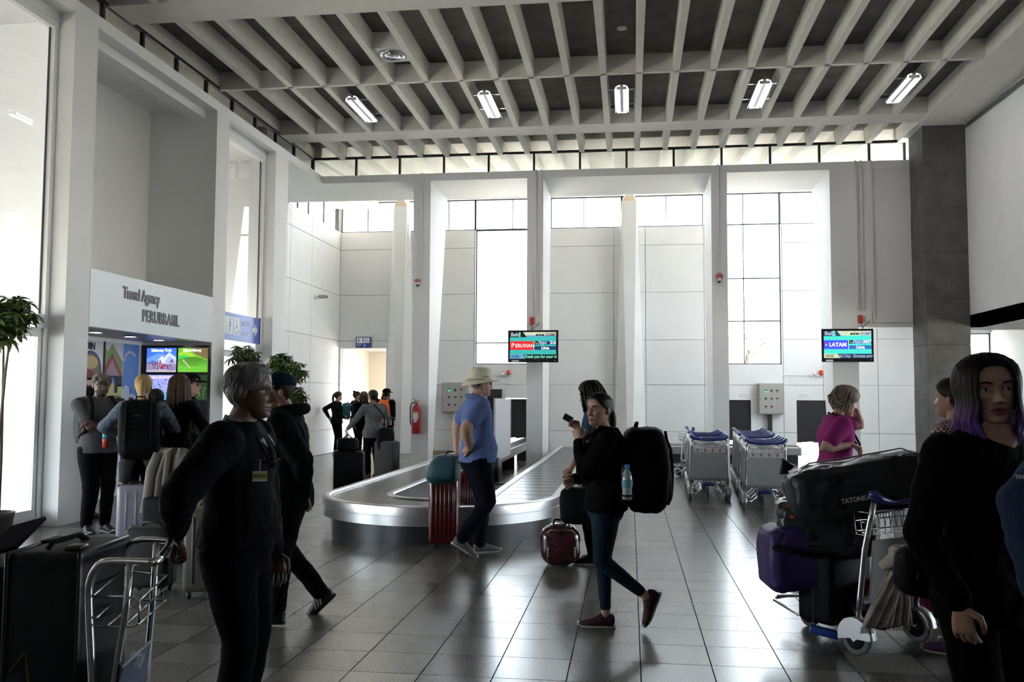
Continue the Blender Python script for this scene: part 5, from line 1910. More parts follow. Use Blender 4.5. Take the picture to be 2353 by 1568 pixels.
def shoe(parent, M, size, m, sole, stripes=None, name='shoe'):
    """M: 4x4 frame, origin at heel-bottom centre, +y towards toe"""
    L = size
    secs = [(-.02, .020, .03, .07), (.02, .033, .0, .095), (.18, .036, .0, .11), (.36, .036, .0, .105), (.55, .043, .0, .075), (.75, .047, .0, .058), (.92, .036, .0, .045), (1.0, .018, .012, .030)]
    mb = MB()
    rings = []
    for t, hw, z0, z1 in secs:
        k_ = L / .27
        rings.append([M @ V((hw * k_ * sgnpow(math.cos(a), .75), t * L, (z0 + .016) * k_ + (z1 - z0 - .016) * k_ * max(0, math.sin(a)) ** .8)) for a in [2 * PI * q / 14 for q in range(14)]])
    mb.loft(rings)
    o = mb.build(name, m, parent)
    sm = MB()
    rings = []
    for z in (0.0, .006, .022):
        ring = []
        for q in range(24):
            a = 2 * PI * q / 24
            y = .5 + .53 * math.sin(a)
            w = (.044 if y > .45 else .036) * (1 - .25 * math.exp(-((y - .42) / .16) ** 2))
            ring.append(M @ V((w * (L / .27) * sgnpow(math.cos(a), .7), (y - .01) * L, (z + (.018 * max(0, y - .85) * 6 if y > .85 else 0)) * L / .27)))
        rings.append(ring)
    sm.loft(rings)
    sm.build('sole', sole, o)
    if stripes:
        st = MB()
        for q in range(3):
            y = (.36 + q * .09) * L
            for sx in (-1, 1):
                st.add([M @ V((sx * .0425 * L / .27, y, .03)), M @ V((sx * .0425 * L / .27, y + .012, .03)), M @ V((sx * .033 * L / .27, y - .015, .085)), M @ V((sx * .033 * L / .27, y - .03, .085))], [(0, 1, 2, 3)])
        st.build('stripe', stripes, o)
    return o


def person(label, loc, face, h=1.68, skin=SKIN_M, top=None, sleeve='long', bottom=None, shoes=None, sole=None, hair=None, hstyle=('short', None), bulk=1.0, belly=0.0, lean=0.0, twist=0.0, side=0.0,
           hip=None, feet=None, hands=None, elbows=None, head=(0, 0, 0), hcurl=(.45, .45), hdir=(None, None), hnrm=(None, None), detail=1, vox=.016, neck_skin=.0, face_f=None, lip=None, topname='top', botname='trousers', female=False,
           hem=.50, gaze=(0, 0), folds=.02, show_body=True, stripes=None, crop=0.0, shoe_pitch=(None, None)):
    f = face_f or {}
    fa = math.atan2(-face[0], face[1])  # rotation so that +y points along face
    root = empty('person', loc, fa, label, 'person')
    hipz = .525 * h
    hp = V(hip) if hip else V((0, 0, hipz))
    T = Matrix.Translation(hp) @ Matrix.Rotation(-lean, 4, 'X') @ Matrix.Rotation(side, 4, 'Y') @ Matrix.Rotation(twist, 4, 'Z')
    b = bulk
    sw = (.110 if female else .126) * h * (b * .5 + .5)

    def tp(x, y, z):  # torso point, z above hip
        return T @ V((x, y, z))
    SH = [tp(s * sw * .96, 0, .271 * h) for s in (-1, 1)]
    HJ = [hp + Matrix.Rotation(twist * .5, 3, 'Z') @ V((s * .056 * h, 0, 0)) for s in (-1, 1)]
    feet = feet or ((-.10, .0, .0), (.10, .0, .0))
    hands = hands or ((-.20 * h / 1.68 - .02, .05, .47 * h), (.20 * h / 1.68 + .02, .05, .47 * h))
    elbows = elbows or ((-.4, -1, 0), (.4, -1, 0))
    L1, L2 = .2405 * h, .2405 * h
    knees, ank = [], []
    for i in range(2):
        fx = feet[i]
        a = V((fx[0], fx[1], fx[2] + .05 * h))
        kp = V((0, 1, 0)) if len(fx) < 4 else V((math.sin(-fx[3]), math.cos(fx[3]), 0))
        k_, a2 = ik(HJ[i], a, L1, L2, kp)
        knees.append(k_)
        ank.append(a2)
    A1, A2 = .172 * h, .150 * h
    elb, wri = [], []
    for i in range(2):
        e, w = ik(SH[i], hands[i], A1, A2, elbows[i])
        elb.append(e)
        wri.append(w)
    neck0, neck1 = tp(0, -.005 * h, .30 * h), tp(0, .012 * h, .345 * h)
    Hh = .135 * h
    HM = Matrix.Translation(T @ V((0, .018 * h, .335 * h))) @ Matrix.Rotation(fa * 0, 4, 'Z')
    R = (T.to_3x3() @ Matrix.Identity(3)).to_4x4()
    # the head turns in the person's upright frame
    HM = Matrix.Translation(tp(0, .02 * h, .324 * h)) @ Matrix.Rotation(-head[0], 4, 'Z') @ Matrix.Rotation(-head[1], 4, 'X') @ Matrix.Rotation(head[2], 4, 'Y')
    HS = HM @ Matrix.Scale(Hh * 1.06, 4)

    def torso(mb, g, z0=-.06, z1=.315, flare=0.0):
        secs = [(-.075, .085, .066), (-.03, .098, .074), (.0, .100, .074), (.05, .093, .066), (.10, .086, .060), (.15, .092, .064), (.20, .103, .068), (.245, .112, .064), (.275, .108, .054), (.30, .075, .042), (.318, .042, .036)]
        if female:
            secs = [(-.075, .090, .068), (-.03, .104, .076), (.0, .102, .074), (.05, .088, .062), (.10, .076, .054), (.15, .083, .060), (.20, .094, .074), (.245, .102, .064), (.275, .098, .050), (.30, .068, .040), (.318, .038, .034)]
        rings = []
        for z, hw, hd in secs:
            if z < z0 - .02 or z > z1 + .02:
                continue
            bl = belly * math.exp(-((z - .06) / .07) ** 2)
            fl = flare * max(0, (.1 - z) / .15)
            hw_, hd_ = (hw * b + fl) * h + g, (hd * (b * .7 + .3) + fl) * h + g
            rings.append([tp(hw_ * sgnpow(math.cos(a), .85), hd_ * sgnpow(math.sin(a), .9) + (bl * h if math.sin(a) > 0 else 0) * math.sin(a), z * h) for a in [2 * PI * k / 20 for k in range(20)]])
        mb.loft(rings)

    ra = (.037 * b * h, .029 * b * h, .017 * h)  # shoulder, elbow, wrist
    rl = (.062 * b * h, .037 * h, .024 * h)
    if female:
        ra = (.032 * b * h, .025 * b * h, .0155 * h)
        rl = (.059 * b * h, .036 * h, .022 * h)
    # ---- body
    bm = MB()
    torso(bm, -.012)
    bm.tube([neck0 - (neck1 - neck0) * .6, neck0, neck1, neck1 + (neck1 - neck0) * .9], [.05 * h, .036 * h * (.9 if female else 1.05), .033 * h * (.9 if female else 1.05), .034 * h * (.9 if female else 1.0)], 14)
    for i in range(2):
        limb(bm, [SH[i], elb[i], wri[i]], [r - .006 if sleeve == 'long' else r for r in ra])
        limb(bm, [HJ[i] - V((0, 0, .02 * h)), knees[i], ank[i]], [rl[0] - .012, rl[1] - .008, rl[2] - .002])
    vs, fs = remesh(bm, max(vox, .013), 5)
    fm = MB()
    fm.add(vs, fs, 0, True)
    n1, n2 = (84, 72) if detail >= 2 else ((48, 40) if detail == 1 else (28, 24))
    hv, hf, hmi = head_mesh(f, n1, n2)
    b0 = len(fm.v)
    fm.v += [tuple(HS @ p) for p in hv]
    for q, m_ in zip(hf, hmi):
        fm.f.append(tuple(i + b0 for i in q))
        fm.m.append(m_ if detail else 0)
        fm.s.append(True)
    for s in (-1, 1):
        fm.ell(HS @ V((s * .325 * f.get('wide', 1), -.03, .47)), (.035 * Hh, .075 * Hh, .125 * Hh), HM.to_3x3() @ Matrix.Rotation(s * .35, 3, 'Z') @ Matrix.Rotation(-.2, 3, 'X'), 10, 8)
    for i in range(2):
        fdir = (wri[i] - elb[i]).normalized()
        d = V(hdir[i]) if hdir[i] else fdir
        nr = V(hnrm[i]) if hnrm[i] else V((1 if i else -1, 0, 0))
        hand_into(fm, wri[i], d, nr, .108 * h * (.92 if female else 1), hcurl[i], 1 if i else -1)
    fm.build('body', [skin, lip or M_lip2], root)
    # ---- eyes, brows
    if detail >= 1:
        for s in (-1, 1):
            ec = V((s * .135 * f.get('wide', 1), .262, .505))
            em_ = MB()
            er = .052
            em_.ell(HS @ ec, (er * Hh, er * Hh, er * Hh), None, 14, 10)
            gz = (HM.to_3x3() @ V((gaze[0], 1, gaze[1]))).normalized()
            em_.ell(HS @ ec + gz * (er * Hh * .72), (.026 * Hh, .026 * Hh, .026 * Hh), None, 10, 8, 1)
            em_.build('eye', [M_eye, M_iris], root)
            lm = MB()
            # lids: upper shell and lower lip of the eye
            for (a0, a1) in ((18, 100), (-100, -32)):
                rings = []
                for k in range(6):
                    a = math.radians(a0 + (a1 - a0) * k / 5)
                    rings.append([HS @ (ec + V((er * 1.13 * math.sin(t), er * 1.13 * math.cos(t) * math.cos(a), er * 1.13 * math.cos(t) * math.sin(a)))) for t in [-1.45 + 2.9 * q / 10 for q in range(11)]])
                lm.loft(rings, cap=False, close=False)
            lm.build('eyelid', skin, root)
            br = MB().tube([HS @ head_pt(math.asin(min(.98, abs(x) / .36)) * s, z, f) + HM.to_3x3() @ V((0, .003, 0)) for x, z in ((.055, .585), (.10, .605), (.16, .612), (.215, .59))], [.014 * Hh, .027 * Hh, .024 * Hh, .008 * Hh], 8, flat=.6)
            br.build('eyebrow', hair or H_dark, root)
    # ---- garments
    if top is not None:
        tm = MB()
        g = .017
        torso(tm, g, z0=(hem - .525), flare=.006)
        tm.tube([neck0 - (neck1 - neck0) * .5, neck0 + (neck1 - neck0) * .25], [.058 * h, .040 * h], 14)
        for i in range(2):
            if sleeve == 'long':
                limb(tm, [SH[i], elb[i], elb[i].lerp(wri[i], .93)], [ra[0] + g, ra[1] + g * 1.15, ra[2] + g * 1.2])
            elif sleeve == 'short':
                limb(tm, [SH[i], SH[i].lerp(elb[i], .64)], [ra[0] + g, ra[1] + .026])
        vs, fs = remesh(tm, vox, 4, folds if sleeve == 'long' else folds * .6, .075)
        t_ = MB().add(vs, fs, 0, True).build(topname, top, root)
    if bottom is not None:
        pm = MB()
        g = crop if crop else .012
        rings = []
        for z, hw, hd in ((-.085, .06, .05), (-.06, .092, .068), (-.02, .102, .077), (.03, .097, .070), (.055, .092, .066)):
            rings.append([T @ V((hw * b * h * math.cos(a) + g * math.cos(a), (hd * (b * .7 + .3) * h + g) * math.sin(a) + (belly * .5 * h * max(0, math.sin(a)) if z > .0 else 0), z * h)) for a in [2 * PI * k / 20 for k in range(20)]])
        pm.loft(rings)
        for i in range(2):
            end = knees[i].lerp(ank[i], .97 if not crop else .86)
            limb(pm, [HJ[i] - V((0, 0, .015 * h)), knees[i], end], [rl[0] + g * .5, rl[1] + g, rl[2] + (g * 1.7 if not crop else .004)])
        vs, fs = remesh(pm, vox, 4, folds * (.7 if not crop else .25), .09)
        MB().add(vs, fs, 0, True).build(botname, bottom, root)
    if shoes is not None:
        for i in range(2):
            fx = feet[i]
            yaw = fx[3] if len(fx) > 3 else (-.12 if i == 0 else .12) * -1
            pt = shoe_pitch[i] or 0.0
            sl = .155 * h
            # heel sits behind the ankle
            M = Matrix.Translation(ank[i]) @ Matrix.Rotation(yaw, 4, 'Z') @ Matrix.Rotation(-pt, 4, 'X') @ Matrix.Translation(V((0, -.055, -.05 * h)))
            shoe(root, M, sl, shoes, sole or shoes, stripes)
    root['_'] = 0
    del root['_']
    info = dict(root=root, HM=HM, HS=HS, Hh=Hh, T=T, tp=tp, SH=SH, elb=elb, wri=wri, f=f, hp=hp, h=h, skin=skin)
    # ---- hair
    kind = hstyle[0]
    if hair is not None and kind:
        add_hair(info, hair, kind, hstyle[1] if len(hstyle) > 1 else None, detail)
    return info


def put(mb, HS):
    mb.v = [tuple(HS @ V(p)) for p in mb.v]
    return mb


def add_hair(I, m, kind, opt, detail):
    f, HS, root = I['f'], I['HS'], I['root']
    n1, n2 = (64, 40) if detail >= 2 else (36, 22)
    lines = {'short': (.83, .50, .20), 'long': (.80, .40, .12), 'pony': (.82, .50, .22), 'bob': (.74, .28, .08), 'bun': (.82, .48, .2), 'crop': (.84, .50, .20)}
    infl = {'short': .04, 'long': .065, 'pony': .03, 'bob': .085, 'bun': .03, 'crop': .02}[kind]
    mb = hair_cap(f, lines[kind], infl, n1, n2, .008)
    rnd = random.Random(opt.get('seed', 1) if isinstance(opt, dict) else 1)
    if kind == 'short' and detail >= 2:
        for k in range(420):
            phi = rnd.uniform(-PI, PI)
            a = abs(phi)
            zmin = .84 if a < .6 else (.84 - (a - .6) / .7 * .28 if a < 1.3 else (.56 if a < 1.9 else .28))
            z = rnd.uniform(zmin, .97)
            pts = []
            for q in range(5):
                t = q / 4
                zz2 = z - .16 * t if a > .9 else z - .02 * t
                ph2 = phi + (.10 * t if a > .9 else .35 * t * (1 if phi > 0 else -1))
                pts.append(head_pt(ph2, max(.2, zz2), f, .035 + .018 * math.sin(PI * t * .8)))
            mb.tube(pts, [.006, .016, .018, .014, .003], 5)
    if kind in ('long', 'bob'):
        length = (opt or {}).get('length', 1.25)
        n = int((opt or {}).get('n', 60) * 1.5)
        wav = (opt or {}).get('wave', .05)
        if kind == 'bob':
            length = (opt or {}).get('length', .5)
        for k in range(n):
            a = rnd.uniform(-1, 1)
            phi = PI + a * (2.15 if kind == 'long' else 1.75)
            z0 = rnd.uniform(.45, .92)
            p0 = head_pt(phi, z0, f, infl + .01)
            p1 = head_pt(phi, max(.15, z0 - .35), f, infl + .05)
            ln = length * rnd.uniform(.82, 1.05)
            out = V((p1.x, p1.y, 0)).normalized()
            ph, w_ = rnd.uniform(0, 6.28), wav * rnd.uniform(.6, 1.3)
            pts = [p0, p0.lerp(p1, .5) + out * .02, p1]
            for q in range(1, 8):
                t = q / 7
                base = p1 + V((0, 0, -ln * t * .85)) + out * (.05 * math.sin(PI * t) + (.02 - .05 * t if kind == 'bob' else .03 * t)) - V((0, .03 * t, 0))
                base += V((math.sin(ph + t * 6.5) * w_, math.cos(ph + t * 6.5) * w_, 0)) * t
                pts.append(base)
            r = rnd.uniform(.045, .075) * (.62 if kind == 'bob' else .8)
            mb.tube(pts, [r * .7, r, r] + [r * (1 - .75 * (q / 7) ** 2) for q in range(1, 8)], 6)
    if kind == 'pony':
        o = opt or {}
        base = V((0, -.43, o.get('z', .78)))
        ln = o.get('length', 1.2)
        mb.ell(base + V((0, -.03, 0)), (.07, .07, .07), None, 10, 8)
        for k in range(o.get('n', 26)):
            ph = rnd.uniform(0, 6.28)
            w_ = rnd.uniform(0, .11)
            pts = []
            for q in range(9):
                t = q / 8
                pts.append(base + V((math.cos(ph) * w_ * (.3 + t), -.05 - .12 * math.sin(t * 2.4) + math.sin(ph) * w_ * (.3 + t) * .7, .06 * math.sin(t * 3) - ln * t ** 1.1)))
            mb.tube(pts, [.04, .06, .07, .07, .065, .06, .05, .035, .01], 6)
    if kind == 'bun':
        o = opt or {}
        mb.ell(V((0, -.30, o.get('z', .98))), (.15, .15, .14), None, 14, 10)
        mb.tube([V((.11 * math.cos(a), -.30 + .11 * math.sin(a), o.get('z', .98) - .04 + .02 * math.sin(3 * a))) for a in [2 * PI * q / 16 for q in range(16)]], .06, 8, closed=True)
    put(mb, HS)
    mb.build('hair', m, root)


def cap(I, m, brim_front=1, name='cap', tilt=0.0, m2=None):
    f, HS, root = I['f'], I['HS'], I['root']
    mb = hair_cap(f, (.70, .66, .60), .06, 40, 16, 0)
    put(mb, HS)
    c = mb.build(name, m, root)
    bm = MB()
    pts_o, pts_i = [], []
    for k in range(13):
        a = -1.15 + 2.3 * k / 12
        d = 0 if brim_front > 0 else PI
        p = head_pt(a + d, .70, f, .055)
        q = p + V((0, brim_front * .34 * math.cos(a) ** .7, -.06 - .03 * abs(math.sin(a))))
        pts_i.append(p)
        pts_o.append(q)
    vs = pts_i + pts_o
    n = len(pts_i)
    bm.add(vs, [(k, k + 1, n + k + 1, n + k) for k in range(n - 1)], 0, True)
    put(bm, HS)
    o = bm.build('brim', m2 or m, c)
    md = o.modifiers.new('t', 'SOLIDIFY')
    md.thickness = .006
    return c


def glasses(I, dark=True):
    HS, root, f = I['HS'], I['root'], I['f']
    mb = MB()
    for s in (-1, 1):
        c = V((s * .135, .385, .50))
        mb.tube([c + V((.085 * sgnpow(math.cos(a), .7), -.02 * abs(math.cos(a)), .06 * sgnpow(math.sin(a), .7))) for a in [2 * PI * q / 20 for q in range(20)]], .012, 6, closed=True)
        mb.tube([c + V((s * .085, -.02, .03)), V((s * .325, .2, .53)), V((s * .335, -.02, .52))], .010, 6)
        if dark:
            mb.ell(c, (.078, .008, .052), None, 12, 6, 1)
    mb.tube([V((-.05, .40, .515)), V((0, .41, .525)), V((.05, .40, .515))], .010, 6)
    put(mb, HS)
    return mb.build('glasses', [M_black, M_lens], root)


def wrist_world(I, i):
    bpy.context.view_layer.update()
    return I['root'].matrix_world @ I['wri'][i]


def backpack(label, I, size, m, off=(0, 0), seed=1, bottle=None, accent=None):
    """worn on the back of a person; a thing of its own"""
    w, d, hh = size
    root = I['root']
    bpy.context.view_layer.update()
    T = I['T']
    h = I['h']
    base = T @ V((off[0], -.075 * h - d / 2 - .01, .235 * h - hh * .80 + off[1]))
    bp = empty('backpack', root.matrix_world @ base, root.rotation_euler.z, label, 'backpack')
    rx = T.to_3x3().to_euler().x
    bp.rotation_euler = Euler((0, 0, root.rotation_euler.z))
    bp.rotation_euler.x = 0
    s_ = soft((w, d, hh), .42, .5, .018, 0, 36, 24, seed)
    sh = math.tan(-rx) if abs(rx) < 1 else 0
    s_.v = [(p[0], p[1] + (p[2]) * sh - (.03 if p[1] < 0 else 0) * math.sin(PI * min(1, max(0, p[2] / hh))), p[2]) for p in s_.v]
    s_.build('pack_body', m, bp)
    pk = soft((w * .78, d * .4, hh * .45), .45, .5, .01, 0, 24, 14, seed + 1)
    pk.v = [(p[0], p[1] - d * .45 + (p[2] + .06) * sh, p[2] + .06) for p in pk.v]
    pk.build('front_pocket', accent or m, bp)
    MB().tube([(-.05, d * .2 + hh * sh, hh * .97), (-.04, d * .15 + hh * sh, hh * 1.05), (.04, d * .15 + hh * sh, hh * 1.05), (.05, d * .2 + hh * sh, hh * .97)], .009, 6).build('grab_loop', M_strapblk, bp)
    for s in (-1, 1):
        cs = []
        for k in range(9):
            t = k / 8
            z = hh * (.10 + .86 * t)
            y = -d / 2 * (1.02 if .1 < t < .85 else .9) - .028 * math.sin(PI * min(1, z / hh)) + z * sh - .006
            cs.append((s * w * .30, y, z))
        MB().tube(cs, .011, 6, flat=.5).build('compression_strap', M_strapblk, bp)
    MB().tube([(-w * .36, -d * .47 + hh * .70 * sh, hh * .72), (0, -d * .60 + hh * .70 * sh, hh * .74), (w * .36, -d * .47 + hh * .70 * sh, hh * .72)], .006, 6).build('zip', M_plastic_blk, bp)
    inv = bp.matrix_basis.inverted()
    bpy.context.view_layer.update()
    inv = bp.matrix_world.inverted() @ root.matrix_world
    for s in (-1, 1):
        pts = [(s * .055 * h, -.085 * h, .255 * h), (s * .06 * h, -.05 * h, .315 * h), (s * .068 * h, .02 * h, .325 * h), (s * .074 * h, .09 * h, .27 * h), (s * .080 * h, .105 * h, .19 * h), (s * .10 * h, .06 * h, .11 * h), (s * .105 * h, -.02 * h, .075 * h), (s * .085 * h, -.09 * h, .06 * h)]
        mb = MB().tube([inv @ (T @ V(p)) for p in pts], .024, 8, flat=.45)
        mb.build('shoulder_strap', M_strapblk, bp)
    return bp
def F(n, c, r=.85, c2=None, sc=8, b=.3, bs=90):
    if max(c) < .025:
        c = tuple(x * .5 for x in c)
    return mat('cloth_' + n, c, r, col2=c2, scale=sc, bump=b, bscale=bs, spec=.06)


def toloc(p, loc, face):
    fa = math.atan2(-face[0], face[1])
    return Matrix.Rotation(-fa, 3, 'Z') @ (V(p) - V(loc))


M_soleW = mat('sole_white', (.55, .54, .52), .6)
M_soleB = mat('sole_black', (.02, .02, .02), .6)
M_shoeB = mat('shoe_black', (.012, .012, .013), .55)
M_shoeG = mat('shoe_grey', (.14, .14, .13), .7)
M_shoeM = mat('shoe_maroon', (.035, .008, .014), .7)
M_shoeW = mat('shoe_white', (.42, .41, .39), .6)

# ------------------------------------------------------------------ old man at the left front
loc, fc_ = (-1.70, 3.75, 0), (1, .10)
rh = toloc(at(402, 1228, 3.52), loc, fc_)
P1 = person('grey-haired man in a dark jacket wearing a yellow visitor badge', loc, fc_, 1.675, SKIN_D, F('charcoal_fleece', (.013, .013, .017)), 'long', F('navy_wool', (.006, .0075, .013)), M_shoeB, M_soleB,
            H_grey, ('short', None), bulk=1.16, belly=.03, lean=.02, hands=((-.24, .10, .80), tuple(rh)), elbows=((-.3, -1, 0), (1, -.05, 0)), head=(-.05, .03, 0), hcurl=(.4, .75), hdir=(None, (.0, -.25, -1)), hnrm=(None, (.75, -.6, .2)),
            detail=2, vox=.011, face_f={'nose': 1.35}, folds=.02, hem=.525, lip=M_lip2)
r_ = P1['root']
tp = P1['tp']
hh = P1['h']
cl = MB()
for s in (-1, 1):
    pts = [tp(s * .035 * hh, -.03 * hh, .335 * hh), tp(s * .043 * hh, .01 * hh, .325 * hh), tp(s * .028 * hh, .05 * hh, .300 * hh), tp(s * .022 * hh, .070 * hh, .275 * hh)]
    pts2 = [tp(s * .060 * hh, -.035 * hh, .305 * hh), tp(s * .066 * hh, .02 * hh, .298 * hh), tp(s * .055 * hh, .066 * hh, .275 * hh), tp(s * .030 * hh, .084 * hh, .255 * hh)]
    cl.loft([pts, pts2], cap=False, close=False)
o = cl.build('collar', F('pale_shirt', (.20, .21, .23)), r_)
o.modifiers.new('t', 'SOLIDIFY').thickness = .005
tie = MB().tube([tp(0, .066 * hh, .272 * hh), tp(0, .086 * hh, .24 * hh), tp(.0, .093 * hh, .20 * hh)], [.018, .026, .022], 8, flat=.5)
tie.build('tie', F('dark_tie', (.02, .02, .03)), r_)
ln = MB()
for s in (-1, 1):
    ln.tube([tp(s * .058 * hh, -.02 * hh, .322 * hh), tp(s * .060 * hh, .05 * hh, .300 * hh), tp(s * .045 * hh + .01 * hh, .096 * hh, .22 * hh), tp(.06 * hh, .098 * hh, .215 * hh)], .005, 6)
ln.build('lanyard', M_strapblk, r_)
bdg = empty('visitor_badge', (0, 0, 0), 0) if False else None
bp_ = tp(.085 * hh, .085 * hh, .185 * hh)
bw = MB().box(-.030, .030, -.002, .002, -.042, 0)
bo = bw.build('badge', mat('badge_yellow', (.36, .38, .10), .35), r_)
bo.location = bp_ + V((.012, .0, .02))
bo.rotation_euler = (0, 0, math.radians(112))
MB().box(-.030, .030, -.0028, -.002, -.042, -.033).box(-.030, .030, -.0028, -.002, -.006, 0).build('badge_band', mat('badge_white', (.5, .52, .48), .4), bo)
text('badge_text', 'VISITANTE', .0115, (0, -.003, -.02), (PI / 2, 0, 0), M_ink, bo, .0002, .0003, 'CENTER')
MB().box(-.004, .004, -.003, .003, 0, .05).build('badge_clip', M_chrome, bo)

# ------------------------------------------------------------------ man in cap walking behind him
loc, fc_ = (at(655, 1100, 6.0).x, 6.02, 0), (-1, -.18)
ra_ = toloc(at(738, 1362, 6.18), loc, fc_)
fa_ = toloc(atz(640, 1440, 0), loc, fc_)
lh = toloc(at(700, 1140, 5.95), loc, fc_)
P2 = person('man in dark green hooded jacket and cap striding behind the old man', loc, fc_, 1.74, SKIN_M, F('dark_green_parka', (.007, .012, .012)), 'long', F('black_denim', (.008, .008, .010)), M_shoeB, M_soleB, H_dark, ('crop',), bulk=1.14,
            lean=.06, hip=(0, -.02, .50 * 1.74), feet=((ra_.x, ra_.y, ra_.z - .05 * 1.74), (fa_.x, fa_.y + .02, 0)), hands=(tuple(lh), (.26, .15, .84)), detail=1, vox=.014, head=(-.25, .1, 0), shoe_pitch=(.75, 0), folds=.03, stripes=mat('stripe_white', (.4, .4, .4), .6), hem=.46)
cap(P2, F('navy_cap', (.010, .018, .032)), 1)
hd_ = MB().tube([P2['tp'](.085 * 1.74 * math.cos(a), -.015 * 1.74 + .06 * 1.74 * math.sin(a), .315 * 1.74 - .012 * math.sin(a)) for a in [2 * PI * q / 18 for q in range(18)]], .042, 10, closed=True)
hd_.build('hood', F('dark_green_parka', (.007, .012, .012)), P2['root'])

# ------------------------------------------------------------------ young woman with purple hair tips, right front
gx = at(2272, 900, 3.3)
loc, fc_ = (gx.x - .01, 3.34, 0), (.42, -.91)
rh = toloc(at(2208, 1392, 3.16), loc, fc_)
M_purplehair = bpy.data.materials.new('hair_dark_with_purple_ends')
M_purplehair = H_dark.copy()
M_purplehair.name = 'hair_dark_with_purple_ends'
nt = M_purplehair.node_tree
p_ = nt.nodes['Principled BSDF']
for l in list(p_.inputs['Base Color'].links):
    nt.links.remove(l)
tc_ = nt.nodes.new('ShaderNodeTexCoord')
sx_ = nt.nodes.new('ShaderNodeSeparateXYZ')
nt.links.new(tc_.outputs['Object'], sx_.inputs[0])
rp_ = nt.nodes.new('ShaderNodeValToRGB')
mr_ = nt.nodes.new('ShaderNodeMapRange')
mr_.inputs['From Min'].default_value = 1.34
mr_.inputs['From Max'].default_value = 1.60
nt.links.new(sx_.outputs['Z'], mr_.inputs['Value'])
nt.links.new(mr_.outputs[0], rp_.inputs['Fac'])
rp_.color_ramp.elements[0].color = (.13, .055, .27, 1)
rp_.color_ramp.elements[1].color = (.016, .010, .010, 1)
rp_.color_ramp.elements[0].position = .25
rp_.color_ramp.elements[1].position = .72
nt.links.new(rp_.outputs[0], p_.inputs['Base Color'])
P3 = person('young woman in black with purple-tipped hair looking towards us', loc, fc_, 1.685, SKIN_L, F('black_jersey', (.006, .006, .0065)), 'long', F('black_leggings', (.006, .006, .007)), M_shoeW, M_soleW, M_purplehair, (None,), bulk=.97,
            female=True, hands=((-.30, .10, .80), tuple(rh)), elbows=((-.5, -.8, 0), (.6, -.8, 0)), head=(.40, -.03, .05), hcurl=(.4, .42), hdir=(None, (-.08, .05, -1)), hnrm=(None, (.9, .45, .1)), detail=2, vox=.011, gaze=(-.45, .06), folds=.022, lip=M_lip, hem=.44,
            face_f={'wide': 1.12, 'nose': .9})
HS, f3, r3 = P3['HS'], P3['f'], P3['root']
hb_ = hair_cap(f3, (.835, .40, .12), .05, 72, 40, .006)
rnd = random.Random(5)
for k in range(300):
    side_ = 1 if k % 2 else -1
    a = rnd.uniform(.70, 2.3)
    phi = a * side_
    z0 = rnd.uniform(.80, .985) if a < 1.4 else rnd.uniform(.6, .97)
    pts = []
    p0 = head_pt(phi * .8, z0, f3, .05)
    ph, w_ = rnd.uniform(-.6, .6), rnd.uniform(.02, .05)
    ln_ = rnd.uniform(.92, 1.12) + (.12 if side_ < 0 else 0)
    for q in range(12):
        t = q / 11
        z = z0 - (z0 - .35) * min(1, t * 1.7)
        if z > .36:
            p = head_pt(phi * (.8 + .2 * min(1, t * 2)), z, f3, .055 + .03 * t)
        else:
            p = head_pt(phi, .36, f3, .075)
            d = (t - .588) / .412
            p = V((p.x * (1 + .16 * d), p.y - .04 * d, .36 - .50 * ln_ * d))
            cu = d * d
            p += V((side_ * .10 * math.sin(ph + d * 5.0) * cu, .10 * math.cos(ph + d * 5.0) * cu, .05 * math.sin(d * 6 + ph) * cu))
        pts.append(p)
    r0 = rnd.uniform(.011, .026)
    hb_.tube(pts, [r0 * .5] + [r0] * 8 + [r0 * .85, r0 * .6, r0 * .15], 6)
# front locks swept from the parting
for k in range(90):
    side_ = 1 if k % 2 else -1
    t0 = rnd.uniform(0, 1)
    pts = []
    for q in range(9):
        t = q / 8
        phi = side_ * (.10 + 1.18 * t ** .8) * (.92 + .16 * t0)
        z = .985 - .10 * t0 * (1 - t) - .62 * t ** 1.5
        pts.append(head_pt(phi, max(.33, z), f3, .045 + .02 * t0))
    hb_.tube(pts, [.008] + [.017] * 7 + [.01], 6)
put(hb_, HS)
hb_.build('hair', M_purplehair, r3)
for s in (-1, 1):
    e_ = HS @ V((s * .345, .02, .27))
    MB().tube([e_ + V((.004 * math.cos(a), .018 * math.cos(a), .022 * math.sin(a))) for a in [2 * PI * q / 20 for q in range(20)]], .0022, 6, closed=True).build('hoop_earring', M_chrome, r3)
nk = MB()
tq = P3['tp']
h3 = 1.665
rings = [[tq(x * h3, y * h3, z * h3) for x, y, z in ((-.052, .030, .312), (-.030, .066, .296), (0, .080, .284), (.030, .066, .296), (.052, .030, .312))], [tq(x * h3, y * h3, z * h3) for x, y, z in ((-.030, .045, .345), (-.018, .058, .338), (0, .062, .332), (.018, .058, .338), (.030, .045, .345))]]
nk.loft(rings, cap=False, close=False)
nk.build('neckline', SKIN_L, r3)
ks = MB().tube([tq(-.040 * h3, .062 * h3, .288 * h3), tq(-.012 * h3, .083 * h3, .262 * h3), tq(.02 * h3, .085 * h3, .252 * h3)], .004, 6).build('neck_tie', F('black_jersey', (.006, .006, .0065)), r3)

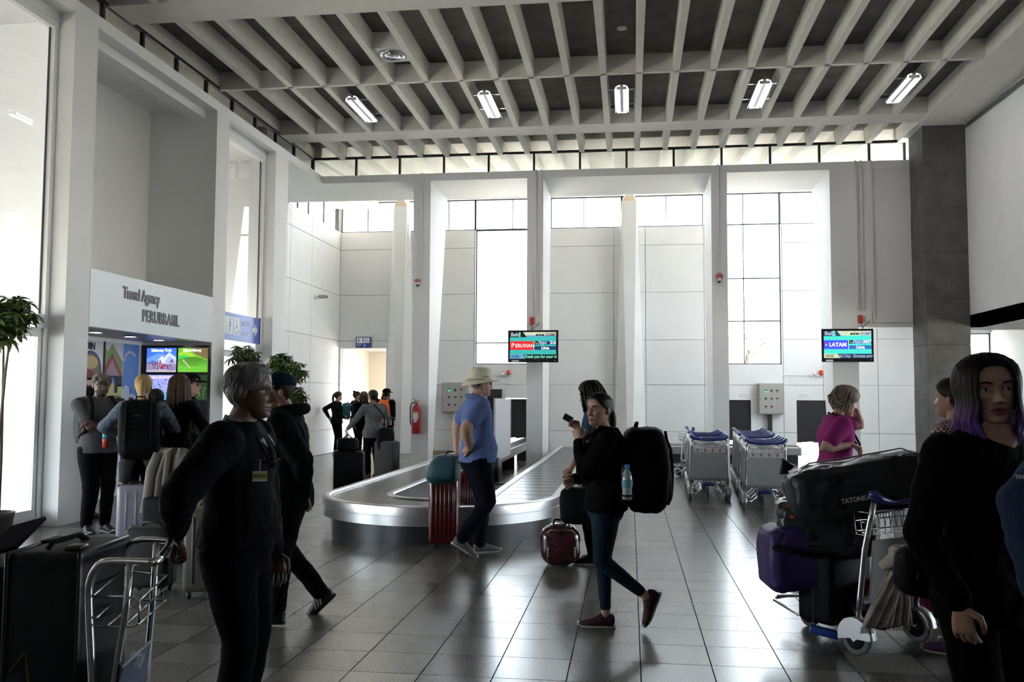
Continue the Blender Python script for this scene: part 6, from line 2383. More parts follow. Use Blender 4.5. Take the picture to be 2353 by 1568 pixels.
# her shoulder bag
sbg = empty('shoulder_bag', tuple(at(2145, 1372, 3.55)), math.radians(20), 'black slouchy shoulder bag hanging beside the young woman', 'bag')
s_ = soft((.30, .14, .19), .6, .6, .03, -.1, 30, 18, 31)
s_.build('bag_body', M_nylon, sbg)
inv = Matrix.Translation(-V(sbg.location))
rot = Matrix.Rotation(-math.radians(20), 3, 'Z')
pts = [at(2105, 1258, 3.5), at(2125, 1190, 3.45), at(2143, 1120, 3.42), at(2163, 1050, 3.38), at(2190, 1008, 3.36)]
strap([rot @ (p - V(sbg.location)) for p in pts], .03, .005, sbg, M_strapblk, up=(1, .3, 0))
strap([rot @ (p - V(sbg.location)) for p in (at(2100, 1330, 3.5), at(2102, 1290, 3.5), at(2105, 1258, 3.5))], .03, .005, sbg, M_strapblk, up=(1, .3, 0))
MB().rbox(.02, .06, -.078, -.070, .045, .055, .003, 1).build('metal_tag', M_steel, sbg)
MB().tube([(-.10, -.05, .14), (-.11, -.06, .08)], .006, 6).build('zip_pull', M_steel, sbg)

# ------------------------------------------------------------------ blue fleece at the right edge
loc, fc_ = (at(2440, 1100, 2.75).x + .35, 2.78, 0), (.15, 1)
lh = toloc(at(2400, 1385, 2.70), loc, fc_)
P4 = person('person in a blue fleece cut off by the right edge', loc, fc_, 1.78, SKIN_M, F('blue_fleece', (.030, .050, .105), c2=(.022, .036, .08), sc=60), 'long', F('black_denim', (.008, .008, .010)), M_shoeB, M_soleB, H_dark, ('short',), bulk=1.15, hands=(tuple(lh), (.28, .1, .85)), elbows=((-1, -.3, 0), (.5, -1, 0)), detail=1, vox=.012, folds=.03, hem=.45)
bpy.context.view_layer.update()
tl = P4['root'].matrix_world.inverted() @ at(2356, 1097, 2.62)
text('sleeve_lettering', 'TRAVEL', .015, tuple(tl), (PI / 2, 0, -math.atan2(-.15, 1)), mat('fleece_print', (.5, .5, .52), .7), P4['root'], .003, .0004, 'CENTER')

# ------------------------------------------------------------------ woman striding with a backpack
loc, fc_ = (at(1398, 1150, 6.06).x, 6.06, 0), (-1, -.12)
fr = toloc(at(1392, 1408, 6.08), loc, fc_)
re = toloc(at(1487, 1372, 6.02), loc, fc_)
lh = toloc(at(1330, 1015, 5.95), loc, fc_)
M_navyleg = F('navy_leggings', (.010, .022, .040), .6)
P5 = person('woman in dark jacket and navy leggings striding with a big backpack', loc, fc_, 1.555, SKIN_L, F('black_softshell', (.007, .007, .009)), 'long', M_navyleg, M_shoeM, M_soleW, H_black, ('pony', {'z': .55, 'length': .7}), bulk=1.10, female=True, lean=.02,
            hip=(0, .02, .53 * 1.555), feet=((re.x, re.y, re.z - .05 * 1.555), (fr.x, fr.y, 0)), hands=(tuple(lh), (.24, .20, .95)), elbows=((-.2, .1, -1), (.5, -.8, 0)), head=(-.75, -.02, 0), hcurl=(1.0, .5), hdir=((.25, .2, 1), None), hnrm=((-.7, .6, .3), None),
            detail=2, vox=.013, crop=.004, shoe_pitch=(1.15, 0), folds=.02, lip=M_lip, gaze=(-.3, .1), hem=.49)
BP5 = backpack('big black backpack on the striding woman', P5, (.36, .27, .56), F('black_cordura', (.006, .006, .007), .6), (0, .02), 3)
wb_ = empty('water_bottle', tuple(at(1441, 1150, 5.80)), 0, 'clear water bottle with blue cap in the backpack side pocket', 'bottle')
M_pet = mat('bottle_plastic', (.30, .38, .42), .15, coat=.5)
MB().lathe([(.001, 0), (.030, .004), (.033, .02), (.031, .06), (.033, .10), (.033, .14), (.026, .175), (.014, .195), (.013, .21)], (0, 0, 0), 16).build('bottle_body', M_pet, wb_)
MB().lathe([(.0335, .085), (.0345, .09), (.0345, .125), (.0335, .13)], (0, 0, 0), 16).build('bottle_label', mat('label_teal', (.10, .35, .45), .5), wb_)
MB().lathe([(.016, .20), (.016, .225), (.001, .226)], (0, 0, 0), 14).build('bottle_cap', mat('cap_blue', (.03, .16, .40), .4), wb_)
MB().tube([(.035 * math.cos(a), .035 * math.sin(a), .03) for a in [2 * PI * q / 14 for q in range(14)]], .006, 6, closed=True).build('pocket_band', M_strapblk, wb_)

# ------------------------------------------------------------------ woman behind with a phone
loc, fc_ = (at(1372, 1100, 8.35).x, 8.4, 0), (-1, .30)
rh = toloc(at(1330, 985, 8.45), loc, fc_)
lh = toloc(at(1312, 1078, 8.0), loc, fc_)
P6 = person('dark-haired woman in a denim blue top holding a phone', loc, fc_, 1.69, SKIN_M, F('denim_blue', (.040, .070, .120)), 'short', F('black_denim', (.008, .008, .010)), M_shoeB, M_soleW, H_dark, ('long', {'length': .75, 'n': 46, 'wave': .06}), female=True, hands=(tuple(lh), tuple(rh)), elbows=((-.3, -1, -.2), (.3, -.8, -.6)), head=(-.1, .25, 0), detail=1, vox=.014, hcurl=(.9, .8), hem=.5)
ph_ = empty('mobile_phone', tuple(at(1311, 965, 8.42)), .3, 'black mobile phone in the hand of the denim-topped woman', 'phone')
MB().rbox(-.075, .02, -.004, .004, -.03, .03, .003, 1, M=Matrix.Rotation(.5, 4, 'Y')).build('phone_body', M_tvblack, ph_)
MB().rbox(-.068, .013, -.0052, -.004, -.026, .026, .001, 1, smooth=False, M=Matrix.Rotation(.5, 4, 'Y')).build('phone_screen', M_lens, ph_)
tb2 = empty('black_tote', tuple(atz(1325, 1250, .22) + V((0, .1, 0))), 0, 'black bag hanging from the hand of the denim-topped woman', 'bag')
tb2.location = (at(1325, 1230, 7.9).x, 7.9, .42)
soft((.30, .18, .32), .55, .5, .03, seed=41).build('bag_body', M_nylon, tb2)
hp_ = wrist_world(P6, 0) - V(tb2.location)
for s in (-1, 1):
    MB().tube([(s * .08, 0, .29), (s * .06, -.01, .45), V(hp_) + V((s * .02, 0, -.05)), V(hp_) + V((0, 0, -.07))], .011, 6, flat=.5).build('carry_strap', M_strapblk, tb2)

# ------------------------------------------------------------------ man in the sun hat
loc, fc_ = (at(1092, 1150, 8.62).x, 8.66, 0), (.93, .36)
lh = toloc(at(1050, 1040, 8.95), loc, fc_)
M_heather = F('heather_blue', (.135, .19, .40), .9, (.095, .14, .31), 60)
P7 = person('man in blue shirt and cream sun hat standing at the carousel', loc, fc_, 1.80, SKIN_L, M_heather, 'short', F('dark_navy_chino', (.010, .013, .024)), M_shoeG, M_soleW, H_greyb, ('crop',), bulk=1.12, belly=.035, hands=(tuple(lh), (.20, -.10, 1.03)), elbows=((-.9, -.4, 0), (.9, -.75, .0)),
            feet=((-.10, .06, 0, .1), (.11, -.16, .085, -.1)), shoe_pitch=(0, .55), hcurl=(.8, .35), hdir=(None, (-.9, -.35, -.1)), hnrm=(None, (.1, -.7, .5)), detail=1, vox=.012, folds=.016, hem=.475, head=(.0, .04, 0), lip=M_lip2)
HS7, f7, r7 = P7['HS'], P7['f'], P7['root']
M_hat = F('cream_canvas', (.66, .62, .47), .8)
ht_ = MB()
ht_.loft([[HS7 @ (head_pt(a, .66, f7, .05) * 1 + V((0, 0, z)) if False else V((rx_ * math.sin(a), ry_ * math.cos(a) - .03, z))) for a in [2 * PI * q / 28 for q in range(28)]] for rx_, ry_, z in ((.375, .455, .64), (.37, .45, .72), (.345, .42, .90), (.31, .38, 1.06), (.24, .30, 1.10), (.02, .02, 1.115))])
hat = ht_.build('sun_hat', M_hat, r7)
bm_ = MB()
rin = [HS7 @ V((.375 * math.sin(a), .455 * math.cos(a) - .03, .65)) for a in [2 * PI * q / 36 for q in range(36)]]
rmid = [HS7 @ V((.50 * math.sin(a), .60 * math.cos(a) - .03, .62 - .06 * (1 if math.cos(a) < 0 else -.2) * abs(math.cos(a)))) for a in [2 * PI * q / 36 for q in range(36)]]
rout = [HS7 @ V((.62 * math.sin(a), .74 * math.cos(a) - .03, .57 - (.20 * abs(math.cos(a)) if math.cos(a) < 0 else -.10 * math.cos(a)) - .05 * abs(math.sin(a)))) for a in [2 * PI * q / 36 for q in range(36)]]
bm_.loft([rin, rmid, rout], cap=False)
ob = bm_.build('brim', M_hat, hat)
ob.modifiers.new('t', 'SOLIDIFY').thickness = .006
MB().tube([HS7 @ V((.37, .02, .62)), HS7 @ V((.345, .05, .40)), HS7 @ V((.25, .12, .12)), HS7 @ V((.06, .26, -.02))], .004, 6).build('chin_cord', M_hat, hat)
for q in range(2):
    MB().ell(HS7 @ V((.372, .02 + .12 * q, .76)), (.006, .006, .006), None, 8, 6).build('eyelet', M_steel, hat)
glasses(P7, False)
cl7 = MB()
tp7 = P7['tp']
cl7.tube([tp7(.062 * 1.8 * math.cos(a), -.004 * 1.8 + .050 * 1.8 * math.sin(a), .318 * 1.8 - .02 * math.sin(a)) for a in [2 * PI * q / 18 for q in range(18)]], .020, 8, closed=True)
cl7.build('collar', M_heather, r7)

# ------------------------------------------------------------------ woman in magenta with a hand to her forehead
loc, fc_ = (at(1912, 1050, 8.0).x, 8.0, 0), (1, .05)
rh = toloc(at(1955, 1022, 7.80), loc, fc_)
lh = toloc(at(1962, 925, 8.16), loc, fc_)
M_mag = F('magenta_cotton', (.27, .028, .16), .8)
P8 = person('woman in a magenta top pressing a hand to her forehead', loc, fc_, 1.645, SKIN_L, M_mag, 'short', F('grey_trousers', (.05, .05, .055)), M_shoeG, M_soleW, H_greyb, ('bob', {'length': .12, 'n': 60, 'wave': .02}), bulk=1.18, female=True, belly=.02, lean=.10, hands=(tuple(lh), tuple(rh)), elbows=((-.3, 1, -.1), (.3, -1, -.2)), head=(0, .28, 0), hcurl=(.35, .7), hdir=((.25, -.35, 1), (0, .9, -.3)), hnrm=((-.3, 1, .3), (.3, .2, 1)), detail=1, vox=.013, folds=.018, hem=.40)
t8 = P8['tp']
MB().tube([t8(.035 * 1.64, -.04 * 1.64, .325 * 1.64), t8(.058 * 1.64, .03 * 1.64, .30 * 1.64), t8(.03 * 1.64, .115 * 1.64, .18 * 1.64), t8(.01, .135 * 1.64, .10 * 1.64)], .010, 6).tube([t8(-.035 * 1.64, -.04 * 1.64, .325 * 1.64), t8(-.058 * 1.64, .03 * 1.64, .30 * 1.64), t8(-.03 * 1.64, .115 * 1.64, .18 * 1.64), t8(.01, .135 * 1.64, .10 * 1.64)], .010, 6).build('neck_strap', M_strapblk, P8['root'])
cm8 = MB().rbox(-.03, .05, -.02, .03, -.10, -.04, .01, 2).build('small_camera', M_plastic_blk, P8['root'])
cm8.location = t8(.01, .15 * 1.64, .14 * 1.64)
px8 = P8['root'].location.x
place_cart(px8 + .62, 7.95, -PI / 2, 'luggage cart pushed by the woman in magenta')

suitcase('soft_suitcase', .5, .4, .40, M_nylon, 'black suitcase under the silver blue suitcase', (px8 + 1.05, 7.95, .26), PI / 2 - .1, 0, 0, wheels=False)
suitcase('hard_suitcase', .50, .34, .22, mat('silver_blue_shell', (.22, .25, .32), .3, .4), 'silver blue suitcase lying on a cart behind the young woman', (px8 + 1.05, 7.95, .66), .1, 3, 0, wheels=False)

# ------------------------------------------------------------------ plaid-shirted person behind the girl
loc, fc_ = (at(2203, 1000, 5.8).x, 5.8, 0), (-.75, .65)
M_plaid = bpy.data.materials.new('plaid_cotton')
M_plaid.use_nodes = True
nt = M_plaid.node_tree
p_ = nt.nodes['Principled BSDF']
p_.inputs['Roughness'].default_value = .85
ck = nt.nodes.new('ShaderNodeTexChecker')
ck.inputs['Scale'].default_value = 62
ck.inputs['Color1'].default_value = (.38, .30, .32, 1)
ck.inputs['Color2'].default_value = (.10, .02, .04, 1)
tc_ = nt.nodes.new('ShaderNodeTexCoord')
nt.links.new(tc_.outputs['Object'], ck.inputs['Vector'])
nt.links.new(ck.outputs['Color'], p_.inputs['Base Color'])
lh = toloc(at(2148, 1085, 5.9), loc, fc_)
P9 = person('person in a checked shirt half hidden behind the young woman', loc, fc_, 1.66, SKIN_M, M_plaid, 'short', F('black_denim', (.008, .008, .010)), mat('shoe_red_blue', (.30, .03, .04), .6, col2=(.05, .06, .30), scale=14), M_soleW, H_dark, ('short',), hands=(tuple(lh), (.25, .3, .95)), elbows=((-.8, -.6, -.2), (.5, -1, 0)), detail=0, vox=.016, hcurl=(.8, .5))
sn = empty('sneaker', (0, 0, 0)) if False else None

# ------------------------------------------------------------------ kiosk queue
loc, fc_ = (-5.92, 9.42, 0), (.78, -.62)
P10 = person('bearded man in grey shirt and backwards cap with folded arms', loc, fc_, 1.775, SKIN_D, F('grey_tee', (.085, .085, .09)), 'short', F('black_track_pants', (.008, .008, .009)), M_shoeB, M_soleW, H_black, ('crop',), bulk=1.05, hands=((.11, .17, 1.20), (-.12, .20, 1.17)), elbows=((-1, .2, -.4), (1, .2, -.4)), detail=1, vox=.015, head=(.1, .05, 0), hcurl=(.6, .6))
cap(P10, F('khaki_cap', (.16, .145, .115)), -1)
br_ = MB()
gv, gf = [], []
for i in range(25):
    for j in range(11):
        gv.append(P10['HS'] @ head_pt(-1.35 + 2.7 * i / 24, -.0 + .30 * j / 10, {}, .014))
for i in range(24):
    for j in range(10):
        a, z = -1.35 + 2.7 * (i + .5) / 24, .30 * (j + .5) / 10
        if abs(a) < .55 and .135 < z < .26:
            continue
        if abs(a) < .9 and z > .27:
            continue
        gf.append((i * 11 + j, i * 11 + j + 1, i * 11 + j + 12, i * 11 + j + 11))
br_.add(gv, gf, 0, True)
br_.build('beard', H_black, P10['root'])
backpack('grey green hiking backpack on the bearded man', P10, (.32, .22, .56), F('grey_green_pack', (.035, .045, .045), .6), (0, .05), 6, accent=F('blue_pack', (.03, .07, .11), .6))
wb2 = empty('drink_bottle', tuple(at(243, 1030, 9.0)), 0, 'teal and red drink bottle beside the ponytailed woman', 'bottle')
MB().lathe([(.001, 0), (.034, .003), (.036, .09), (.036, .10)], (0, 0, 0), 14).build('lower_body', mat('bottle_red', (.4, .03, .02), .4), wb2)
MB().lathe([(.036, .10), (.036, .16), (.02, .19), (.018, .21)], (0, 0, 0), 14).build('upper_body', mat('bottle_teal', (.05, .25, .32), .4), wb2)
MB().lathe([(.02, .205), (.02, .235), (.001, .236)], (0, 0, 0), 12).build('bottle_cap', M_plastic_blk, wb2)
MB().cyl((0, 0, .0), (.0, .12, .02), .004, 6).build('carry_loop', M_strapblk, wb2)

loc, fc_ = (-5.16, 9.0, 0), (-.42, .9)
P11 = person('blond ponytailed woman with a black backpack, seen from behind', loc, fc_, 1.755, SKIN_L, F('mottled_blue_fleece', (.16, .20, .25), c2=(.05, .07, .10), sc=25), 'long', F('black_shorts_tights', (.008, .008, .010)), M_shoeB, M_soleW, H_blond, ('pony', {'z': .80, 'length': 1.25, 'n': 34}), female=True, hands=((-.20, .20, 1.1), (.16, .24, 1.1)), elbows=((-1, -.3, -.4), (1, -.3, -.4)), detail=1, vox=.015)
backpack('large black travel backpack on the blond woman', P11, (.40, .26, .62), F('black_pack', (.007, .007, .008), .6), (0, .02), 7)
wj = MB()
for s in (-1, 1):
    wj.tube([(s * .05, -.14, .93), (s * .13, -.16, .80), (s * .14, -.17, .62)], [.06, .075, .05], 10)
wj.tube([(.17 * math.cos(a), -.02 + .135 * math.sin(a), .96) for a in [2 * PI * q / 18 for q in range(18)]], .04, 8, closed=True)
wj.build('tied_jacket', F('grey_jacket', (.04, .042, .045)), P11['root'])

loc, fc_ = (at(404, 1000, 9.30).x, 9.30, 0), (.25, 1)
P12 = person('woman with long brown hair in a black coat at the kiosk', loc, fc_, 1.76, SKIN_L, F('black_coat', (.007, .007, .008)), 'long', F('faded_jeans', (.10, .12, .19)), M_shoeB, M_soleB, H_brown, ('long', {'length': 1.7, 'n': 70, 'wave': .03}), female=True, bulk=1.05, hands=((-.18, .22, 1.05), (.18, .22, 1.05)), elbows=((-1, -.3, -.4), (1, -.3, -.4)), detail=1, vox=.015, head=(-.3, 0, 0), hem=.42)
loc, fc_ = (at(432, 900, 10.3).x, 10.3, 0), (1, .25)
P13 = person('man in dark cap and sunglasses behind the long-haired woman', loc, fc_, 1.80, SKIN_L, F('black_jacket', (.009, .009, .010)), 'long', F('black_denim', (.008, .008, .010)), M_shoeB, M_soleB, H_dark, ('crop',), hands=((-.22, .1, .85), (.2, .2, 1.0)), detail=1, vox=.016)
cap(P13, F('black_cap', (.010, .010, .012)), 1)
glasses(P13)
loc, fc_ = (at(352, 960, 10.15).x, 10.15, 0), (.1, 1)
P14 = person('small person with a grey fur-trimmed hood between two women', loc, fc_, 1.60, SKIN_L, F('dark_parka', (.016, .016, .017)), 'long', F('black_denim', (.008, .008, .010)), M_shoeB, M_soleB, H_black, ('bob', {'n': 40}), female=True, detail=0, vox=.018)
fu = MB()
rnd = random.Random(2)
for q in range(160):
    a = 2 * PI * q / 160
    c_ = P14['tp'](.115 * math.cos(a), -.02 + .10 * math.sin(a), .318 * 1.6 + .03 * rnd.uniform(-1, 1))
    d_ = V((math.cos(a) * rnd.uniform(.4, 1.2), math.sin(a) * rnd.uniform(.4, 1.2), rnd.uniform(-.6, .8))).normalized()
    fu.tube([c_, c_ + d_ * .05], [.012, .002], 4)
fo = fu.build('fur_trim', F('grey_fur', (.20, .19, .18), .9, (.05, .05, .05), 60), P14['root'])
fo['kind'] = 'stuff'
loc, fc_ = (at(203, 930, 10.4).x, 10.4, 0), (.4, 1)
P15 = person('dark-haired person at the posters behind the bearded man', loc, fc_, 1.64, SKIN_M, F('black_jacket', (.009, .009, .010)), 'long', F('black_denim', (.008, .008, .010)), M_shoeB, M_soleB, H_black, ('bob', {'n': 40}), detail=0, vox=.018)

# ------------------------------------------------------------------ people in the rear bay
loc, fc_ = (-7.55, 22.55, 0), (.75, .65)
P17 = person('woman in a dark green hoodie leaning by the far side wall', loc, fc_, 1.66, SKIN_L, F('forest_hoodie', (.012, .022, .020)), 'long', F('black_leggings', (.006, .006, .007)), M_shoeW, M_soleW, H_dark, ('pony', {'z': .75, 'length': .9}), female=True, detail=0, vox=.018, crop=.006, hands=((-.22, -.12, .98), (.16, .14, .98)))
loc, fc_ = (-7.22, 23.1, 0), (.9, .4)
P18 = person('woman with a hair bun and turquoise backpack by the corridor', loc, fc_, 1.67, SKIN_L, F('grey_top', (.10, .095, .09)), 'long', F('black_leggings', (.006, .006, .007)), M_shoeB, M_soleW, H_dark, ('bun',), female=True, detail=0, vox=.018, crop=.006)
backpack('turquoise backpack on the woman with the bun', P18, (.30, .18, .44), F('turquoise_pack', (.035, .17, .20), .6), (0, .0), 8)
loc, fc_ = (-6.85, 22.6, 0), (-.1, 1)
P19 = person('long-haired woman in black with a white headband', loc, fc_, 1.66, SKIN_L, F('black_coat', (.007, .007, .008)), 'long', F('black_leggings', (.006, .006, .007)), M_shoeB, M_soleW, H_brown, ('long', {'length': 1.3, 'n': 36, 'wave': .03}), female=True, detail=0, vox=.018)
hbn = MB()
hbn.loft([[P19['HS'] @ head_pt(-1.9 + 3.8 * q / 20, z, {}, .09) for q in range(21)] for z in (.72, .80)], cap=False, close=False)
o = hbn.build('headband', mat('white_band', (.6, .6, .6), .7), P19['root'])
o.modifiers.new('t', 'SOLIDIFY').thickness = .004
loc, fc_ = (at(858, 1000, 16.5).x, 16.5, 0), (-.72, .7)
lh = toloc(at(800, 985, 16.45), loc, fc_)
P20 = person('woman in a grey sweater with a black shoulder bag and suitcase', loc, fc_, 1.66, SKIN_M, F('grey_sweater', (.155, .165, .175), .9, (.12, .13, .14), 40), 'long', F('black_denim', (.008, .008, .010)), M_shoeB, M_soleB, H_black, ('pony', {'z': .35, 'length': .25}), female=True, bulk=1.12, detail=0, vox=.016, hands=(tuple(lh), (.22, .1, .9)), elbows=((-.3, -.5, -1), (.5, -1, 0)), hem=.47)
bpy.context.view_layer.update()
wv = wrist_world(P20, 0)
wb3 = empty('water_bottle', tuple(wv + V((-.02, -.03, -.24))), 0, 'clear water bottle in the hand of the grey-sweater woman', 'bottle')
MB().lathe([(.001, 0), (.030, .004), (.033, .02), (.033, .14), (.026, .175), (.014, .195), (.013, .21)], (0, 0, 0), 14).build('bottle_body', mat('bottle_clear', (.55, .60, .62), .12, coat=.6), wb3)
MB().lathe([(.015, .205), (.015, .225), (.001, .226)], (0, 0, 0), 12).build('bottle_cap', M_whiteplastic, wb3)
sb20 = empty('shoulder_bag', tuple(at(885, 1048, 16.2)), .5, 'black shoulder bag at the hip of the grey-sweater woman', 'bag')
soft((.34, .2, .52), .6, .6, .02, seed=51).build('bag_body', M_nylon, sb20)
iv = Matrix.Rotation(-.5, 3, 'Z')
tpw = lambda x, y, z: P20['root'].matrix_world @ P20['tp'](x, y, z)
MB().tube([iv @ (p - V(sb20.location)) for p in (tpw(-.07, -.12, .50), tpw(0, -.15, .44), tpw(.12, -.16, .30), V(sb20.location) + V((0, 0, .48)))], .017, 6, flat=.5).build('strap', M_strapblk, sb20)
loc, fc_ = (at(886, 950, 21.4).x, 21.4, 0), (.5, .85)
P21 = person('airport worker in an orange vest and black cap', loc, fc_, 1.73, SKIN_D, F('black_shirt', (.010, .010, .012)), 'long', F('black_denim', (.008, .008, .010)), M_shoeB, M_soleB, H_black, ('crop',), bulk=1.1, detail=0, vox=.018)
cap(P21, F('black_cap', (.010, .010, .012)), 1)
vm = MB()
vs_ = []
tpv = P21['tp']
rings = []
for z, hw, hd in ((-.04, .140, .112), (.05, .136, .104), (.15, .136, .102), (.22, .142, .104), (.275, .128, .088), (.312, .088, .066)):
    rings.append([tpv(hw * 1.73 * math.cos(a), hd * 1.73 * math.sin(a), z * 1.73) for a in [2 * PI * q / 24 for q in range(24)]])
vm.loft(rings, cap=False)
o = vm.build('vest', mat('orange_vest', (.80, .12, .02), .6), P21['root'])
vb = MB()
vb.loft([[tpv(.1425 * 1.73 * math.cos(a), .1145 * 1.73 * math.sin(a), z * 1.73) for a in [2 * PI * q / 24 for q in range(24)]] for z in (.0, .035)], cap=False)
vb.build('reflective_band', mat('reflective_grey', (.30, .30, .30), .4), P21['root'])
loc, fc_ = (-6.35, 22.9, 0), (-.4, .9)
P22 = person('fair-haired person in a pale jacket beside the orange vest', loc, fc_, 1.62, SKIN_L, F('pale_teal_jacket', (.22, .28, .29)), 'long', F('black_denim', (.008, .008, .010)), M_shoeB, M_soleB, H_brown, ('bob', {'n': 30}), female=True, detail=0, vox=.018)
# ------------------------------------------------------------------ potted umbrella trees
M_leaf = mat('glossy_leaf', (.045, .095, .018), .32, col2=(.12, .16, .035), scale=5)
M_stem = mat('woody_stem', (.14, .105, .07), .8)
M_pot = mat('dark_pot', (.06, .05, .045), .6)


def leaf_mesh():
    mb = MB()
    for k in range(7):
        a = 2 * PI * k / 7
        L = .115
        pts = []
        rows = []
        for i in range(5):
            t = i / 4
            w = .021 * math.sin(PI * (.12 + .80 * t)) ** .8
            r = .015 + L * t
            z = .012 * math.sin(PI * t) - .055 * t * t
            c = V((r * math.cos(a), r * math.sin(a), z))
            s = V((-math.sin(a), math.cos(a), 0))
            rows.append([c - s * w + V((0, 0, .005)), c, c + s * w + V((0, 0, .005))])
        vs = [p for r_ in rows for p in r_]
        mb.add(vs, [(i * 3 + j, i * 3 + j + 1, i * 3 + j + 4, i * 3 + j + 3) for i in range(4) for j in range(2)], 0, True)
    return mb.mesh('leaf', M_leaf)


LEAF = leaf_mesh()


def umbrella_tree(label, x, y, blobs, seed, n, stem_top):
    t = empty('umbrella_tree', (x, y, 0), 0, label, 'potted plant', 'potted umbrella trees')
    rnd = random.Random(seed)
    MB().lathe([(.001, 0), (.15, 0), (.19, .30), (.20, .34), (.18, .34), (.17, .30), (.001, .30)], (0, 0, 0), 24).build('pot', M_pot, t)
    for k in range(3):
        a = 2.1 * k + seed
        pts = [(.05 * math.cos(a), .05 * math.sin(a), .3), (.07 * math.cos(a + .4), .07 * math.sin(a + .4), .9), (.10 * math.cos(a + .8), .10 * math.sin(a + .8), stem_top * .8), (.13 * math.cos(a + 1), .13 * math.sin(a + 1), stem_top)]
        MB().tube(pts, [.018, .015, .012, .007], 8).build('stem', M_stem, t)
    for k in range(n):
        b = blobs[k % len(blobs)]
        u = V((rnd.gauss(0, 1), rnd.gauss(0, 1), rnd.gauss(0, 1))).normalized() * (rnd.random() ** .4)
        c = V((b[0] + u.x * b[3], b[1] + u.y * b[3], b[2] + u.z * b[4]))
        o = bpy.data.objects.new('leaf', LEAF)
        COL.objects.link(o)
        o.parent = t
        o.location = c
        o.rotation_euler = (rnd.uniform(-.7, .7), rnd.uniform(-.7, .7), rnd.uniform(0, 6.28))
        s = rnd.uniform(.6, 1.0)
        o.scale = (s, s, s)
        if k % 4 == 0:
            st = V((0.08 * math.cos(k), .08 * math.sin(k), b[2] - b[4] * .9))
            MB().tube([st, st.lerp(c, .5) + V((0, 0, .04)), c], [.006, .004, .003], 5).build('twig', M_stem, t)
    return t


pa = at(2, 735, 8.35)
umbrella_tree('leafy umbrella tree cut off by the left edge', pa.x, 8.35, [(0, 0, 2.22, .26, .20), (.05, .1, 2.38, .2, .14)], 1, 110, 2.2)
pb = at(545, 850, 13.9)
umbrella_tree('umbrella tree in front of the narrow glazed bay, left of two', pb.x + .12, 13.9, [(0, 0, 2.12, .24, .22), (.0, 0, 1.72, .26, .25)], 2, 130, 2.2)
pc = at(652, 870, 15.55)
umbrella_tree('umbrella tree beside the white pilaster, right of two', pc.x, 15.55, [(-.08, 0, 2.12, .22, .20), (.12, 0, 1.95, .28, .25), (.18, 0, 1.45, .22, .26)], 3, 240, 2.1)

# ------------------------------------------------------------------ things outside
M_galv = mat('galvanised_tube', (.5, .5, .52), .4, .7)
for k in range(5):
    f_ = empty('crowd_barrier', (-17.5, 8.2 + k * 2.3, -.26), PI / 2, ['first', 'second', 'third', 'fourth', 'fifth'][k] + ' tubular steel barrier outside the entrance', 'barrier', 'barriers outside')
    MB().tube([(0, 0, 0), (0, 0, 1.0), (.1, 0, 1.08), (2.0, 0, 1.08), (2.1, 0, 1.0), (2.1, 0, 0)], .028, 8).build('frame', M_galv, f_)
    MB().tube([(0, 0, .55), (2.1, 0, .55)], .018, 6).build('rail', M_galv, f_)
    MB().tube([(0, -.25, 0.02), (0, .25, 0.02)], .02, 6).tube([(2.1, -.25, .02), (2.1, .25, .02)], .02, 6).build('foot', M_galv, f_)
lw = MB().box(-24.6, -24, 2, 30, -.27, .35).build('planter_wall', mat('planter_brick', (.42, .22, .18), .8))
tag(lw, 'low red planter wall across the street', 'wall')
hg = MB()
rnd = random.Random(4)
for k in range(260):
    hg.ell((-25.4 + rnd.uniform(-.5, .5), rnd.uniform(2, 30), .45 + rnd.uniform(-.1, .3)), (.3, .45, .25), None, 8, 5)
o = hg.build('hedge', mat('hedge_green', (.10, .17, .05), .8, var=.4, scale=10))
tag(o, 'clipped green hedge across the street', 'hedge', kind='stuff')
bl = empty('street_building', (-34, 0, -.26), 0, 'pinkish shop building across the street', 'building')
MB().box(-3, 0, 4, 40, 0, 7).build('facade', mat('pink_stucco', (.60, .44, .40), .8), bl)
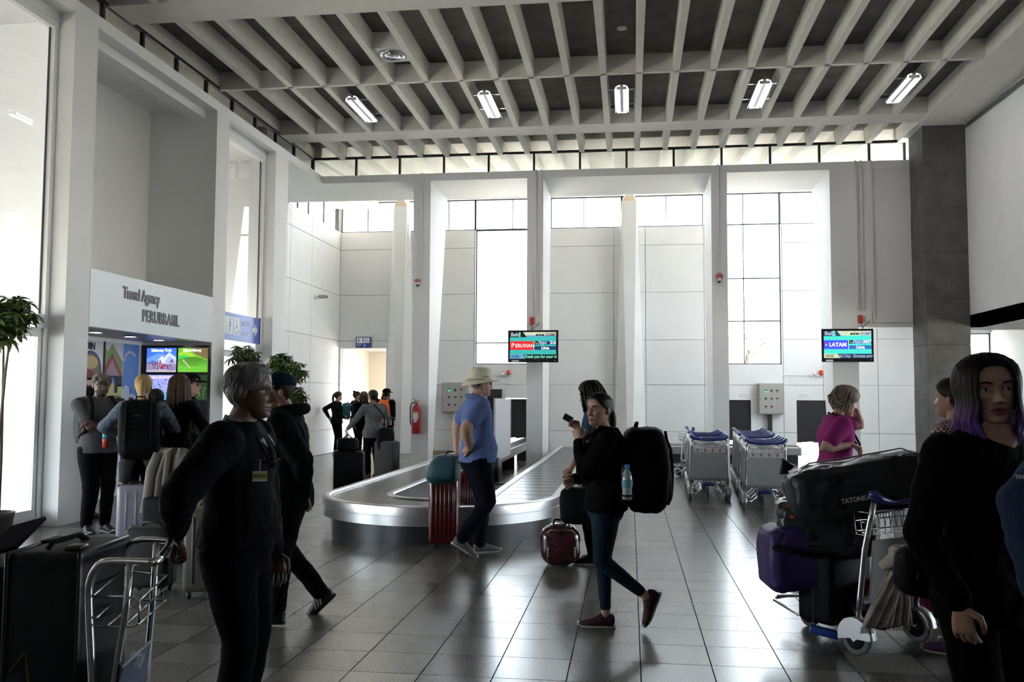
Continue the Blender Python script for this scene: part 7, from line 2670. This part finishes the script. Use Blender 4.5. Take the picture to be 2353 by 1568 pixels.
for k in range(7):
    MB().box(0, .06, 6.2 + k * 4.6, 8.6 + k * 4.6, .9, 3.0).build('shop_window', mat('shop_glass', (.10, .12, .14), .1), bl)
    MB().box(0, .06, 6.2 + k * 4.6, 8.6 + k * 4.6, 4.2, 5.8).build('window', mat('shop_glass', (.10, .12, .14), .1), bl)
bn = empty('street_banner', (-27.5, 13.2, -.26), 0, 'orange and blue advertising banner across the street', 'banner')
MB().box(-.05, .05, 0, 2.4, 1.6, 4.2).build('banner_sheet', mat('banner_orange', (.75, .40, .10), .6), bn)
MB().rbox(.05, .08, .3, 2.0, 1.9, 3.7, .01, 1, smooth=False).build('blue_field', mat('banner_blue', (.10, .45, .65), .6), bn)
for y in (.1, 2.3):
    MB().cyl((0, y, 0), (0, y, 4.3), .05, 8).build('post', M_galv, bn)
hb2 = empty('apron_building', (-13, 52, -.26), 0, 'long pale hangar beyond the tall left window', 'building')
MB().box(0, 16, 0, 8, 0, 4.4).build('facade', mat('hangar_white', (.62, .62, .60), .8), hb2)
MB().box(-.3, 16.3, -.4, 8, 4.4, 4.75).build('roof_edge', mat('hangar_roof', (.35, .36, .40), .7), hb2)
hb3 = empty('terminal_block', (6, 66, -.26), 0, 'distant pale block with blue band beyond the tall right window', 'building')
MB().box(0, 9, 0, 8, 0, 7.5).build('facade', mat('hangar_white', (.62, .62, .60), .8), hb3)
MB().box(-.1, 4.5, -.1, 0, 3.6, 5.0).build('blue_band', mat('band_blue', (.15, .38, .62), .7), hb3)
for k in range(4):
    MB().box(.8 + k * 2.1, 2.1 + k * 2.1, -.08, 0, 5.6, 6.7).build('window', mat('pane_pale', (.30, .40, .46), .3), hb3)
tr_ = empty('distant_tree', (7.2, 58, -.26), 0, 'tree beyond the tall right window, coloured pale for overexposure', 'tree')
MB().tube([(0, 0, 0), (.1, 0, 3), (.2, 0, 5)], [.3, .22, .1], 8).build('trunk', M_stem, tr_)
cr = MB()
for k in range(150):
    cr.ell((rnd.gauss(.2, 1.1), rnd.gauss(0, .8), 5.2 + rnd.gauss(0, .9)), (.28, .28, .22), None, 8, 6)
o = cr.build('crown', mat('overexposed_tree_green', (.50, .52, .42), .8, var=.4, scale=4), tr_)  # crown colour paled to imitate overexposed foliage
o['kind'] = 'stuff'
